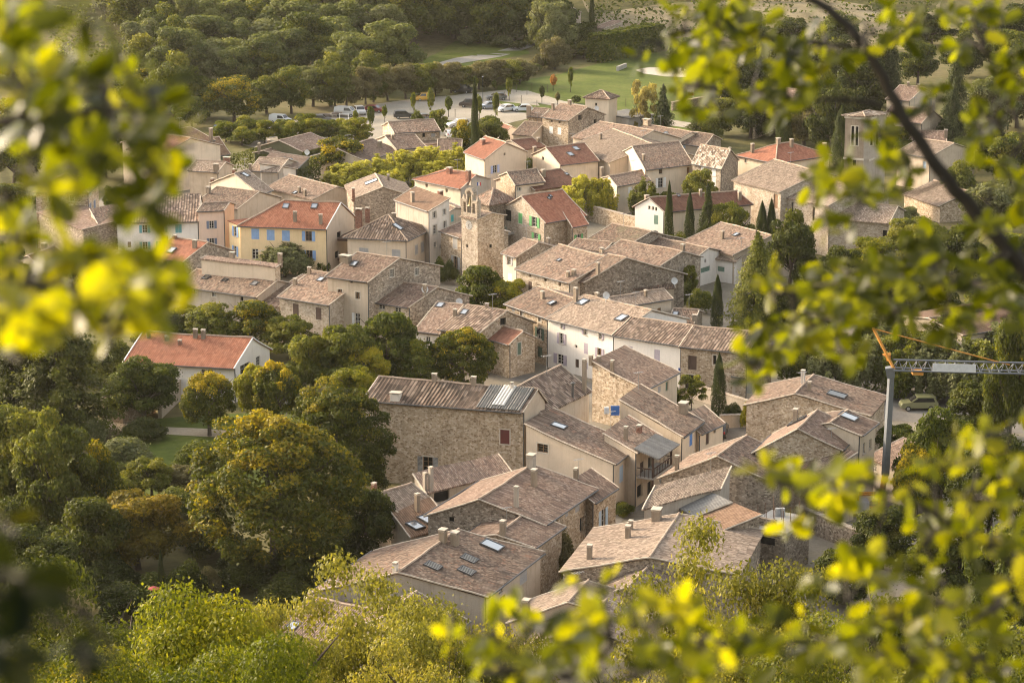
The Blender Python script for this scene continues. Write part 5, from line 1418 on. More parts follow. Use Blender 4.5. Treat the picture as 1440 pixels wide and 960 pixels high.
T('broad', 'olive', 690, 222, 168, 54, 'olive green hedge tree beside the very tall cypress', lod='m')
T('cyp', 'cyp', 940, 364, 257, 15, 'cypress before the white gable', lod='m', var=0)
T('cyp', 'cyp', 969, 362, 271, 17, 'cypress before the reddish roof', lod='m', var=1)
T('spru', 'cyp', 994, 360, 256, 38, 'bushy dark conifer beside the cypresses', lod='m')
T('broad', 'olive', 1028, 362, 288, 62, 'round olive green tree below the reddish roof', lod='m')
T('shrub', 'olive', 952, 366, 318, 40, 'bush between two cypresses', lod='m')
T('cyp', 'cyp', 1070, 378, 285, 24, 'clustered cypress below the church choir', lod='m', var=2)
T('cyp', 'cyp', 1083, 378, 281, 20, 'taller clustered cypress below the church choir', lod='m', var=0)
T('broad', 'dark', 1110, 405, 302, 78, 'dense dark green tree behind the brown spruce', lod='m', var=2)
T('spru', 'olive', 1062, 470, 322, 96, 'big brownish green conifer at the end of the row', lod='n', var=1)
T('cyp', 'cyp', 1008, 466, 387, 19, 'dark cypress behind the row', lod='m', var=1)
T('cyp', 'cyp', 1010, 597, 497, 24, 'dark cypress in front of the stone barn', lod='m', var=2)
T('shrub', 'dark', 965, 432, 392, 28, 'dark ivy column beside the courtyard house', lod='m')
T('broad', 'olive', 968, 420, 374, 24, 'thin yellowish bush over the ivy column', lod='m')
T('shrub', 'green', 985, 440, 400, 40, 'green garden bush behind the courtyard house', lod='m')
T('shrub', 'green', 940, 382, 364, 50, 'low green plants beside the white walled shed', lod='f')
T('shrub', 'green', 948, 575, 540, 36, 'green bush by the stone gabled house', lod='m')
T('airy', 'olive', 972, 580, 524, 46, 'thin yellow green shrub before the barn door', lod='m')
T('shrub', 'dark', 1030, 592, 563, 34, 'dark bush beside the cypress and curved wall', lod='m')
T('shrub', 'brite', 726, 520, 497, 32, 'bright green bush under the red lean-to', lod='m')
T('shrub', 'green', 877, 726, 700, 34, 'green hedge in the narrow lane', lod='m')
T('shrub', 'brown', 788, 812, 735, 52, 'bare brownish creeper bush in the lane', lod='m')
T('shrub', 'yell', 1048, 605, 560, 16, 'yellow creeper on the stone gable corner', lod='m')
T('cyp', 'cyp', 1126, 400, 320, 22, 'cypress half hidden by yellow leaves', lod='m')
T('broad', 'brite', 1226, 392, 337, 68, 'bright green umbrella shaped pine', name='pine_tree', lod='m')
# --- plane tree wood on the right
for i, (px, by, ty, w) in enumerate(((1130, 542, 470, 74), (1175, 552, 468, 80), (1218, 554, 470, 84), (1262, 557, 462, 84), (1306, 560, 465, 88), (1352, 567, 470, 92), (1398, 572, 470, 90), (1150, 520, 440, 80), (1240, 520, 436, 90), (1330, 525, 440, 92), (1420, 530, 445, 90))):
    T('plane', 'grey' if i % 3 else 'green', px, by, ty, w, 'grey green plane tree in the square behind the crane', group='plane trees behind the crane', lod='m')
T('broad', 'gold', 1418, 640, 455, 76, 'golden autumn tree under the crane jib', lod='n')
T('broad', 'dark', 1372, 616, 540, 86, 'dark tree standing behind the olive car', lod='m')
T('broad', 'green', 1322, 720, 580, 110, 'round green tree next to the crane mast', lod='n', var=2)
T('broad', 'gold', 1288, 730, 630, 70, 'golden green tree close to the crane base', lod='m')
T('broad', 'green', 1262, 650, 596, 60, 'green tree in the gap behind the crane mast', lod='m')
T('broad', 'dark', 1390, 760, 610, 120, 'dark green tree beyond the crane base', lod='n', var=0)
T('broad', 'dark', 1240, 800, 715, 90, 'dark shaded tree below the crane base', lod='m')
T('broad', 'dark', 1330, 850, 720, 120, 'deep green tree on the lower slope under the crane', lod='n', var=1)
T('broad', 'dark', 1190, 850, 770, 90, 'dark tree beneath the concrete terrace', lod='m')
T('broad', 'green', 1420, 900, 740, 120, 'tree at the lower slope edge beyond the leaves', lod='n')
# --- behind the church
RB = [(985, 200, 150, 60, 'spru', 'dark'), (1055, 195, 130, 70, 'broad', 'dark'), (1010, 190, 140, 60, 'broad', 'olive'), (1090, 190, 145, 60, 'broad', 'brown'), (1060, 185, 158, 40, 'spru', 'dark'),
      (1130, 205, 135, 76, 'broad', 'brown'), (1165, 215, 125, 70, 'broad', 'dark'), (1150, 190, 100, 70, 'broad', 'green'), (1210, 175, 90, 80, 'broad', 'dark'), (1120, 160, 85, 80, 'broad', 'olive'),
      (1040, 150, 80, 80, 'broad', 'dark'), (1000, 130, 75, 60, 'broad', 'dark'), (1080, 128, 60, 80, 'broad', 'green'), (1170, 130, 60, 80, 'broad', 'dark'), (1240, 235, 170, 50, 'broad', 'green'), (1265, 215, 180, 40, 'broad', 'brite'),
      (1225, 130, 70, 60, 'broad', 'dark'), (1290, 120, 60, 60, 'broad', 'green'), (1390, 190, 110, 80, 'broad', 'grey'), (1430, 180, 100, 80, 'broad', 'brown'), (1375, 240, 170, 70, 'broad', 'dark'), (1420, 260, 190, 80, 'broad', 'green'),
      (1350, 300, 230, 60, 'broad', 'olive'), (1400, 330, 260, 90, 'broad', 'grey'), (1290, 380, 310, 90, 'broad', 'olive'), (1350, 400, 320, 90, 'broad', 'dark'), (1420, 420, 330, 90, 'broad', 'green'), (1270, 340, 290, 50, 'broad', 'grey'),
      (1180, 420, 350, 70, 'broad', 'dark'), (1150, 450, 380, 80, 'broad', 'dark'), (1230, 440, 380, 90, 'broad', 'dark'), (1310, 460, 390, 90, 'broad', 'dark'), (1390, 480, 400, 90, 'broad', 'olive'), (1100, 470, 400, 60, 'broad', 'dark'),
      (1350, 108, 50, 60, 'broad', 'dark'), (1420, 105, 45, 70, 'broad', 'green')]
for px, by, ty, w, k, c in RB:
    T(k, c, px, by, ty, w, 'leafy tree in the loose wood around and beyond the church', group='trees around the church', lod='m')
T('cyp', 'cyp', 1102, 210, 142, 26, 'broad cypress behind the red hipped roof', lod='m')
T('cyp', 'cyp', 1182, 240, 150, 30, 'tall cypress tight beside the church tower', lod='m')
T('spru', 'spru', 1340, 205, 66, 56, 'tall dark spruce beside the cream gable house', lod='n', var=0)
T('spru', 'spru', 1250, 130, 22, 44, 'distant dark spruce above the branch', lod='m', var=1)
T('spru', 'spru', 932, 205, 118, 46, 'dark spruce on the meadow edge next to the golden tree', lod='m', var=2)
T('airy', 'lgold', 905, 200, 112, 46, 'light golden tree on the meadow edge', lod='m', var=2)
T('broad', 'olive', 994, 208, 166, 36, 'olive bush tree in the small orchard', lod='m')
# --- car park saplings
for px, by, ty, w, c in ((541, 172, 150, 12, 'brite'), (522, 186, 152, 15, 'green'), (500, 178, 156, 11, 'brite'), (606, 165, 128, 16, 'olive'), (581, 163, 132, 11, 'brite'), (631, 165, 137, 15, 'green'), (674, 172, 137, 13, 'green'), (697, 172, 133, 14, 'olive'),
                      (668, 130, 108, 14, 'brite'), (695, 128, 114, 11, 'olive'), (716, 142, 112, 14, 'olive'), (762, 145, 122, 11, 'dark'), (784, 148, 131, 11, 'brown'), (802, 130, 97, 11, 'green')):
    T('sap', c, px, by, ty, w, 'young tree on a thin stem in the car park', group='saplings in the car park', lod='f')
T('sap', 'orng', 778, 128, 106, 14, 'little orange leaved sapling in the meadow', lod='f')
T('shrub', 'olive', 588, 185, 152, 24, 'yellow tipped bush at the parked cars', lod='f')
T('broad', 'olive', 615, 190, 156, 28, 'bushy young tree over the stone barn', lod='f')
T('shrub', 'green', 810, 146, 130, 14, 'small green bush beside the meadow path', lod='f')
for px, by, ty, w in ((345, 198, 165, 42), (372, 202, 170, 36), (398, 196, 168, 30), (412, 202, 172, 40), (440, 200, 168, 40), (462, 198, 170, 36), (478, 198, 169, 38), (500, 202, 168, 46), (428, 190, 160, 34), (340, 205, 180, 40), (318, 200, 172, 40)):
    T('broad', 'brite', px, by, ty, w, 'yellow green bushy tree in the row along the car park edge', group='bushy trees along the car park', lod='m')
# --- woods
WG = dict(group='trees of the wood', lod='m')
WL = 'tree in the dense wood behind the car park'
rw = random.Random(42)
front = [(190, 150, 95, 70, 'broad', 'gold'), (245, 165, 80, 84, 'broad', 'olive'), (330, 172, 112, 78, 'broad', 'gold'), (290, 165, 110, 50, 'broad', 'green'), (375, 160, 110, 56, 'broad', 'olive'), (410, 160, 98, 56, 'broad', 'green'), (440, 150, 95, 60, 'broad', 'grey'),
         (465, 150, 80, 66, 'broad', 'olive'), (500, 118, 50, 84, 'broad', 'wood'), (555, 112, 32, 82, 'broad', 'wood'), (450, 105, 55, 70, 'broad', 'green'), (405, 110, 44, 70, 'broad', 'wood'), (365, 120, 62, 70, 'broad', 'olive'), (520, 130, 75, 60, 'broad', 'olive'), (330, 125, 70, 60, 'broad', 'wood')]
for px, by, ty, w, k, c in front:
    T(k, c, px, by, ty, w, 'bushy tree at the near edge of the wood', group='trees at the near edge of the wood', lod='m')
for i in range(14):
    px = 470 + i * 20 + rw.uniform(-5, 5)
    by = 152 - i * 2.6; ty = by - 50 + i * 1.2 + rw.uniform(-4, 4)
    T('broad', 'brown' if i % 3 else 'olive', px, by, ty, rw.uniform(38, 50), 'dry brownish tree in the hedgerow above the car park', group='brownish hedgerow trees', lod='m')
for i in range(17):
    px = 700 + i * 7 + rw.uniform(-3, 3); by = 116 - i * 2.6
    T('shrub', 'olive' if i % 2 else 'brown', px, by + 4, by - 17 + rw.uniform(-4, 4), rw.uniform(20, 30), 'low hedgerow bush along the meadow', group='hedgerow bushes along the meadow', lod='f')
for row, (by, ty, x0, x1, st) in enumerate(((118, 52, 205, 400, 40), (100, 28, 200, 480, 44), (78, 8, 225, 780, 46), (58, -20, 200, 780, 48), (34, -48, 180, 760, 50), (14, -70, 150, 800, 56))):
    x = x0
    while x < x1:
        if not (row <= 0 and x > 430) and not (row in (1, 2) and 555 < x < 770):
            T('broad', ('wood', 'green', 'wood', 'olive', 'wood', 'grey')[rw.randrange(6)], x + rw.uniform(-8, 8), by + rw.uniform(-4, 4), ty + rw.uniform(-10, 8), rw.uniform(62, 92), WL, **WG)
        x += st
T('broad', 'green', 722, 60, -10, 66, 'large fresh green tree at the edge of the far lawn', lod='m')
T('broad', 'grey', 656, 64, 42, 24, 'round shrub tree on the far lawn', lod='f')
T('shrub', 'green', 675, 62, 38, 34, 'group of garden shrubs on the far lawn', lod='f')
T('shrub', 'grey', 706, 66, 46, 34, 'grey green garden bush by the far drive', lod='f')
T('shrub', 'dark', 727, 70, 52, 26, 'dark bush beside the far drive', lod='f')
T('broad', 'brown', 780, 98, 55, 44, 'gnarled greyish tree by the meadow hedge', lod='m')
T('cyp', 'cyp', 832, 56, -10, 10, 'slim cypress in front of the vineyard', lod='m')
T('broad', 'olive', 820, 82, 60, 26, 'yellowish bush at the hedge end', lod='f')
T('shrub', 'olive', 748, 64, 42, 26, 'brown green tree beside the farm drive', lod='f')
# far right and upper edge behind branches
for px, by, ty, w, c in ((1050, 70, 20, 60, 'wood'), (1110, 75, 28, 60, 'dark'), (1180, 72, 20, 60, 'wood'), (960, 100, 55, 50, 'wood'), (1310, 66, 20, 60, 'dark'), (1380, 70, 15, 70, 'wood'), (1440, 64, 10, 70, 'dark'), (1480, 120, 50, 80, 'wood'),
                          (20, 120, 60, 90, 'wood'), (70, 130, 75, 80, 'wood'), (130, 140, 90, 70, 'wood'), (-30, 110, 40, 90, 'dark'), (20, 200, 140, 80, 'olive'), (80, 215, 160, 80, 'olive'), (130, 200, 150, 70, 'wood'), (160, 230, 180, 50, 'green'), (150, 250, 205, 40, 'green'), (20, 260, 190, 80, 'olive'), (10, 330, 260, 80, 'olive'), (160, 300, 262, 30, 'green'),
                          (210, 160, 120, 60, 'olive'), (270, 180, 140, 50, 'green'), (10, 420, 340, 70, 'olive'), (80, 420, 370, 70, 'olive'), (150, 430, 385, 70, 'olive'), (215, 440, 395, 60, 'olive'), (120, 440, 400, 70, 'green')):
    T('broad', c, px, by, ty, w, 'tree half veiled by blurred leaves around the village edge', group='veiled trees at the village edge', lod='m')

# --- near slope, seen from above
D_ = tree_d
SL = dict(lod='s')
D_('broad', 'brite', 300, 812, 44, 210, 'bright green oak bush on the slope below the shady garden', **SL)
D_('broad', 'brite', 190, 865, 38, 240, 'bright sunlit oak bush in the lower corner of the slope', **SL)
D_('broad', 'brite', 375, 872, 36, 190, 'bright green oak bush next to the airy yellow acacia', **SL)
D_('broad', 'gold', 70, 905, 36, 200, 'golden oak bush at the bottom corner of the slope', **SL)
D_('airy', 'acac', 497, 742, 52, 230, 'airy yellow acacia over the lowest roofs', **SL)
D_('airy', 'acac', 425, 785, 50, 170, 'slender yellow acacia at the foot of the huge tree', **SL)
D_('airy', 'acac', 605, 775, 50, 220, 'airy yellow acacia before the wide old house', **SL)
D_('airy', 'acac', 548, 762, 49, 200, 'feathery acacia between two taller acacias', **SL)
D_('airy', 'acac', 660, 800, 47, 190, 'feathery acacia screening the wall of the wide old house', **SL)
D_('airy', 'acac', 700, 846, 46, 170, 'thin acacia sprays beside the lane entrance', **SL)
D_('airy', 'acac', 560, 868, 44, 200, 'yellow acacia below the taller ones', **SL)
D_('airy', 'acac', 455, 850, 46, 170, 'yellow acacia next to the bright oak bushes', **SL)
D_('airy', 'acac', 640, 880, 42, 170, 'low yellow acacia spray above the bottom twigs', **SL)
D_('airy', 'acac', 985, 690, 58, 220, 'tall airy acacia in front of the sunlit pale roof', **SL)
D_('airy', 'acac', 1085, 742, 56, 220, 'airy olive acacia under the concrete terrace', **SL)
D_('airy', 'acac', 930, 800, 52, 190, 'acacia spray over the pale tiled roofs', **SL)
D_('airy', 'acac', 1040, 830, 50, 240, 'dense acacia on the slope in front of the dark trees', **SL)
D_('broad', 'olive', 1180, 850, 48, 220, 'olive green slope tree under the dark terrace trees', **SL)
D_('broad', 'dark', 1290, 800, 60, 200, 'dark green slope tree below the crane', **SL)
D_('broad', 'olive', 1390, 830, 46, 220, 'slope tree in the lower corner behind bright leaves', **SL)
D_('broad', 'dark', 60, 770, 70, 230, 'very dark shaded slope tree by the shady garden', **SL)
D_('broad', 'dark', 170, 850, 62, 180, 'dark slope tree below the dark thicket', **SL)

# --- hedges
def hedge(p, q, h, w, label, col='green', n=5200, lf=.28, name='hedge'):
    a, b = G(*p), G(*q); L = (b - a).length; d = (b - a).normalized(); s = Vector((-d.y, d.x, 0)).normalized()
    rng = np.random.default_rng(int(L * 100)); c0 = (a + b) / 2
    u = rng.random(n); f = rng.integers(0, 4, n)
    t = rng.random(n)
    off = np.where(f == 0, -w / 2, np.where(f == 1, w / 2, (t - .5) * w)); zz = np.where(f < 2, t * h, h)
    endm = rng.random(n) < .06; u = np.where(endm, np.round(u), u); zz = np.where(endm, rng.random(n) * h, zz); off = np.where(endm, (rng.random(n) - .5) * w, off)
    bump = .16 * np.sin(u * L * 1.1) + .12 * np.sin(u * L * 2.7 + 1) + rng.normal(size=n) * .12
    off = off + np.sign(off) * bump; zz = zz + np.where(f >= 2, bump, 0)
    A_ = np.array(a - c0); Dv = np.array(b - a); S = np.array(s)
    C = A_ + u[:, None] * Dv + off[:, None] * S + np.stack([0 * u, 0 * u, zz], 1)
    N = np.where((f < 2)[:, None], np.sign(off)[:, None] * S, np.array([0, 0, 1.0])) + rng.normal(size=(n, 3)) * .5
    N /= np.linalg.norm(N, axis=1)[:, None]
    me = rot_quads(C, N, lf, .6, rng, .45 + .16 * rng.normal(size=n), name); me.materials.append(leafm(col))
    o = bpy.data.objects.new(name, me); COL.objects.link(o); o.location = c0
    tag(o, label, 'hedge'); return o
hedge((836, 88), (925, 70), 6.3, 4, 'long tall clipped hedge along the meadow top', 'green', 9000, .4)
hedge((770, 50), (806, 46), 2.0, 4, 'low clipped hedge with yellow top beside the farm barn', 'olive', 2500, .4)
hedge((802, 66), (830, 60), 4.6, 4, 'dark clipped hedge block beside the slim cypress', 'dark', 3000, .4)

# --- ivy on walls: leafy sheets hanging on a house side
def ivy(p, q, z0, z1, label, n=1500, lf=.16, col='dark', ez=None):
    a, b = P(*p, z1), P(*q, z1); c0 = (a + b) / 2; c0.z = (z0 + z1) / 2
    rng = np.random.default_rng(int(abs(a.x) * 10)); u = rng.random(n); v = rng.random(n) ** .8
    d = np.array(b - a); nn = np.array(Vector((-(b - a).y, (b - a).x, 0)).normalized())
    if nn[1] > 0: nn = -nn
    keep = np.sin(u * 23) * .15 + np.sin(u * 9 + 2) * .2 + .75 > (1 - v) * .8
    u, v = u[keep], v[keep]; n = len(u)
    C = np.array(a) - np.array(c0) + u[:, None] * d; C[:, 2] = (z0 - z1) * (1 - v) + (z1 - c0.z)
    C += nn * (.05 + .25 * rng.random(n))[:, None]
    N = nn + rng.normal(size=(n, 3)) * .45; N /= np.linalg.norm(N, axis=1)[:, None]
    me = rot_quads(C, N, lf, .7, rng, .4 + .2 * rng.normal(size=n), 'ivy'); me.materials.append(leafm(col))
    o = bpy.data.objects.new('ivy', me); COL.objects.link(o); o.location = c0; tag(o, label, 'ivy'); return o
ivy((417, 238), (449, 230), .2, 5.2, 'dark ivy curtain on the white lean-to house', 1600)
ivy((425, 214), (468, 203), .5, 4.4, 'ivy covering the wall beside the autumn tree', 1600)
ivy((362, 217), (384, 218), .3, 3.8, 'ivy along the long low garden roof', 1000)
ivy((310, 222), (362, 206), .2, 4.0, 'ivy wall between the brown roofs and bushy trees', 1600)
ivy((836, 800), (870, 793), .5, 5.0, 'patchy green ivy on the stone gable under the sunlit roof', 700, .14, 'brite')
ivy((488, 572), (506, 578), .2, 3.6, 'low creeper at the corner of the huge stone house', 500, .16, 'green')

# --- vineyard and lavender rows
def rows(name, quad, spacing, label, col, hgt, perm, seed, cat='vines'):
    a, b, c, d = [G(*q) for q in quad]                              # near-left near-right far-right far-left
    rng = np.random.default_rng(seed); Cs = []
    L = ((d - a).length + (c - b).length) / 2; nr = int(L / spacing)
    for i in range(nr):
        f = i / nr; p = a.lerp(d, f); q = b.lerp(c, f); ln = (q - p).length; n = int(ln * perm)
        u = rng.random(n)
        gap = np.sin(u * ln * .21 + i * 3) > -.96
        u = u[gap]; n = len(u)
        X = p.x + (q.x - p.x) * u + rng.normal(size=n) * .2; Y = p.y + (q.y - p.y) * u + rng.normal(size=n) * .3
        Z = np.array([terrain(x, y) for x, y in zip(X, Y)]) + .25 + hgt * rng.random(n)
        Cs.append(np.stack([X, Y, Z], 1))
    C = np.concatenate(Cs); c0 = Vector(C.mean(0)); C = C - np.array(c0)
    n = len(C); N = rng.normal(size=(n, 3)) * .6 + np.array([0, -.3, .8]); N /= np.linalg.norm(N, axis=1)[:, None]
    me = rot_quads(C, N, .42, .7, rng, .45 + .2 * rng.normal(size=n), name); me.materials.append(leafm(col))
    o = bpy.data.objects.new(name, me); COL.objects.link(o); o.location = c0
    tag(o, label, cat, kind='stuff'); return o
rows('vineyard', ((846, 46), (1290, 66), (1330, -26), (800, -26)), 4.4, 'long green vine rows on the slope beyond the hedge', 'green', 1.3, 5.5, 3)
rows('lavender_field', ((80, 82), (205, 78), (215, 4), (60, 4)), 4.0, 'grey green crop rows beside the dark wood', 'grey', .7, 4.5, 4, 'crop')
EXPO, WBT = 1.74, 6850
# ------------------------------------------------------------------ ground, roads, sky
def ground_mat():
    t = NT('ground_earth_grass'); g = t.n('ShaderNodeNewGeometry')
    n1 = t.noise(g, 0, .035, 6, .65); n2 = t.noise(g, 0, .6, 4, .7)
    a = t.ramp(n1, 0, [(.35, (.085, .085, .030)), (.55, (.13, .115, .05)), (.7, (.17, .135, .075))])
    c = t.mix(None, 0, a, 0, t.ramp(n2, 0, [(.3, (.6, .62, .55)), (.7, (1.2, 1.15, 1.1))]), 0, 'MULTIPLY', .9)
    return t.done(c, 2, .95, n2, 0, .2, .7, spec=.1)
def meadow_mat():
    t = NT('meadow_grass'); g = t.n('ShaderNodeNewGeometry')
    n1 = t.noise(g, 0, .05, 6, .7); n2 = t.noise(g, 0, .9, 4, .7)
    a = t.ramp(n1, 0, [(.32, (.050, .068, .014)), (.5, (.090, .112, .021)), (.68, (.135, .136, .038)), (.8, (.155, .14, .06))])
    c = t.mix(None, 0, a, 0, t.ramp(n2, 0, [(.3, (.7, .72, .66)), (.7, (1.15, 1.15, 1.1))]), 0, 'MULTIPLY', .8)
    return t.done(c, 2, .95, n2, 0, .12, .7, spec=.1)
def gravel_mat(nm, c0, c1):
    t = NT(nm); g = t.n('ShaderNodeNewGeometry')
    n1 = t.noise(g, 0, .12, 6, .7); n2 = t.noise(g, 0, 3.0, 4, .7)
    a = t.ramp(n1, 0, [(.35, c0), (.62, c1)])
    c = t.mix(None, 0, a, 0, t.ramp(n2, 0, [(.3, (.75, .75, .74)), (.7, (1.12, 1.12, 1.1))]), 0, 'MULTIPLY', .8)
    return t.done(c, 2, .95, n2, 0, .05, .6, spec=.1)
def make_ground():
    xs = np.concatenate([np.linspace(-900, -330, 20)[:-1], np.linspace(-330, 330, 111), np.linspace(330, 900, 20)[1:]])
    ys = np.concatenate([np.linspace(-60, 0, 8)[:-1], np.linspace(0, 210, 71)[:-1], np.linspace(210, 620, 42)[:-1], np.linspace(620, 900, 71)[:-1], np.linspace(900, 1700, 33)])
    V = [(x, y, terrain(x, y)) for y in ys for x in xs]; nx = len(xs)
    Fc = [(j * nx + i, j * nx + i + 1, (j + 1) * nx + i + 1, (j + 1) * nx + i) for j in range(len(ys) - 1) for i in range(nx - 1)]
    me = bpy.data.meshes.new('ground'); me.from_pydata(V, [], Fc); me.materials.append(ground_mat()); me.polygons.foreach_set('use_smooth', np.ones(len(Fc), bool)); me.update()
    o = bpy.data.objects.new('ground', me); COL.objects.link(o); o['kind'] = 'structure'
make_ground()
def sheet_px(name, pix, lift, mat, sub=0, organic=.5):
    """flat patch on the ground; its outline wanders a little like a worn edge"""
    pts = [G(*p) for p in pix]; out = []
    n = len(pts)
    for i in range(n):
        a, b = pts[i], pts[(i + 1) % n]; L = (b - a).length; k = max(1, int(L / 3.0))
        for j in range(k):
            p = a.lerp(b, j / k)
            p.x += organic * noise.noise((p.x * .2, p.y * .2, 2)); p.y += organic * noise.noise((p.x * .2, p.y * .2, 9))
            out.append(Vector((p.x, p.y, terrain(p.x, p.y) + lift)))
    import bmesh
    bm = bmesh.new(); vs = [bm.verts.new(v) for v in out]; f = bm.faces.new(vs)
    bmesh.ops.triangulate(bm, faces=[f])
    me = bpy.data.meshes.new(name); bm.to_mesh(me); bm.free(); me.materials.append(mat)
    for p in me.polygons:
        if p.normal.z < 0: p.flip()
    o = bpy.data.objects.new(name, me); COL.objects.link(o); o['kind'] = 'structure'; return o
GRV = gravel_mat('pale_gravel', (.27, .235, .185), (.34, .30, .245))
STRT = gravel_mat('worn_asphalt', (.15, .135, .12), (.22, .20, .175))
sheet_px('meadow', [(700, 118), (780, 106), (862, 84), (930, 72), (1010, 86), (1010, 230), (860, 216), (700, 150)], .02, meadow_mat())
sheet_px('vineyard_soil', [(846, 50), (1290, 70), (1340, -30), (800, -30)], .05, gravel_mat('dry_vineyard_soil', (.19, .155, .09), (.27, .22, .14)))
sheet_px('lawn', [(585, 88), (640, 58), (700, 52), (735, 58), (745, 76), (700, 84), (640, 96)], .02, meadow_mat())
sheet_px('garden_lawn', [(90, 660), (200, 590), (420, 575), (470, 640), (330, 700), (200, 720)], .02, meadow_mat())
sheet_px('village_ground', [(150, 430), (60, 350), (190, 240), (430, 225), (700, 190), (860, 190), (990, 235), (1100, 320), (1180, 420), (1440, 560), (1440, 720), (1240, 870), (1000, 960), (700, 960), (560, 900), (560, 600), (470, 480), (300, 480)], .03, gravel_mat('village_yard', (.17, .15, .115), (.25, .215, .17)), organic=1)
sheet_px('car_park', [(345, 190), (400, 172), (470, 158), (530, 146), (600, 138), (660, 132), (720, 126), (745, 130), (760, 150), (745, 166), (700, 178), (690, 196), (640, 214), (560, 216), (420, 222), (340, 204)], .05, GRV, organic=1.0)
sheet_px('lane', [(720, 129), (742, 128), (790, 142), (860, 156), (990, 176), (990, 184), (850, 164), (780, 150), (730, 140)], .07, GRV)
sheet_px('road', [(604, 92), (640, 82), (700, 72), (745, 58), (760, 50), (764, 58), (748, 66), (704, 80), (645, 90), (610, 97)], .05, gravel_mat('grey_drive', (.22, .205, .185), (.28, .26, .235)))
sheet_px('grass_strip', [(612, 168), (668, 174), (700, 180), (690, 186), (640, 182), (606, 176)], .09, meadow_mat())
sheet_px('grass_verge', [(700, 142), (760, 150), (850, 168), (840, 176), (760, 162), (716, 156)], .09, meadow_mat())
sheet_px('sand_patch', [(893, 99), (915, 95), (960, 96), (985, 110), (935, 108), (905, 104)], .06, gravel_mat('bright_sand', (.40, .36, .30), (.46, .42, .36)))
sheet_px('garden_path', [(105, 612), (150, 592), (235, 600), (335, 606), (392, 600), (396, 608), (338, 616), (238, 612), (150, 604), (112, 625)], .05, gravel_mat('garden_gravel', (.36, .29, .21), (.45, .37, .28)))
sheet_px('street', [(720, 525), (800, 530), (1010, 590), (1060, 560), (1130, 575), (1090, 598), (1010, 625), (960, 680), (880, 730), (800, 800), (775, 800), (850, 720), (905, 660), (950, 600), (800, 548), (715, 535)], .06, STRT)
sheet_px('square', [(1100, 560), (1440, 540), (1440, 610), (1240, 590), (1110, 575)], .06, STRT)
sheet_px('churchyard', [(860, 330), (900, 318), (1000, 345), (1060, 350), (1000, 370), (880, 342)], .06, GRV)

# ------------------------------------------------------------------ garden walls
def gwall(p, q, h, label, wall='stong', t=.5, name='stone_wall', cap=True):
    a, b = G(*p), G(*q); d = (b - a); L = d.length; d.normalize(); n = Vector((-d.y, d.x, 0)); c = (a + b) / 2
    e = empty(name, c, label, 'wall')
    mb = MB(); N = max(2, int(L / 2))
    def hz(i): return h + .10 * noise.noise((i * .7, L, 3))
    for i in range(N):
        s0, s1 = L * (i / N - .5), L * ((i + 1) / N - .5)
        for sg in (-1, 1):
            o = n * (t / 2 * sg)
            mb.poly([d * s0 + o + Vector((0, 0, -.4)), d * s1 + o + Vector((0, 0, -.4)), d * s1 + o + Vector((0, 0, hz(i + 1))), d * s0 + o + Vector((0, 0, hz(i)))], [(s0, 0), (s1, 0), (s1, h), (s0, h)])
        mb.poly([d * s0 - n * t / 2 + Vector((0, 0, hz(i))), d * s1 - n * t / 2 + Vector((0, 0, hz(i + 1))), d * s1 + n * t / 2 + Vector((0, 0, hz(i + 1))), d * s0 + n * t / 2 + Vector((0, 0, hz(i)))], [(s0, 0), (s1, 0), (s1, t), (s0, t)])
    for sg in (-1, 1):
        s = L / 2 * sg
        mb.poly([d * s - n * t / 2 + Vector((0, 0, -.4)), d * s + n * t / 2 + Vector((0, 0, -.4)), d * s + n * t / 2 + Vector((0, 0, h)), d * s - n * t / 2 + Vector((0, 0, h))], [(0, 0), (t, 0), (t, h), (0, h)])
    mb.build('masonry', wallm(wall), e)
    if cap:
        cm = MB(); M = max(2, int(L / .8))
        for i in range(M):
            s = L * ((i + .5) / M - .5); cm.box(d * s + Vector((0, 0, h + .07 + .05 * noise.noise((i * .9, 1, L)))), L / M - .02, t + .14, .1, d, n)
        cm.build('coping', wallm('stonp'), e)
    return e
gwall((790, 300), (917, 335), 2.6, 'long garden wall with pale coping below the green shuttered chalet', 'stone')
gwall((798, 285), (860, 308), 2.4, 'upper garden wall under the pollarded plane trees', 'stong')
gwall((945, 156), (992, 148), 1.8, 'dry stone wall on the meadow edge behind the spruce', 'stong')
gwall((1060, 196), (1095, 180), 2.6, 'old stone wall in the dark trees beyond the red hipped house', 'stong')
gwall((975, 560), (1075, 592), 1.8, 'parapet wall along the road in front of the barn', 'greyp', name='parapet_wall')
gwall((1012, 602), (1060, 600), 1.5, 'low curved yard wall beside the dark bush', 'sand', name='yard_wall')
gwall((1120, 740), (1240, 790), 2.2, 'rough wall in the shade under the crane', 'stong')
gwall((868, 100), (880, 95), 1.0, 'short pale kerb wall by the sand patch', 'conc', name='kerb_wall', cap=False)
gwall((225, 588), (262, 552), 2.4, 'plastered slanting wall beside the bungalow', 'sand', name='garden_wall')
gwall((100, 620), (140, 600), .8, 'low wall along the bungalow drive', 'stone', name='drive_wall')

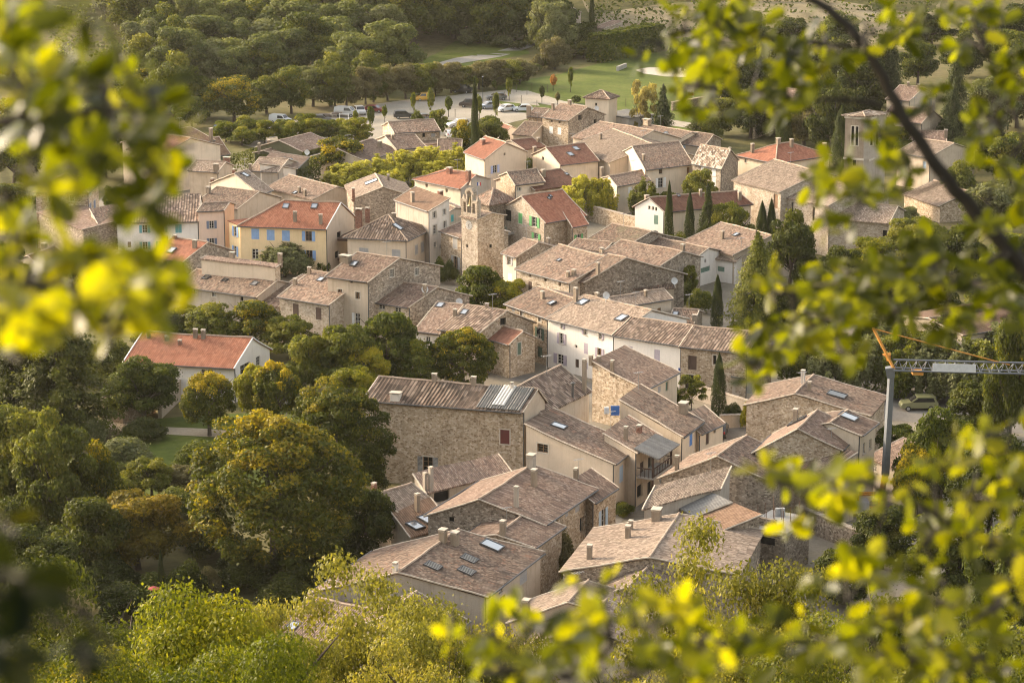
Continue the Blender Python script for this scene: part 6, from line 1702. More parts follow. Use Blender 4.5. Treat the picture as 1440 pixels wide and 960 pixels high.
# ------------------------------------------------------------------ vehicles
CARP = {}
def carpaint(nm, col):
    k = 'car_paint_' + nm
    if k not in MATS:
        t = NT(k); b = t.n('ShaderNodeBsdfPrincipled'); b.inputs['Base Color'].default_value = (*col, 1); b.inputs['Roughness'].default_value = .35
        b.inputs['Coat Weight'].default_value = .6; b.inputs['Metallic'].default_value = .2; t.l(b, 0, t.out, 0); MATS[k] = t.m
    return MATS[k]
def car(px, py, ang, kind, paint, label, s=1.0):
    g = G(px, py); e = empty('van' if kind == 'van' else 'parked_car', (g.x, g.y, g.z + .05), label, 'van' if kind == 'van' else 'car', 'cars in the village'); e.rotation_euler = (0, 0, math.radians(ang)); e.scale = (s, s, s)
    if kind == 'van': Pf = [(-2.3, .35), (-2.3, 1.15), (-2.25, 1.85), (-1.9, 1.98), (.9, 1.95), (1.55, 1.25), (2.25, 1.05), (2.4, .7), (2.35, .35)]; W = 1.85; gl = [(-.2, 1.22), (-.2, 1.80), (.82, 1.80), (1.38, 1.24)]; ht = 1.95
    elif kind == 'suv': Pf = [(-2.15, .38), (-2.2, .95), (-2.05, 1.1), (-1.85, 1.62), (-1.3, 1.70), (.25, 1.66), (1.05, 1.08), (1.95, .95), (2.15, .7), (2.15, .38)]; W = 1.8; gl = [(-1.8, 1.1), (-1.6, 1.55), (.15, 1.56), (.85, 1.08)]; ht = 1.66
    else: Pf = [(-2.0, .3), (-2.08, .85), (-1.9, .98), (-1.45, 1.42), (-.9, 1.50), (.3, 1.46), (1.05, .95), (1.85, .82), (2.05, .6), (2.05, .3)]; W = 1.7; gl = [(-1.6, .97), (-1.32, 1.36), (.2, 1.38), (.85, .94)]; ht = 1.46
    mb = MB(); n = len(Pf)
    def yw(z): return W / 2 * (1 - max(0, z - .95) * .16) 
    for sg in (-1, 1):
        pts = [(x, sg * yw(z), z) for x, z in Pf]
        mb.poly(pts if sg < 0 else pts[::-1])
    for i in range(n):
        (x0, z0), (x1, z1) = Pf[i], Pf[(i + 1) % n]
        mb.poly([(x0, -yw(z0), z0), (x0, yw(z0), z0), (x1, yw(z1), z1), (x1, -yw(z1), z1)])
    mb.build('body', carpaint(*paint), e)
    for sg in (-1, 1):
        wm = MB(); pts = [(x, sg * (yw(z) + .012), z) for x, z in gl]
        wm.poly(pts if sg < 0 else pts[::-1]); wm.build('side_window', glass_mat(), e)
    k = n - 5 if kind != 'van' else 4
    (x0, z0), (x1, z1) = Pf[k], Pf[k + 1]
    fm = MB()
    def lp(t): return x0 + (x1 - x0) * t + .012, z0 + (z1 - z0) * t + .012
    (xa, za), (xb, zb) = lp(.08), lp(.95)
    fm.poly([(xa, -yw(za) * .9, za), (xb, -yw(zb) * .92, zb), (xb, yw(zb) * .92, zb), (xa, yw(za) * .9, za)]); fm.build('windscreen', glass_mat(), e)
    for sx in (-1.32, 1.32):
        for sg in (-1, 1):
            tm = MB(); tm.tube([(sx, sg * (W / 2 - .2), .32), (sx, sg * (W / 2 + .015), .32)], .32, 14); w = tm.build('wheel', plain('tyre_rubber', (.018, .018, .018), .8), e)
            rm = MB(); rm.tube([(sx, sg * (W / 2 + .016), .32), (sx, sg * (W / 2 + .03), .32)], .19, 10); r = rm.build('rim', plain('wheel_rim', (.40, .40, .40), .35, .6), w)
    for sg in (-1, 1):
        hm = MB(); hm.box((2.05 if kind != 'van' else 2.3, sg * W * .36, .72), .12, .34, .16); hm.build('headlight', plain('headlight_lens', (.6, .6, .58), .2), e)
        tm = MB(); tm.box((-2.05 if kind != 'van' else -2.28, sg * W * .42, .85), .1, .2, .26); tm.build('tail_light', plain('tail_light_lens', (.28, .02, .02), .3), e)
    return e
WHT, SIL, BLK, RDD, YEL, BLU, GRN, GRY = ('white', (.62, .62, .61)), ('silver', (.42, .41, .40)), ('black', (.025, .025, .028)), ('dark_red', (.20, .03, .03)), ('yellow', (.50, .27, .03)), ('grey_blue', (.17, .20, .25)), ('olive_green', (.20, .20, .10)), ('grey', (.12, .12, .125))
car(487, 164, -18, 'van', ('pale_grey', (.45, .44, .42)), 'pale grey van with a small side window at the car park hedge', 1.05)
car(506, 161, -75, 'suv', SIL, 'silver car nose on beside the pale grey van')
car(527, 158, -20, 'car', RDD, 'dark red car next to the silver car')
car(568, 167, 10, 'suv', BLK, 'black car at the middle of the gravel car park')
car(598, 170, 20, 'car', GRY, 'dark grey car hidden behind young trees')
car(645, 180, 200, 'suv', SIL, 'silver people carrier parked beside the grass strip', 1.06)
car(650, 131, -18, 'van', BLK, 'black van below the brownish hedgerow')
car(597, 142, 195, 'van', YEL, 'yellow van half behind a sapling', .9)
car(661, 151, 170, 'van', ('dark_brown', (.05, .035, .03)), 'dark brown van behind the tall cypress', .95)
car(687, 153, 205, 'car', BLU, 'blue grey hatchback beside the dark van')
car(698, 141, 190, 'car', GRY, 'dark estate car behind the blue grey hatchback', 1.05)
car(711, 157, 215, 'car', WHT, 'white hatchback by the sapling at the lane')
car(735, 157, 185, 'car', ('pale_blue', (.50, .55, .60)), 'pale car roof showing behind the chimney')
car(394, 174, -25, 'van', WHT, 'white van over the bushy tree row', .95)
car(452, 173, 5, 'suv', GRY, 'dark off-road car with a white roof behind the bushes')
car(314, 186, 20, 'car', ('blue', (.06, .12, .22)), 'blue car behind the tall brick chimney')
car(633, 193, 100, 'car', WHT, 'white car peeping past the stone barn roof')
car(1291, 576, 182, 'suv', GRN, 'olive green estate car under the plane trees', 1.02)
car(1012, 612, 80, 'car', BLK, 'black car with red tail light in the small yard')
car(1332, 292, 10, 'car', WHT, 'white car at the churchyard road')
car(1320, 291, 10, 'car', BLU, 'grey blue car beside the churchyard road car')
car(425, 570, 15, 'car', WHT, 'white car behind the yellow tipped round tree')

# ------------------------------------------------------------------ crane
def crane():
    g = G(1243, 722); zc = depth(g)
    def at(px, py):
        r = ray(px, py); t = g.y / r.y; p = CAM + r * t
        return Vector((p.x - g.x, p.y - g.y, p.z - g.z))
    e = empty('tower_crane', g, 'grey self erecting crane with orange head and lattice jib', 'crane')
    gr = plain('crane_grey_steel', (.17, .18, .19), .45, .3); og = plain('crane_orange_paint', (.56, .25, .05), .5); cb = plain('counter_concrete', (.4, .38, .35), .9)
    mb = MB(); mb.tube([at(1245, 668), at(1253, 528)], [.44, .36], 4)
    mb.build('mast', gr, e)
    mb = MB(); mb.tube([at(1253, 530), at(1251, 516)], [.55, .62], 4); mb.build('mast_head', gr, e)
    mb = MB()
    for dy in (-.35, .35): mb.tube([at(1257, 518) + Vector((0, dy, 0)), at(1228, 461) + Vector((0, dy * .2, 0))], .16, 5)
    for k in range(4): 
        a = at(1257, 518).lerp(at(1228, 461), (k + .5) / 5); mb.tube([a + Vector((0, -.4, 0)), a + Vector((0, .4, 0))], .07, 4)
    mb.tube([at(1250, 505), at(1244, 499), at(1252, 499)], .3, 5)
    mb.build('apex_frame', og, e)
    A, B = at(1256, 519), at(1500, 525)
    jm = MB(); d = (B - A).normalized(); L = (B - A).length; hh = 1.0; w = .6
    for o in (Vector((0, -w, 0)), Vector((0, w, 0))): jm.tube([A + o, B + o], .10, 4)
    top0, top1 = A + Vector((0, 0, hh)), B + Vector((0, 0, hh)); jm.tube([top0, top1], .11, 4)
    n = int(L / .95)
    for i in range(n):
        p, q, m = A.lerp(B, i / n), A.lerp(B, (i + 1) / n), A.lerp(B, (i + .5) / n) + Vector((0, 0, hh))
        for o in (Vector((0, -w, 0)), Vector((0, w, 0))): jm.tube([p + o, m, q + o], .05, 4)
        jm.tube([p + Vector((0, -w, 0)), p + Vector((0, w, 0))], .04, 4)
    jm.build('jib', gr, e)
    pm = MB(); c = A.lerp(B, .345); pm.box(c + Vector((0, -w - .06, .45)), 4.4, .04, .85, d, Vector((0, 1, 0))); pm.build('jib_panel', plain('blank_white_panel', (.6, .6, .6), .6), e)
    tm = MB(); c = A.lerp(B, .14); tm.box(c + Vector((0, 0, -.25)), 1.1, 1.0, .4, d, Vector((0, 1, 0))); tm.build('trolley', og, e)
    tm = MB(); tm.tube([at(1228, 462), at(1420, 513)], .07, 5); tm.build('tie_bar', og, e)
    bm = MB()
    bm.tube([at(1245, 668), at(1238, 700)], [.35, .3], 4); bm.tube([at(1208, 695), at(1245, 695)], .14, 4); bm.tube([at(1208, 692), at(1245, 692)], .08, 4)
    bm.tube([at(1207, 694), at(1206, 722)], .12, 4); bm.tube([at(1238, 700), at(1236, 722)], .2, 4)
    for dy in (-1.6, 1.6): bm.tube([at(1207, 720) + Vector((0, dy, 0)), at(1246, 720) + Vector((0, dy, 0))], .16, 4); bm.tube([at(1240, 700), at(1246, 721) + Vector((0, dy, 0))], .12, 4)
    bm.build('base_frame', og, e)
    cm = MB()
    for k in range(3): cm.box(at(1210, 716 - k * 5) , 1.6, 1.8, .42)
    cm.build('ballast', cb, e)
crane()

# ------------------------------------------------------------------ concrete terrace with rods
def terrace():
    a, b = P(1046, 741, 4.4), P(1106, 752, 4.4); c = P(1136, 728, 4.4)
    e1 = (b - a); e2 = (c - b); W, D = e1.length, e2.length; x, y = e1.normalized(), e2.normalized()
    base = Vector((a.x, a.y, 0)); e = empty('concrete_terrace', base, 'unfinished concrete terrace with steel rods beside the corrugated lean-to', 'terrace')
    o = a - base; z = Vector((0, 0, 1)); yo = Vector((-x.y, x.x, 0))
    if yo.dot(y) < 0: yo = -yo
    mb = MB(); mb.box(o + x * W / 2 + yo * D / 2, W, D, .35, x, yo); mb.build('slab', wallm('conc'), e)
    mb = MB(); mb.box(o + x * W / 2 + yo * .35 + z * (-2.4), W - .3, .5, 4.3, x, yo); mb.box(o + x * (W - .4) + yo * D / 2 + z * (-2.4), .5, D - 1.3, 4.3, x, yo); mb.build('support_wall', wallm('stong'), e)
    mb = MB(); mb.box(o + x * (W / 2 - .8) + yo * 1.1 + z * .55, W - 1.8, .35, .75, x, yo); mb.build('low_parapet', wallm('stong'), e)
    for k in range(9):
        rm = MB(); s = W * (.1 + .1 * k); p = o + x * s + yo * (1.1 if k % 2 else D * .6); rm.tube([p, p + z * (1.6 + .4 * (k % 3))], .035, 5); rm.build('steel_rod', plain('rusty_rod', (.16, .085, .05), .8), e)
    gm = MB(); gm.poly([o + x * 1.5 + yo * .09 + z * -1.3, o + x * 3.3 + yo * .09 + z * -1.3, o + x * 3.3 + yo * .09 + z * -.6, o + x * 1.5 + yo * .09 + z * -.6]); gm.build('cellar_window', plain('unlit_interior', (.012, .011, .010), .9), e)
    bm = MB()
    for k, (s, t_) in enumerate(((.3, .75), (.38, .8))): bm.tube([o + x * W * s + yo * D * t_ + z * .2, o + x * W * s + yo * D * t_ + z * .95], [.3, .26], 10)
    bm2 = bm.build('plaster_buckets', plain('grey_bucket', (.3, .3, .29), .6), None); bm2.name = 'bucket'; bm2.location = base; tag(bm2, 'two grey builder buckets on the concrete terrace', 'bucket')
terrace()

# ------------------------------------------------------------------ small street things
def post(px, py, h, label, lamp=True, name='street_lamp'):
    g = G(px, py); e = empty(name, g, label, 'lamp' if lamp else 'post'); mt = plain('lamp_post_green', (.05, .06, .055), .5, .3)
    mb = MB(); mb.tube([(0, 0, -.3), (0, 0, h)], [.07, .05], 6); mb.build('pole', mt, e)
    if lamp:
        mb = MB(); mb.tube([(0, 0, h), (0, -.25, h + .25), (0, -.8, h + .3)], .035, 5); mb.build('bracket', mt, e)
        mb = MB(); mb.box((0, -.95, h + .25), .28, .5, .14); mb.build('lamp_head', plain('lamp_head_grey', (.3, .3, .3), .4), e)
post(679, 145, 5.5, 'dark lamp post among the parked cars')
post(1026, 552, 5, 'slim grey lamp post at the garage behind the cypress')
def wall_lamp():
    h = HOUSES['H40a']; 
    r = ray(764, 464); n = Vector((-h.a1.y, h.a1.x, 0)); t = (h.K - CAM).dot(n) / r.dot(n); c = CAM + r * t
    if n.dot(h.a2) > 0: n = -n
    e = empty('wall_lantern', c, 'black iron lantern on the stone end house of the row', 'lantern'); mt = plain('black_iron', (.02, .02, .02), .5)
    mb = MB(); mb.tube([(0, 0, 0), tuple(n * .5 + Vector((0, 0, .25))), tuple(n * .8 + Vector((0, 0, .2)))], .035, 5); mb.build('bracket', mt, e)
    mb = MB(); q = n * .8; mb.tube([q + Vector((0, 0, .25)), q + Vector((0, 0, .1)), q + Vector((0, 0, -.35)), q + Vector((0, 0, -.4))], [.05, .22, .13, .06], 6); mb.build('lantern_body', mt, e)
wall_lamp()
def blue_sign():
    h = HOUSES['H40c']; r = ray(958.8, 520); n = Vector((-h.a1.y, h.a1.x, 0)); t = (h.K - CAM).dot(n) / r.dot(n); c = CAM + r * t
    if n.dot(h.a2) > 0: n = -n
    c = c + n * .12; x = -h.a1; z = Vector((0, 0, 1))
    e = empty('blue_sign', c, 'square blue sign with a pale mark on the corner of the white row house', 'sign')
    mb = MB(); mb.box((0, 0, 0), .46, .06, .46, x, n); mb.build('plate', plain('sign_blue', (.02, .06, .25), .4), e)
    mb = MB(); mb.box(n * .035 + x * .10 + z * .02, .07, .02, .30, x, n); mb.box(n * .035 + x * .10 + z * .06, .2, .022, .06, x, n); mb.build('pale_mark', plain('sign_white', (.6, .65, .7), .4), e)
    mb = MB(); mb.box(x * -.33, .12, .07, .46, x, n); mb.build('side_plate', plain('sign_blue', (.02, .06, .25), .4), e)
blue_sign()
def info_sign():
    g = G(971, 141); e = empty('notice_board', g, 'white and orange notice board on the meadow edge', 'sign')
    for s in (-.55, .55):
        mb = MB(); mb.tube([(s, 0, -.2), (s, 0, 2.2)], .05, 5); mb.build('pole', plain('flag_pole_grey', (.4, .4, .4), .4), e)
    mb = MB(); mb.box((0, -.06, 1.5), 1.5, .06, 1.5); mb.build('board', plain('board_white', (.62, .60, .56), .5), e)
    mb = MB(); mb.box((0, -.11, 1.35), 1.3, .03, .75); mb.build('orange_field', plain('board_orange', (.45, .17, .06), .5), e)
info_sign()
def goal():
    g = G(484, 178); e = empty('barrier_frame', g, 'white height barrier frame at the car park entrance', 'barrier'); mt = plain('barrier_white', (.66, .65, .63), .5)
    for x in (-.9, .9):
        mb = MB(); mb.tube([(x, 0, -.2), (x, 0, 2.6)], .09, 6); mb.build('pole', mt, e)
    mb = MB(); mb.tube([(-1.0, 0, 2.5), (1.0, 0, 2.5)], .08, 6); mb.build('crossbar', mt, e)
goal()
def stake_posts():
    for k, (px, py) in enumerate(((733, 145), (741, 134), (709, 140), (748, 128), (726, 130), (755, 152), (640, 165), (770, 130), (806, 152), (880, 150))):
        g = G(px, py); mb = MB(); mb.tube([(0, 0, -.3), (0, 0, 1.7)], .06, 5); o = mb.build('wooden_stake', plain('stake_wood', (.12, .09, .065), .9)); o.location = g
        tag(o, 'thin wooden stake in the grass near the car park', 'stake', 'wooden stakes by the car park')
stake_posts()
def wood_heap():
    g = G(467, 165); e = empty('log_pile', g, 'stacked brown pallets beside the car park hedge', 'pallet stack'); rg = random.Random(3)
    for k in range(8):
        mb = MB(); mb.box((rg.uniform(-2, 2), rg.uniform(-.5, .5), .2 + .35 * (k // 3)), 1.5, 1.2, .3, (math.cos(k), math.sin(k) * .2, 0)); mb.build('pallet', plain('weathered_board', (.20, .16, .13), .9), e)
wood_heap()
def parasol():
    g = G(217, 858); e = empty('parasol', g, 'small faded red parasol in the shady garden', 'parasol')
    mb = MB(); mb.tube([(0, 0, 0), (0, 0, 2.2)], .03, 6); mb.build('pole', plain('flag_pole_grey', (.4, .4, .4), .4), e)
    mb = MB(); mb.tube([(0, 0, 2.35), (0, 0, 2.3), (0, 0, 2.15)], [.03, .25, .55], 10, cap=False); mb.build('canopy', plain('faded_red_cloth', (.42, .09, .08), .8), e)
    g = G(212, 864); e2 = empty('garden_table', g, 'white garden table beside the faded red parasol', 'table')
    mb = MB(); mb.box((0, 0, .74), 1.8, .9, .05); mb.build('tabletop', plain('board_white', (.62, .60, .56), .5), e2)
    for x in (-.8, .8):
        for y in (-.38, .38):
            mb = MB(); mb.tube([(x, y, 0), (x, y, .72)], .03, 5); mb.build('leg', plain('board_white', (.62, .60, .56), .5), e2)
parasol()

# ------------------------------------------------------------------ blurred oak branches close to the lens
def oak_leaf_mesh(name, specs, seed):
    """specs: list of (centre, size); lobed folded leaves in one mesh"""
    rng = random.Random(seed); prof = [(0, .0), (.12, .10), (.28, .26), (.40, .17), (.55, .34), (.68, .22), (.82, .27), (.95, .12), (1.0, .0)]
    V, Fc, tone = [], [], []
    for c, s, tn, d in specs:
        n = Vector((rng.gauss(0, .7), rng.gauss(-.35, .7), rng.gauss(.7, .6))); n = (n - d * n.dot(d))
        if n.length < .1: n = d.cross(Vector((1, 0, 0)))
        n.normalize(); w = d.cross(n); b = len(V); m = len(prof); fold = rng.uniform(.05, .35); curl = rng.uniform(-.25, .25)
        for t, hw in prof:
            mid = c + d * ((t - .5) * s) + n * (curl * s * (t - .5) ** 2)
            V.append(tuple(mid)); V.append(tuple(mid + w * hw * s + n * hw * s * fold)); V.append(tuple(mid - w * hw * s + n * hw * s * fold))
        for i in range(m - 1):
            a0 = b + i * 3; a1 = a0 + 3
            Fc.append((a0, a0 + 1, a1 + 1, a1)); Fc.append((a0, a1, a1 + 2, a0 + 2)); tone += [tn, tn]
    me = bpy.data.meshes.new(name); me.from_pydata(V, [], Fc); me.update()
    at = me.attributes.new('tone', 'FLOAT', 'FACE'); at.data.foreach_set('value', np.clip(np.array(tone), 0, 1).astype(np.float32))
    return me
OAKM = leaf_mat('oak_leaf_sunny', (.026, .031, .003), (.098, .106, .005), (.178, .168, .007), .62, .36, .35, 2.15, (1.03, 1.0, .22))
OAKD = leaf_mat('oak_leaf_painted_shade', (.008, .012, .003), (.022, .026, .004), (.06, .055, .008), .35, .7, .08, 1.2)  # same oak leaf with the shade painted into darker colours
def at_px(px, py, d):
    r = ray(px, py); return CAM + r * d
def oak_branch(label, paths, blobs, seed, mat=OAKM, leaf=.05, dens=1.35, dk=1.0, name='oak_branch'):
    """paths: [(list of (px,py,d)), r0, r1]; blobs: (px,py,rx,ry,n,d,tone)"""
    paths = [([(x, y, d * dk) for x, y, d in pl], a_, b_) for pl, a_, b_ in paths]; blobs = [(x, y, rx, ry, n, d * dk, t) for x, y, rx, ry, n, d, t in blobs]
    rg = random.Random(seed); root = at_px(*paths[0][0][0])
    e = empty(name, root, label, 'branch')
    wb = MB(); spine = []
    for pl, r0, r1 in paths:
        pts = [at_px(*p) - root for p in pl]
        sm = []
        for i in range(len(pts) - 1):
            for k in range(4):
                t_ = k / 4; p0_, p1_, p2_, p3_ = pts[max(i - 1, 0)], pts[i], pts[i + 1], pts[min(i + 2, len(pts) - 1)]
                q = .5 * (2 * p1_ + (p2_ - p0_) * t_ + (2 * p0_ - 5 * p1_ + 4 * p2_ - p3_) * t_ ** 2 + (3 * p1_ - p0_ - 3 * p2_ + p3_) * t_ ** 3)
                q += Vector((rg.gauss(0, 1), rg.gauss(0, 1), rg.gauss(0, 1))) * r0 * .08; sm.append(q)
        sm.append(pts[-1]); m = len(sm)
        wb.tube(sm, [r0 + (r1 - r0) * i / (m - 1) for i in range(m)], 7); spine += sm
    specs = []
    for px, py, rx, ry, n, d, tn in blobs:
        left_ = max(4, int(n * dens)); sub = []
        while left_ > 0:
            a = rg.uniform(0, 6.28); q = math.sqrt(rg.random())
            p = at_px(px + math.cos(a) * rx * q, py + math.sin(a) * ry * q, d * rg.uniform(.9, 1.12)) - root
            sub.append(p); k_ = min(left_, rg.randint(4, 8)); left_ -= k_; tb = tn + rg.gauss(0, .2)
            for i in range(k_):                                      # leaves crowd in rosettes at the twig tips
                dr = Vector((rg.gauss(0, 1), rg.gauss(0, 1), rg.gauss(-.1, .8))).normalized(); s_ = leaf * rg.uniform(.6, 1.25)
                specs.append((p + dr * s_ * rg.uniform(.5, .75), s_, tb + rg.gauss(0, .2), dr))
        c = at_px(px, py, d) - root
        near = min(spine, key=lambda s: (s - c).length)
        mid = near.lerp(c, .5) + Vector((rg.gauss(0, .02), rg.gauss(0, .02), rg.gauss(0, .02)))
        wb.tube([near, mid, c], [.004, .003, .0015], 5)
        for t in sub:
            wb.tube([c.lerp(near, rg.random() * .3), c.lerp(t, .5) + Vector((rg.gauss(0, .01), 0, rg.gauss(0, .01))), t], [.003, .0025, .0015], 4)
    wb.build('limb', plain('oak_bark', (.035, .028, .020), .95, var=.4), e)
    me = oak_leaf_mesh('leaves', specs, seed + 1); me.materials.append(mat)
    o = bpy.data.objects.new('leaves', me); COL.objects.link(o); o.parent = e
    return e
S = .45
# right: the thick dark branch that crosses the corner
oak_branch('thick dark oak branch sweeping down across the upper corner', [
    ([(1650, 760, 4.7), (1560, 540, 4.7), (1440, 380, 4.7), (1385, 315, 4.7), (1330, 250, 4.7), (1288, 190, 4.7), (1248, 125, 4.7), (1215, 65, 4.7), (1165, 15, 4.7), (1080, -40, 4.7)], .020, .008),
    ([(1290, 190, 4.7), (1240, 150, 4.7), (1160, 140, 4.7), (1080, 150, 4.7), (1000, 120, 4.7)], .006, .002),
    ([(1420, 352, 4.7), (1330, 400, 4.6), (1230, 420, 4.5), (1120, 470, 4.5), (1050, 510, 4.5)], .007, .002),
    ([(1330, 250, 4.7), (1290, 270, 4.6), (1200, 270, 4.6), (1140, 280, 4.6)], .004, .0015),
    ([(1215, 65, 4.7), (1120, 60, 4.7), (1000, 40, 4.7), (930, 60, 4.7)], .005, .0015),
    ([(1440, 200, 4.8), (1400, 250, 4.8), (1380, 330, 4.7)], .005, .002)],
    [(960, 40, 40, 40, 16, 4.6, .55), (1010, 60, 50, 50, 24, 4.6, .55), (980, 120, 45, 40, 16, 4.6, .6), (1050, 40, 55, 45, 20, 4.7, .5), (1060, 120, 45, 45, 22, 4.7, .45), (1110, 80, 55, 55, 26, 4.7, .45), (1160, 60, 50, 50, 18, 4.8, .5), (1120, 130, 60, 30, 18, 4.8, .4),
     (890, 85, 18, 10, 3, 4.5, .5), (950, 95, 30, 20, 7, 4.6, .55), (1000, 150, 22, 18, 6, 4.6, .65), (1075, 160, 20, 16, 4, 4.6, .6), (1020, 10, 50, 20, 10, 4.7, .5), (1230, 40, 40, 40, 12, 4.8, .5), (1290, 30, 55, 35, 20, 4.9, .5), (1370, 40, 55, 40, 22, 4.9, .5), (1420, 90, 40, 60, 22, 4.9, .5),
     (1400, 170, 45, 60, 24, 4.8, .55), (1425, 250, 35, 50, 22, 4.8, .6), (1390, 290, 30, 40, 12, 4.8, .5), (1310, 160, 30, 40, 8, 4.7, .4), (1235, 195, 35, 25, 8, 4.7, .4), (1250, 235, 30, 25, 9, 4.7, .5),
     (1140, 260, 25, 22, 8, 4.6, .55), (1185, 250, 30, 25, 10, 4.6, .55), (1210, 290, 35, 22, 12, 4.6, .5), (1255, 280, 30, 25, 8, 4.6, .5), (1160, 310, 20, 18, 5, 4.6, .6), (1275, 225, 20, 20, 5, 4.6, .5),
     (1190, 390, 55, 30, 24, 4.5, .45), (1250, 390, 60, 32, 28, 4.5, .4), (1310, 370, 55, 35, 26, 4.6, .4), (1370, 400, 55, 40, 30, 4.6, .4), (1425, 350, 35, 50, 22, 4.7, .4), (1140, 430, 50, 35, 24, 4.5, .55), (1190, 440, 55, 30, 24, 4.5, .45), (1090, 470, 45, 35, 20, 4.5, .6), (1060, 510, 35, 26, 14, 4.5, .6), (1130, 490, 50, 28, 18, 4.5, .55), (1250, 440, 50, 25, 16, 4.5, .3), (1330, 440, 50, 25, 14, 4.6, .35),
     (1080, 410, 25, 18, 4, 4.5, .95), (1100, 390, 22, 14, 3, 4.5, .95), (1180, 490, 25, 20, 6, 4.5, .5), (1410, 450, 40, 40, 14, 4.7, .4)], 21, dk=1.12, leaf=.042, dens=2.0)
oak_branch('low oak spray with bright leaves reaching over the crane base', [
    ([(1640, 1010, 3.9), (1520, 900, 3.9), (1430, 800, 3.9), (1340, 740, 3.9), (1250, 690, 3.8), (1150, 670, 3.8), (1080, 680, 3.8)], .008, .002),
    ([(1430, 800, 3.9), (1390, 860, 3.8), (1300, 900, 3.7), (1200, 930, 3.6)], .005, .002),
    ([(1430, 800, 3.9), (1420, 700, 4.0), (1400, 620, 4.0)], .004, .0015)],
    [(1095, 680, 35, 26, 9, 3.8, .5), (1150, 690, 40, 34, 12, 3.8, .5), (1180, 660, 30, 22, 7, 3.8, .5), (1130, 725, 30, 24, 6, 3.8, .6), (1235, 690, 22, 20, 4, 3.8, .8), (1270, 700, 30, 24, 5, 3.8, .6),
     (1330, 640, 36, 34, 10, 3.9, .55), (1370, 690, 40, 40, 12, 3.9, .5), (1300, 770, 55, 36, 16, 3.8, .35), (1220, 780, 50, 30, 10, 3.8, .45), (1180, 830, 50, 30, 10, 3.7, .5), (1390, 760, 45, 40, 14, 3.9, .45), (1425, 680, 30, 50, 12, 4.0, .55), (1410, 610, 35, 36, 10, 4.0, .6),
     (1250, 860, 55, 35, 14, 3.7, .45), (1330, 850, 55, 40, 16, 3.7, .4), (1400, 860, 45, 50, 16, 3.8, .45), (1200, 910, 60, 40, 18, 3.6, .5), (1290, 930, 60, 35, 16, 3.6, .45), (1380, 930, 60, 40, 18, 3.7, .45)], 33, dk=1.12, leaf=.041, dens=2.3)
oak_branch('blurred oak twigs rising along the bottom of the view', [
    ([(760, 1150, 3.3), (780, 1050, 3.3), (800, 980, 3.2), (850, 920, 3.2), (900, 880, 3.2)], .006, .002),
    ([(800, 980, 3.2), (740, 930, 3.2), (690, 890, 3.2)], .004, .0015),
    ([(800, 980, 3.2), (950, 930, 3.2), (1080, 900, 3.3)], .004, .0015)],
    [(640, 880, 26, 26, 4, 3.2, .5), (700, 900, 40, 30, 9, 3.2, .5), (740, 880, 36, 30, 9, 3.2, .5), (790, 905, 45, 36, 14, 3.2, .45), (850, 890, 45, 34, 14, 3.2, .5), (910, 880, 45, 36, 14, 3.2, .5), (960, 860, 36, 36, 10, 3.3, .5), (980, 900, 45, 30, 12, 3.3, .4), (1050, 905, 50, 34, 12, 3.3, .45), (1115, 900, 40, 36, 10, 3.3, .5),
     (700, 945, 60, 24, 12, 3.1, .45), (800, 950, 70, 24, 14, 3.1, .45), (900, 945, 70, 26, 14, 3.1, .45), (1000, 950, 70, 24, 14, 3.1, .45), (805, 815, 10, 8, 2, 3.2, .95), (838, 822, 12, 10, 2, 3.2, .95)], 44, dk=1.2, leaf=.038, dens=2.2)
# left: much closer, soft leaves
oak_branch('very blurred oak foliage hanging in the upper corner', [
    ([(-260, 260, 2.6), (-120, 200, 2.5), (0, 170, 2.4), (100, 160, 2.4), (200, 150, 2.4)], .009, .003),
    ([(-120, 200, 2.5), (-20, 60, 2.4), (60, 20, 2.4)], .005, .002),
    ([(0, 170, 2.4), (100, 230, 2.4), (200, 260, 2.5)], .004, .002)],
    [(20, 40, 45, 45, 14, 2.5, .6), (70, 30, 40, 40, 9, 2.5, .6), (30, 110, 50, 50, 16, 2.4, .5), (90, 120, 50, 45, 13, 2.4, .4), (150, 120, 50, 35, 12, 2.4, .3), (200, 130, 35, 34, 9, 2.4, .5), (60, 180, 55, 40, 15, 2.4, .3), (130, 180, 55, 40, 15, 2.4, .22), (190, 190, 45, 35, 12, 2.4, .3),
     (220, 160, 26, 40, 8, 2.4, .6), (230, 230, 34, 30, 9, 2.5, .4), (190, 260, 36, 32, 9, 2.5, .35), (110, 240, 45, 36, 11, 2.4, .4), (40, 240, 45, 40, 12, 2.4, .5), (215, 290, 18, 14, 3, 2.5, .5), (245, 200, 20, 20, 4, 2.5, .6), (150, 10, 50, 12, 5, 1.9, .1), (20, 290, 40, 30, 8, 2.5, .6)], 55, dk=1.3, leaf=.042, dens=1.7)
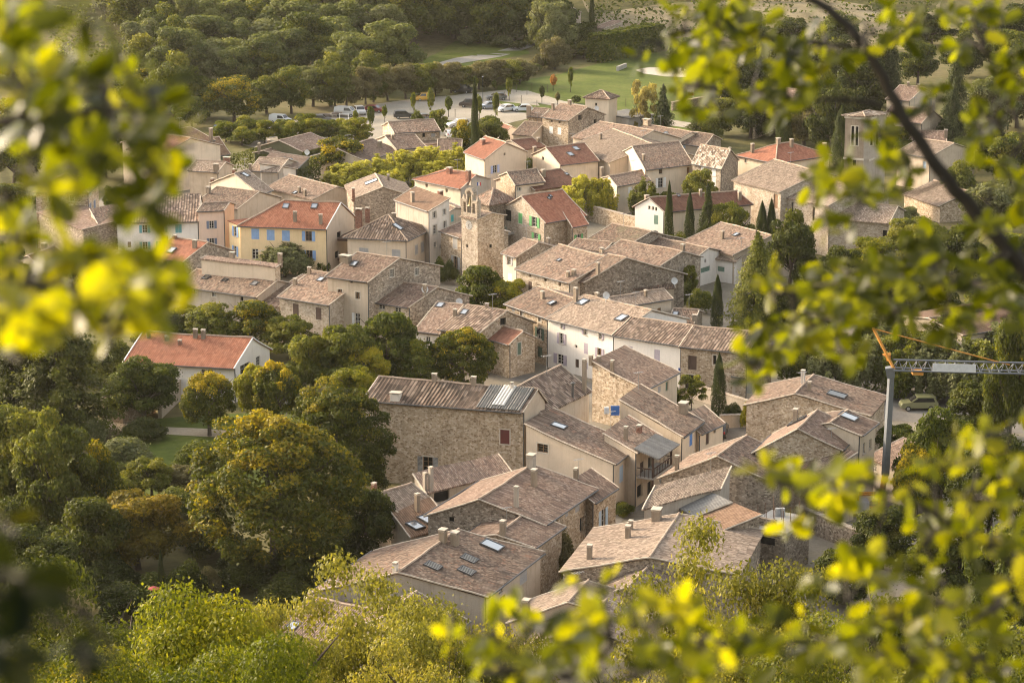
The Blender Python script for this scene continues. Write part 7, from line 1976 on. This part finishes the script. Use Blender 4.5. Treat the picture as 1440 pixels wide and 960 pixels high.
oak_branch('blurred yellow green oak spray across the old houses', [
    ([(-260, 420, 2.8), (-80, 400, 2.7), (40, 400, 2.7), (140, 410, 2.7), (230, 420, 2.8)], .008, .002),
    ([(-80, 400, 2.7), (0, 450, 2.7), (40, 490, 2.7)], .004, .0015)],
    [(20, 330, 40, 36, 9, 2.7, .5), (40, 390, 45, 34, 11, 2.7, .55), (90, 365, 36, 26, 8, 2.7, .6), (130, 390, 45, 32, 12, 2.7, .55), (180, 390, 40, 36, 11, 2.8, .55), (225, 390, 32, 28, 8, 2.8, .6), (250, 400, 20, 24, 4, 2.8, .7), (110, 430, 50, 28, 11, 2.7, .5), (170, 430, 45, 26, 10, 2.8, .5), (220, 430, 34, 26, 8, 2.8, .6), (160, 465, 20, 22, 4, 2.8, .8), (235, 455, 18, 18, 3, 2.8, .8),
     (20, 430, 40, 36, 12, 2.7, .6), (60, 460, 36, 24, 8, 2.7, .65), (20, 480, 40, 30, 10, 2.7, .65)], 66, dk=1.1, leaf=.036, dens=2.2)
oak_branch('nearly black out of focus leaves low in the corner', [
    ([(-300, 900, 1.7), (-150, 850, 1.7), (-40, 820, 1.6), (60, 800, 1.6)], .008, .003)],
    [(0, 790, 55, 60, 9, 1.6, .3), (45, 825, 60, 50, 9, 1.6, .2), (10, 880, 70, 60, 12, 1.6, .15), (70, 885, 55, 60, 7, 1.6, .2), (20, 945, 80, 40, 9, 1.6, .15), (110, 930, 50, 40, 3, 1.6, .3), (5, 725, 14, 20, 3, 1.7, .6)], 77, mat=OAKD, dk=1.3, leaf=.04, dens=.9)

# ------------------------------------------------------------------ air, light, camera
SUN_AZ, SUN_EL = math.radians(-60), math.radians(22)                # azimuth from +Y towards +X
sd = Vector((math.sin(SUN_AZ) * math.cos(SUN_EL), math.cos(SUN_AZ) * math.cos(SUN_EL), math.sin(SUN_EL)))
sl = bpy.data.lights.new('sun', 'SUN'); sl.energy = 2.0; sl.angle = math.radians(7); sl.color = (1.0, .80, .56)
so = bpy.data.objects.new('sun', sl); COL.objects.link(so); so.rotation_euler = sd.to_track_quat('Z', 'Y').to_euler(); so.location = (0, 0, 300)
w = bpy.data.worlds.new('World'); SC.world = w; w.use_nodes = True
nt = w.node_tree; nt.nodes.clear()
bg = nt.nodes.new('ShaderNodeBackground'); sky = nt.nodes.new('ShaderNodeTexSky'); ow = nt.nodes.new('ShaderNodeOutputWorld')
sky.sky_type = 'NISHITA'; sky.sun_disc = False; sky.sun_elevation = SUN_EL; sky.sun_rotation = SUN_AZ; sky.dust_density = 4.0; sky.air_density = 1.2; sky.ozone_density = .6
bg.inputs[1].default_value = .15
hsv = nt.nodes.new('ShaderNodeHueSaturation'); hsv.inputs['Saturation'].default_value = .45   # hazy, milky sky
nt.links.new(sky.outputs[0], hsv.inputs['Color']); nt.links.new(hsv.outputs[0], bg.inputs[0]); nt.links.new(bg.outputs[0], ow.inputs[0])
def haze():
    mb = MB(); z0, z1 = -3, 330; mb.box((0, 800, (z0 + z1) / 2), 1840, 1960, z1 - z0)
    t = NT('pale_air'); v = t.n('ShaderNodeVolumePrincipled'); v.inputs['Color'].default_value = (1, .93, .80, 1); v.inputs['Density'].default_value = HAZE; v.inputs['Anisotropy'].default_value = .35
    t.l(v, 0, t.out, 'Volume'); o = mb.build('haze', t.m); o['kind'] = 'stuff'
HAZE = .000035
if HAZE: haze()
cd = bpy.data.cameras.new('camera'); co = bpy.data.objects.new('camera', cd); COL.objects.link(co)
co.location = CAM; co.rotation_euler = (math.pi / 2 - PITCH, 0, 0)
cd.sensor_width = 36; cd.lens = 90; cd.clip_start = .1; cd.clip_end = 5000
cd.dof.use_dof = True; cd.dof.focus_distance = 310; cd.dof.aperture_fstop = 6.3
SC.camera = co
vs = SC.view_settings; vs.view_transform = 'Standard'; vs.look = 'None'; vs.exposure = EXPO; vs.gamma = 1
try:
    vs.use_curve_mapping = False
    vs.use_white_balance = True; vs.white_balance_temperature = WBT; vs.white_balance_tint = 10
except Exception as ex: print('wb', ex)
cy = SC.cycles; SC.render.engine = 'CYCLES'
cy.use_denoising = True; cy.pixel_filter_type = 'BLACKMAN_HARRIS'; cy.filter_width = 1.1
try: cy.denoiser = 'OPENIMAGEDENOISE'
except Exception: pass
cy.max_bounces = 6; cy.diffuse_bounces = 3; cy.glossy_bounces = 2; cy.transmission_bounces = 4; cy.transparent_max_bounces = 4; cy.volume_bounces = 0
cy.sample_clamp_indirect = 4
print('objects', len(SC.objects), 'trees', TC[0], 'houses', len(HOUSES))
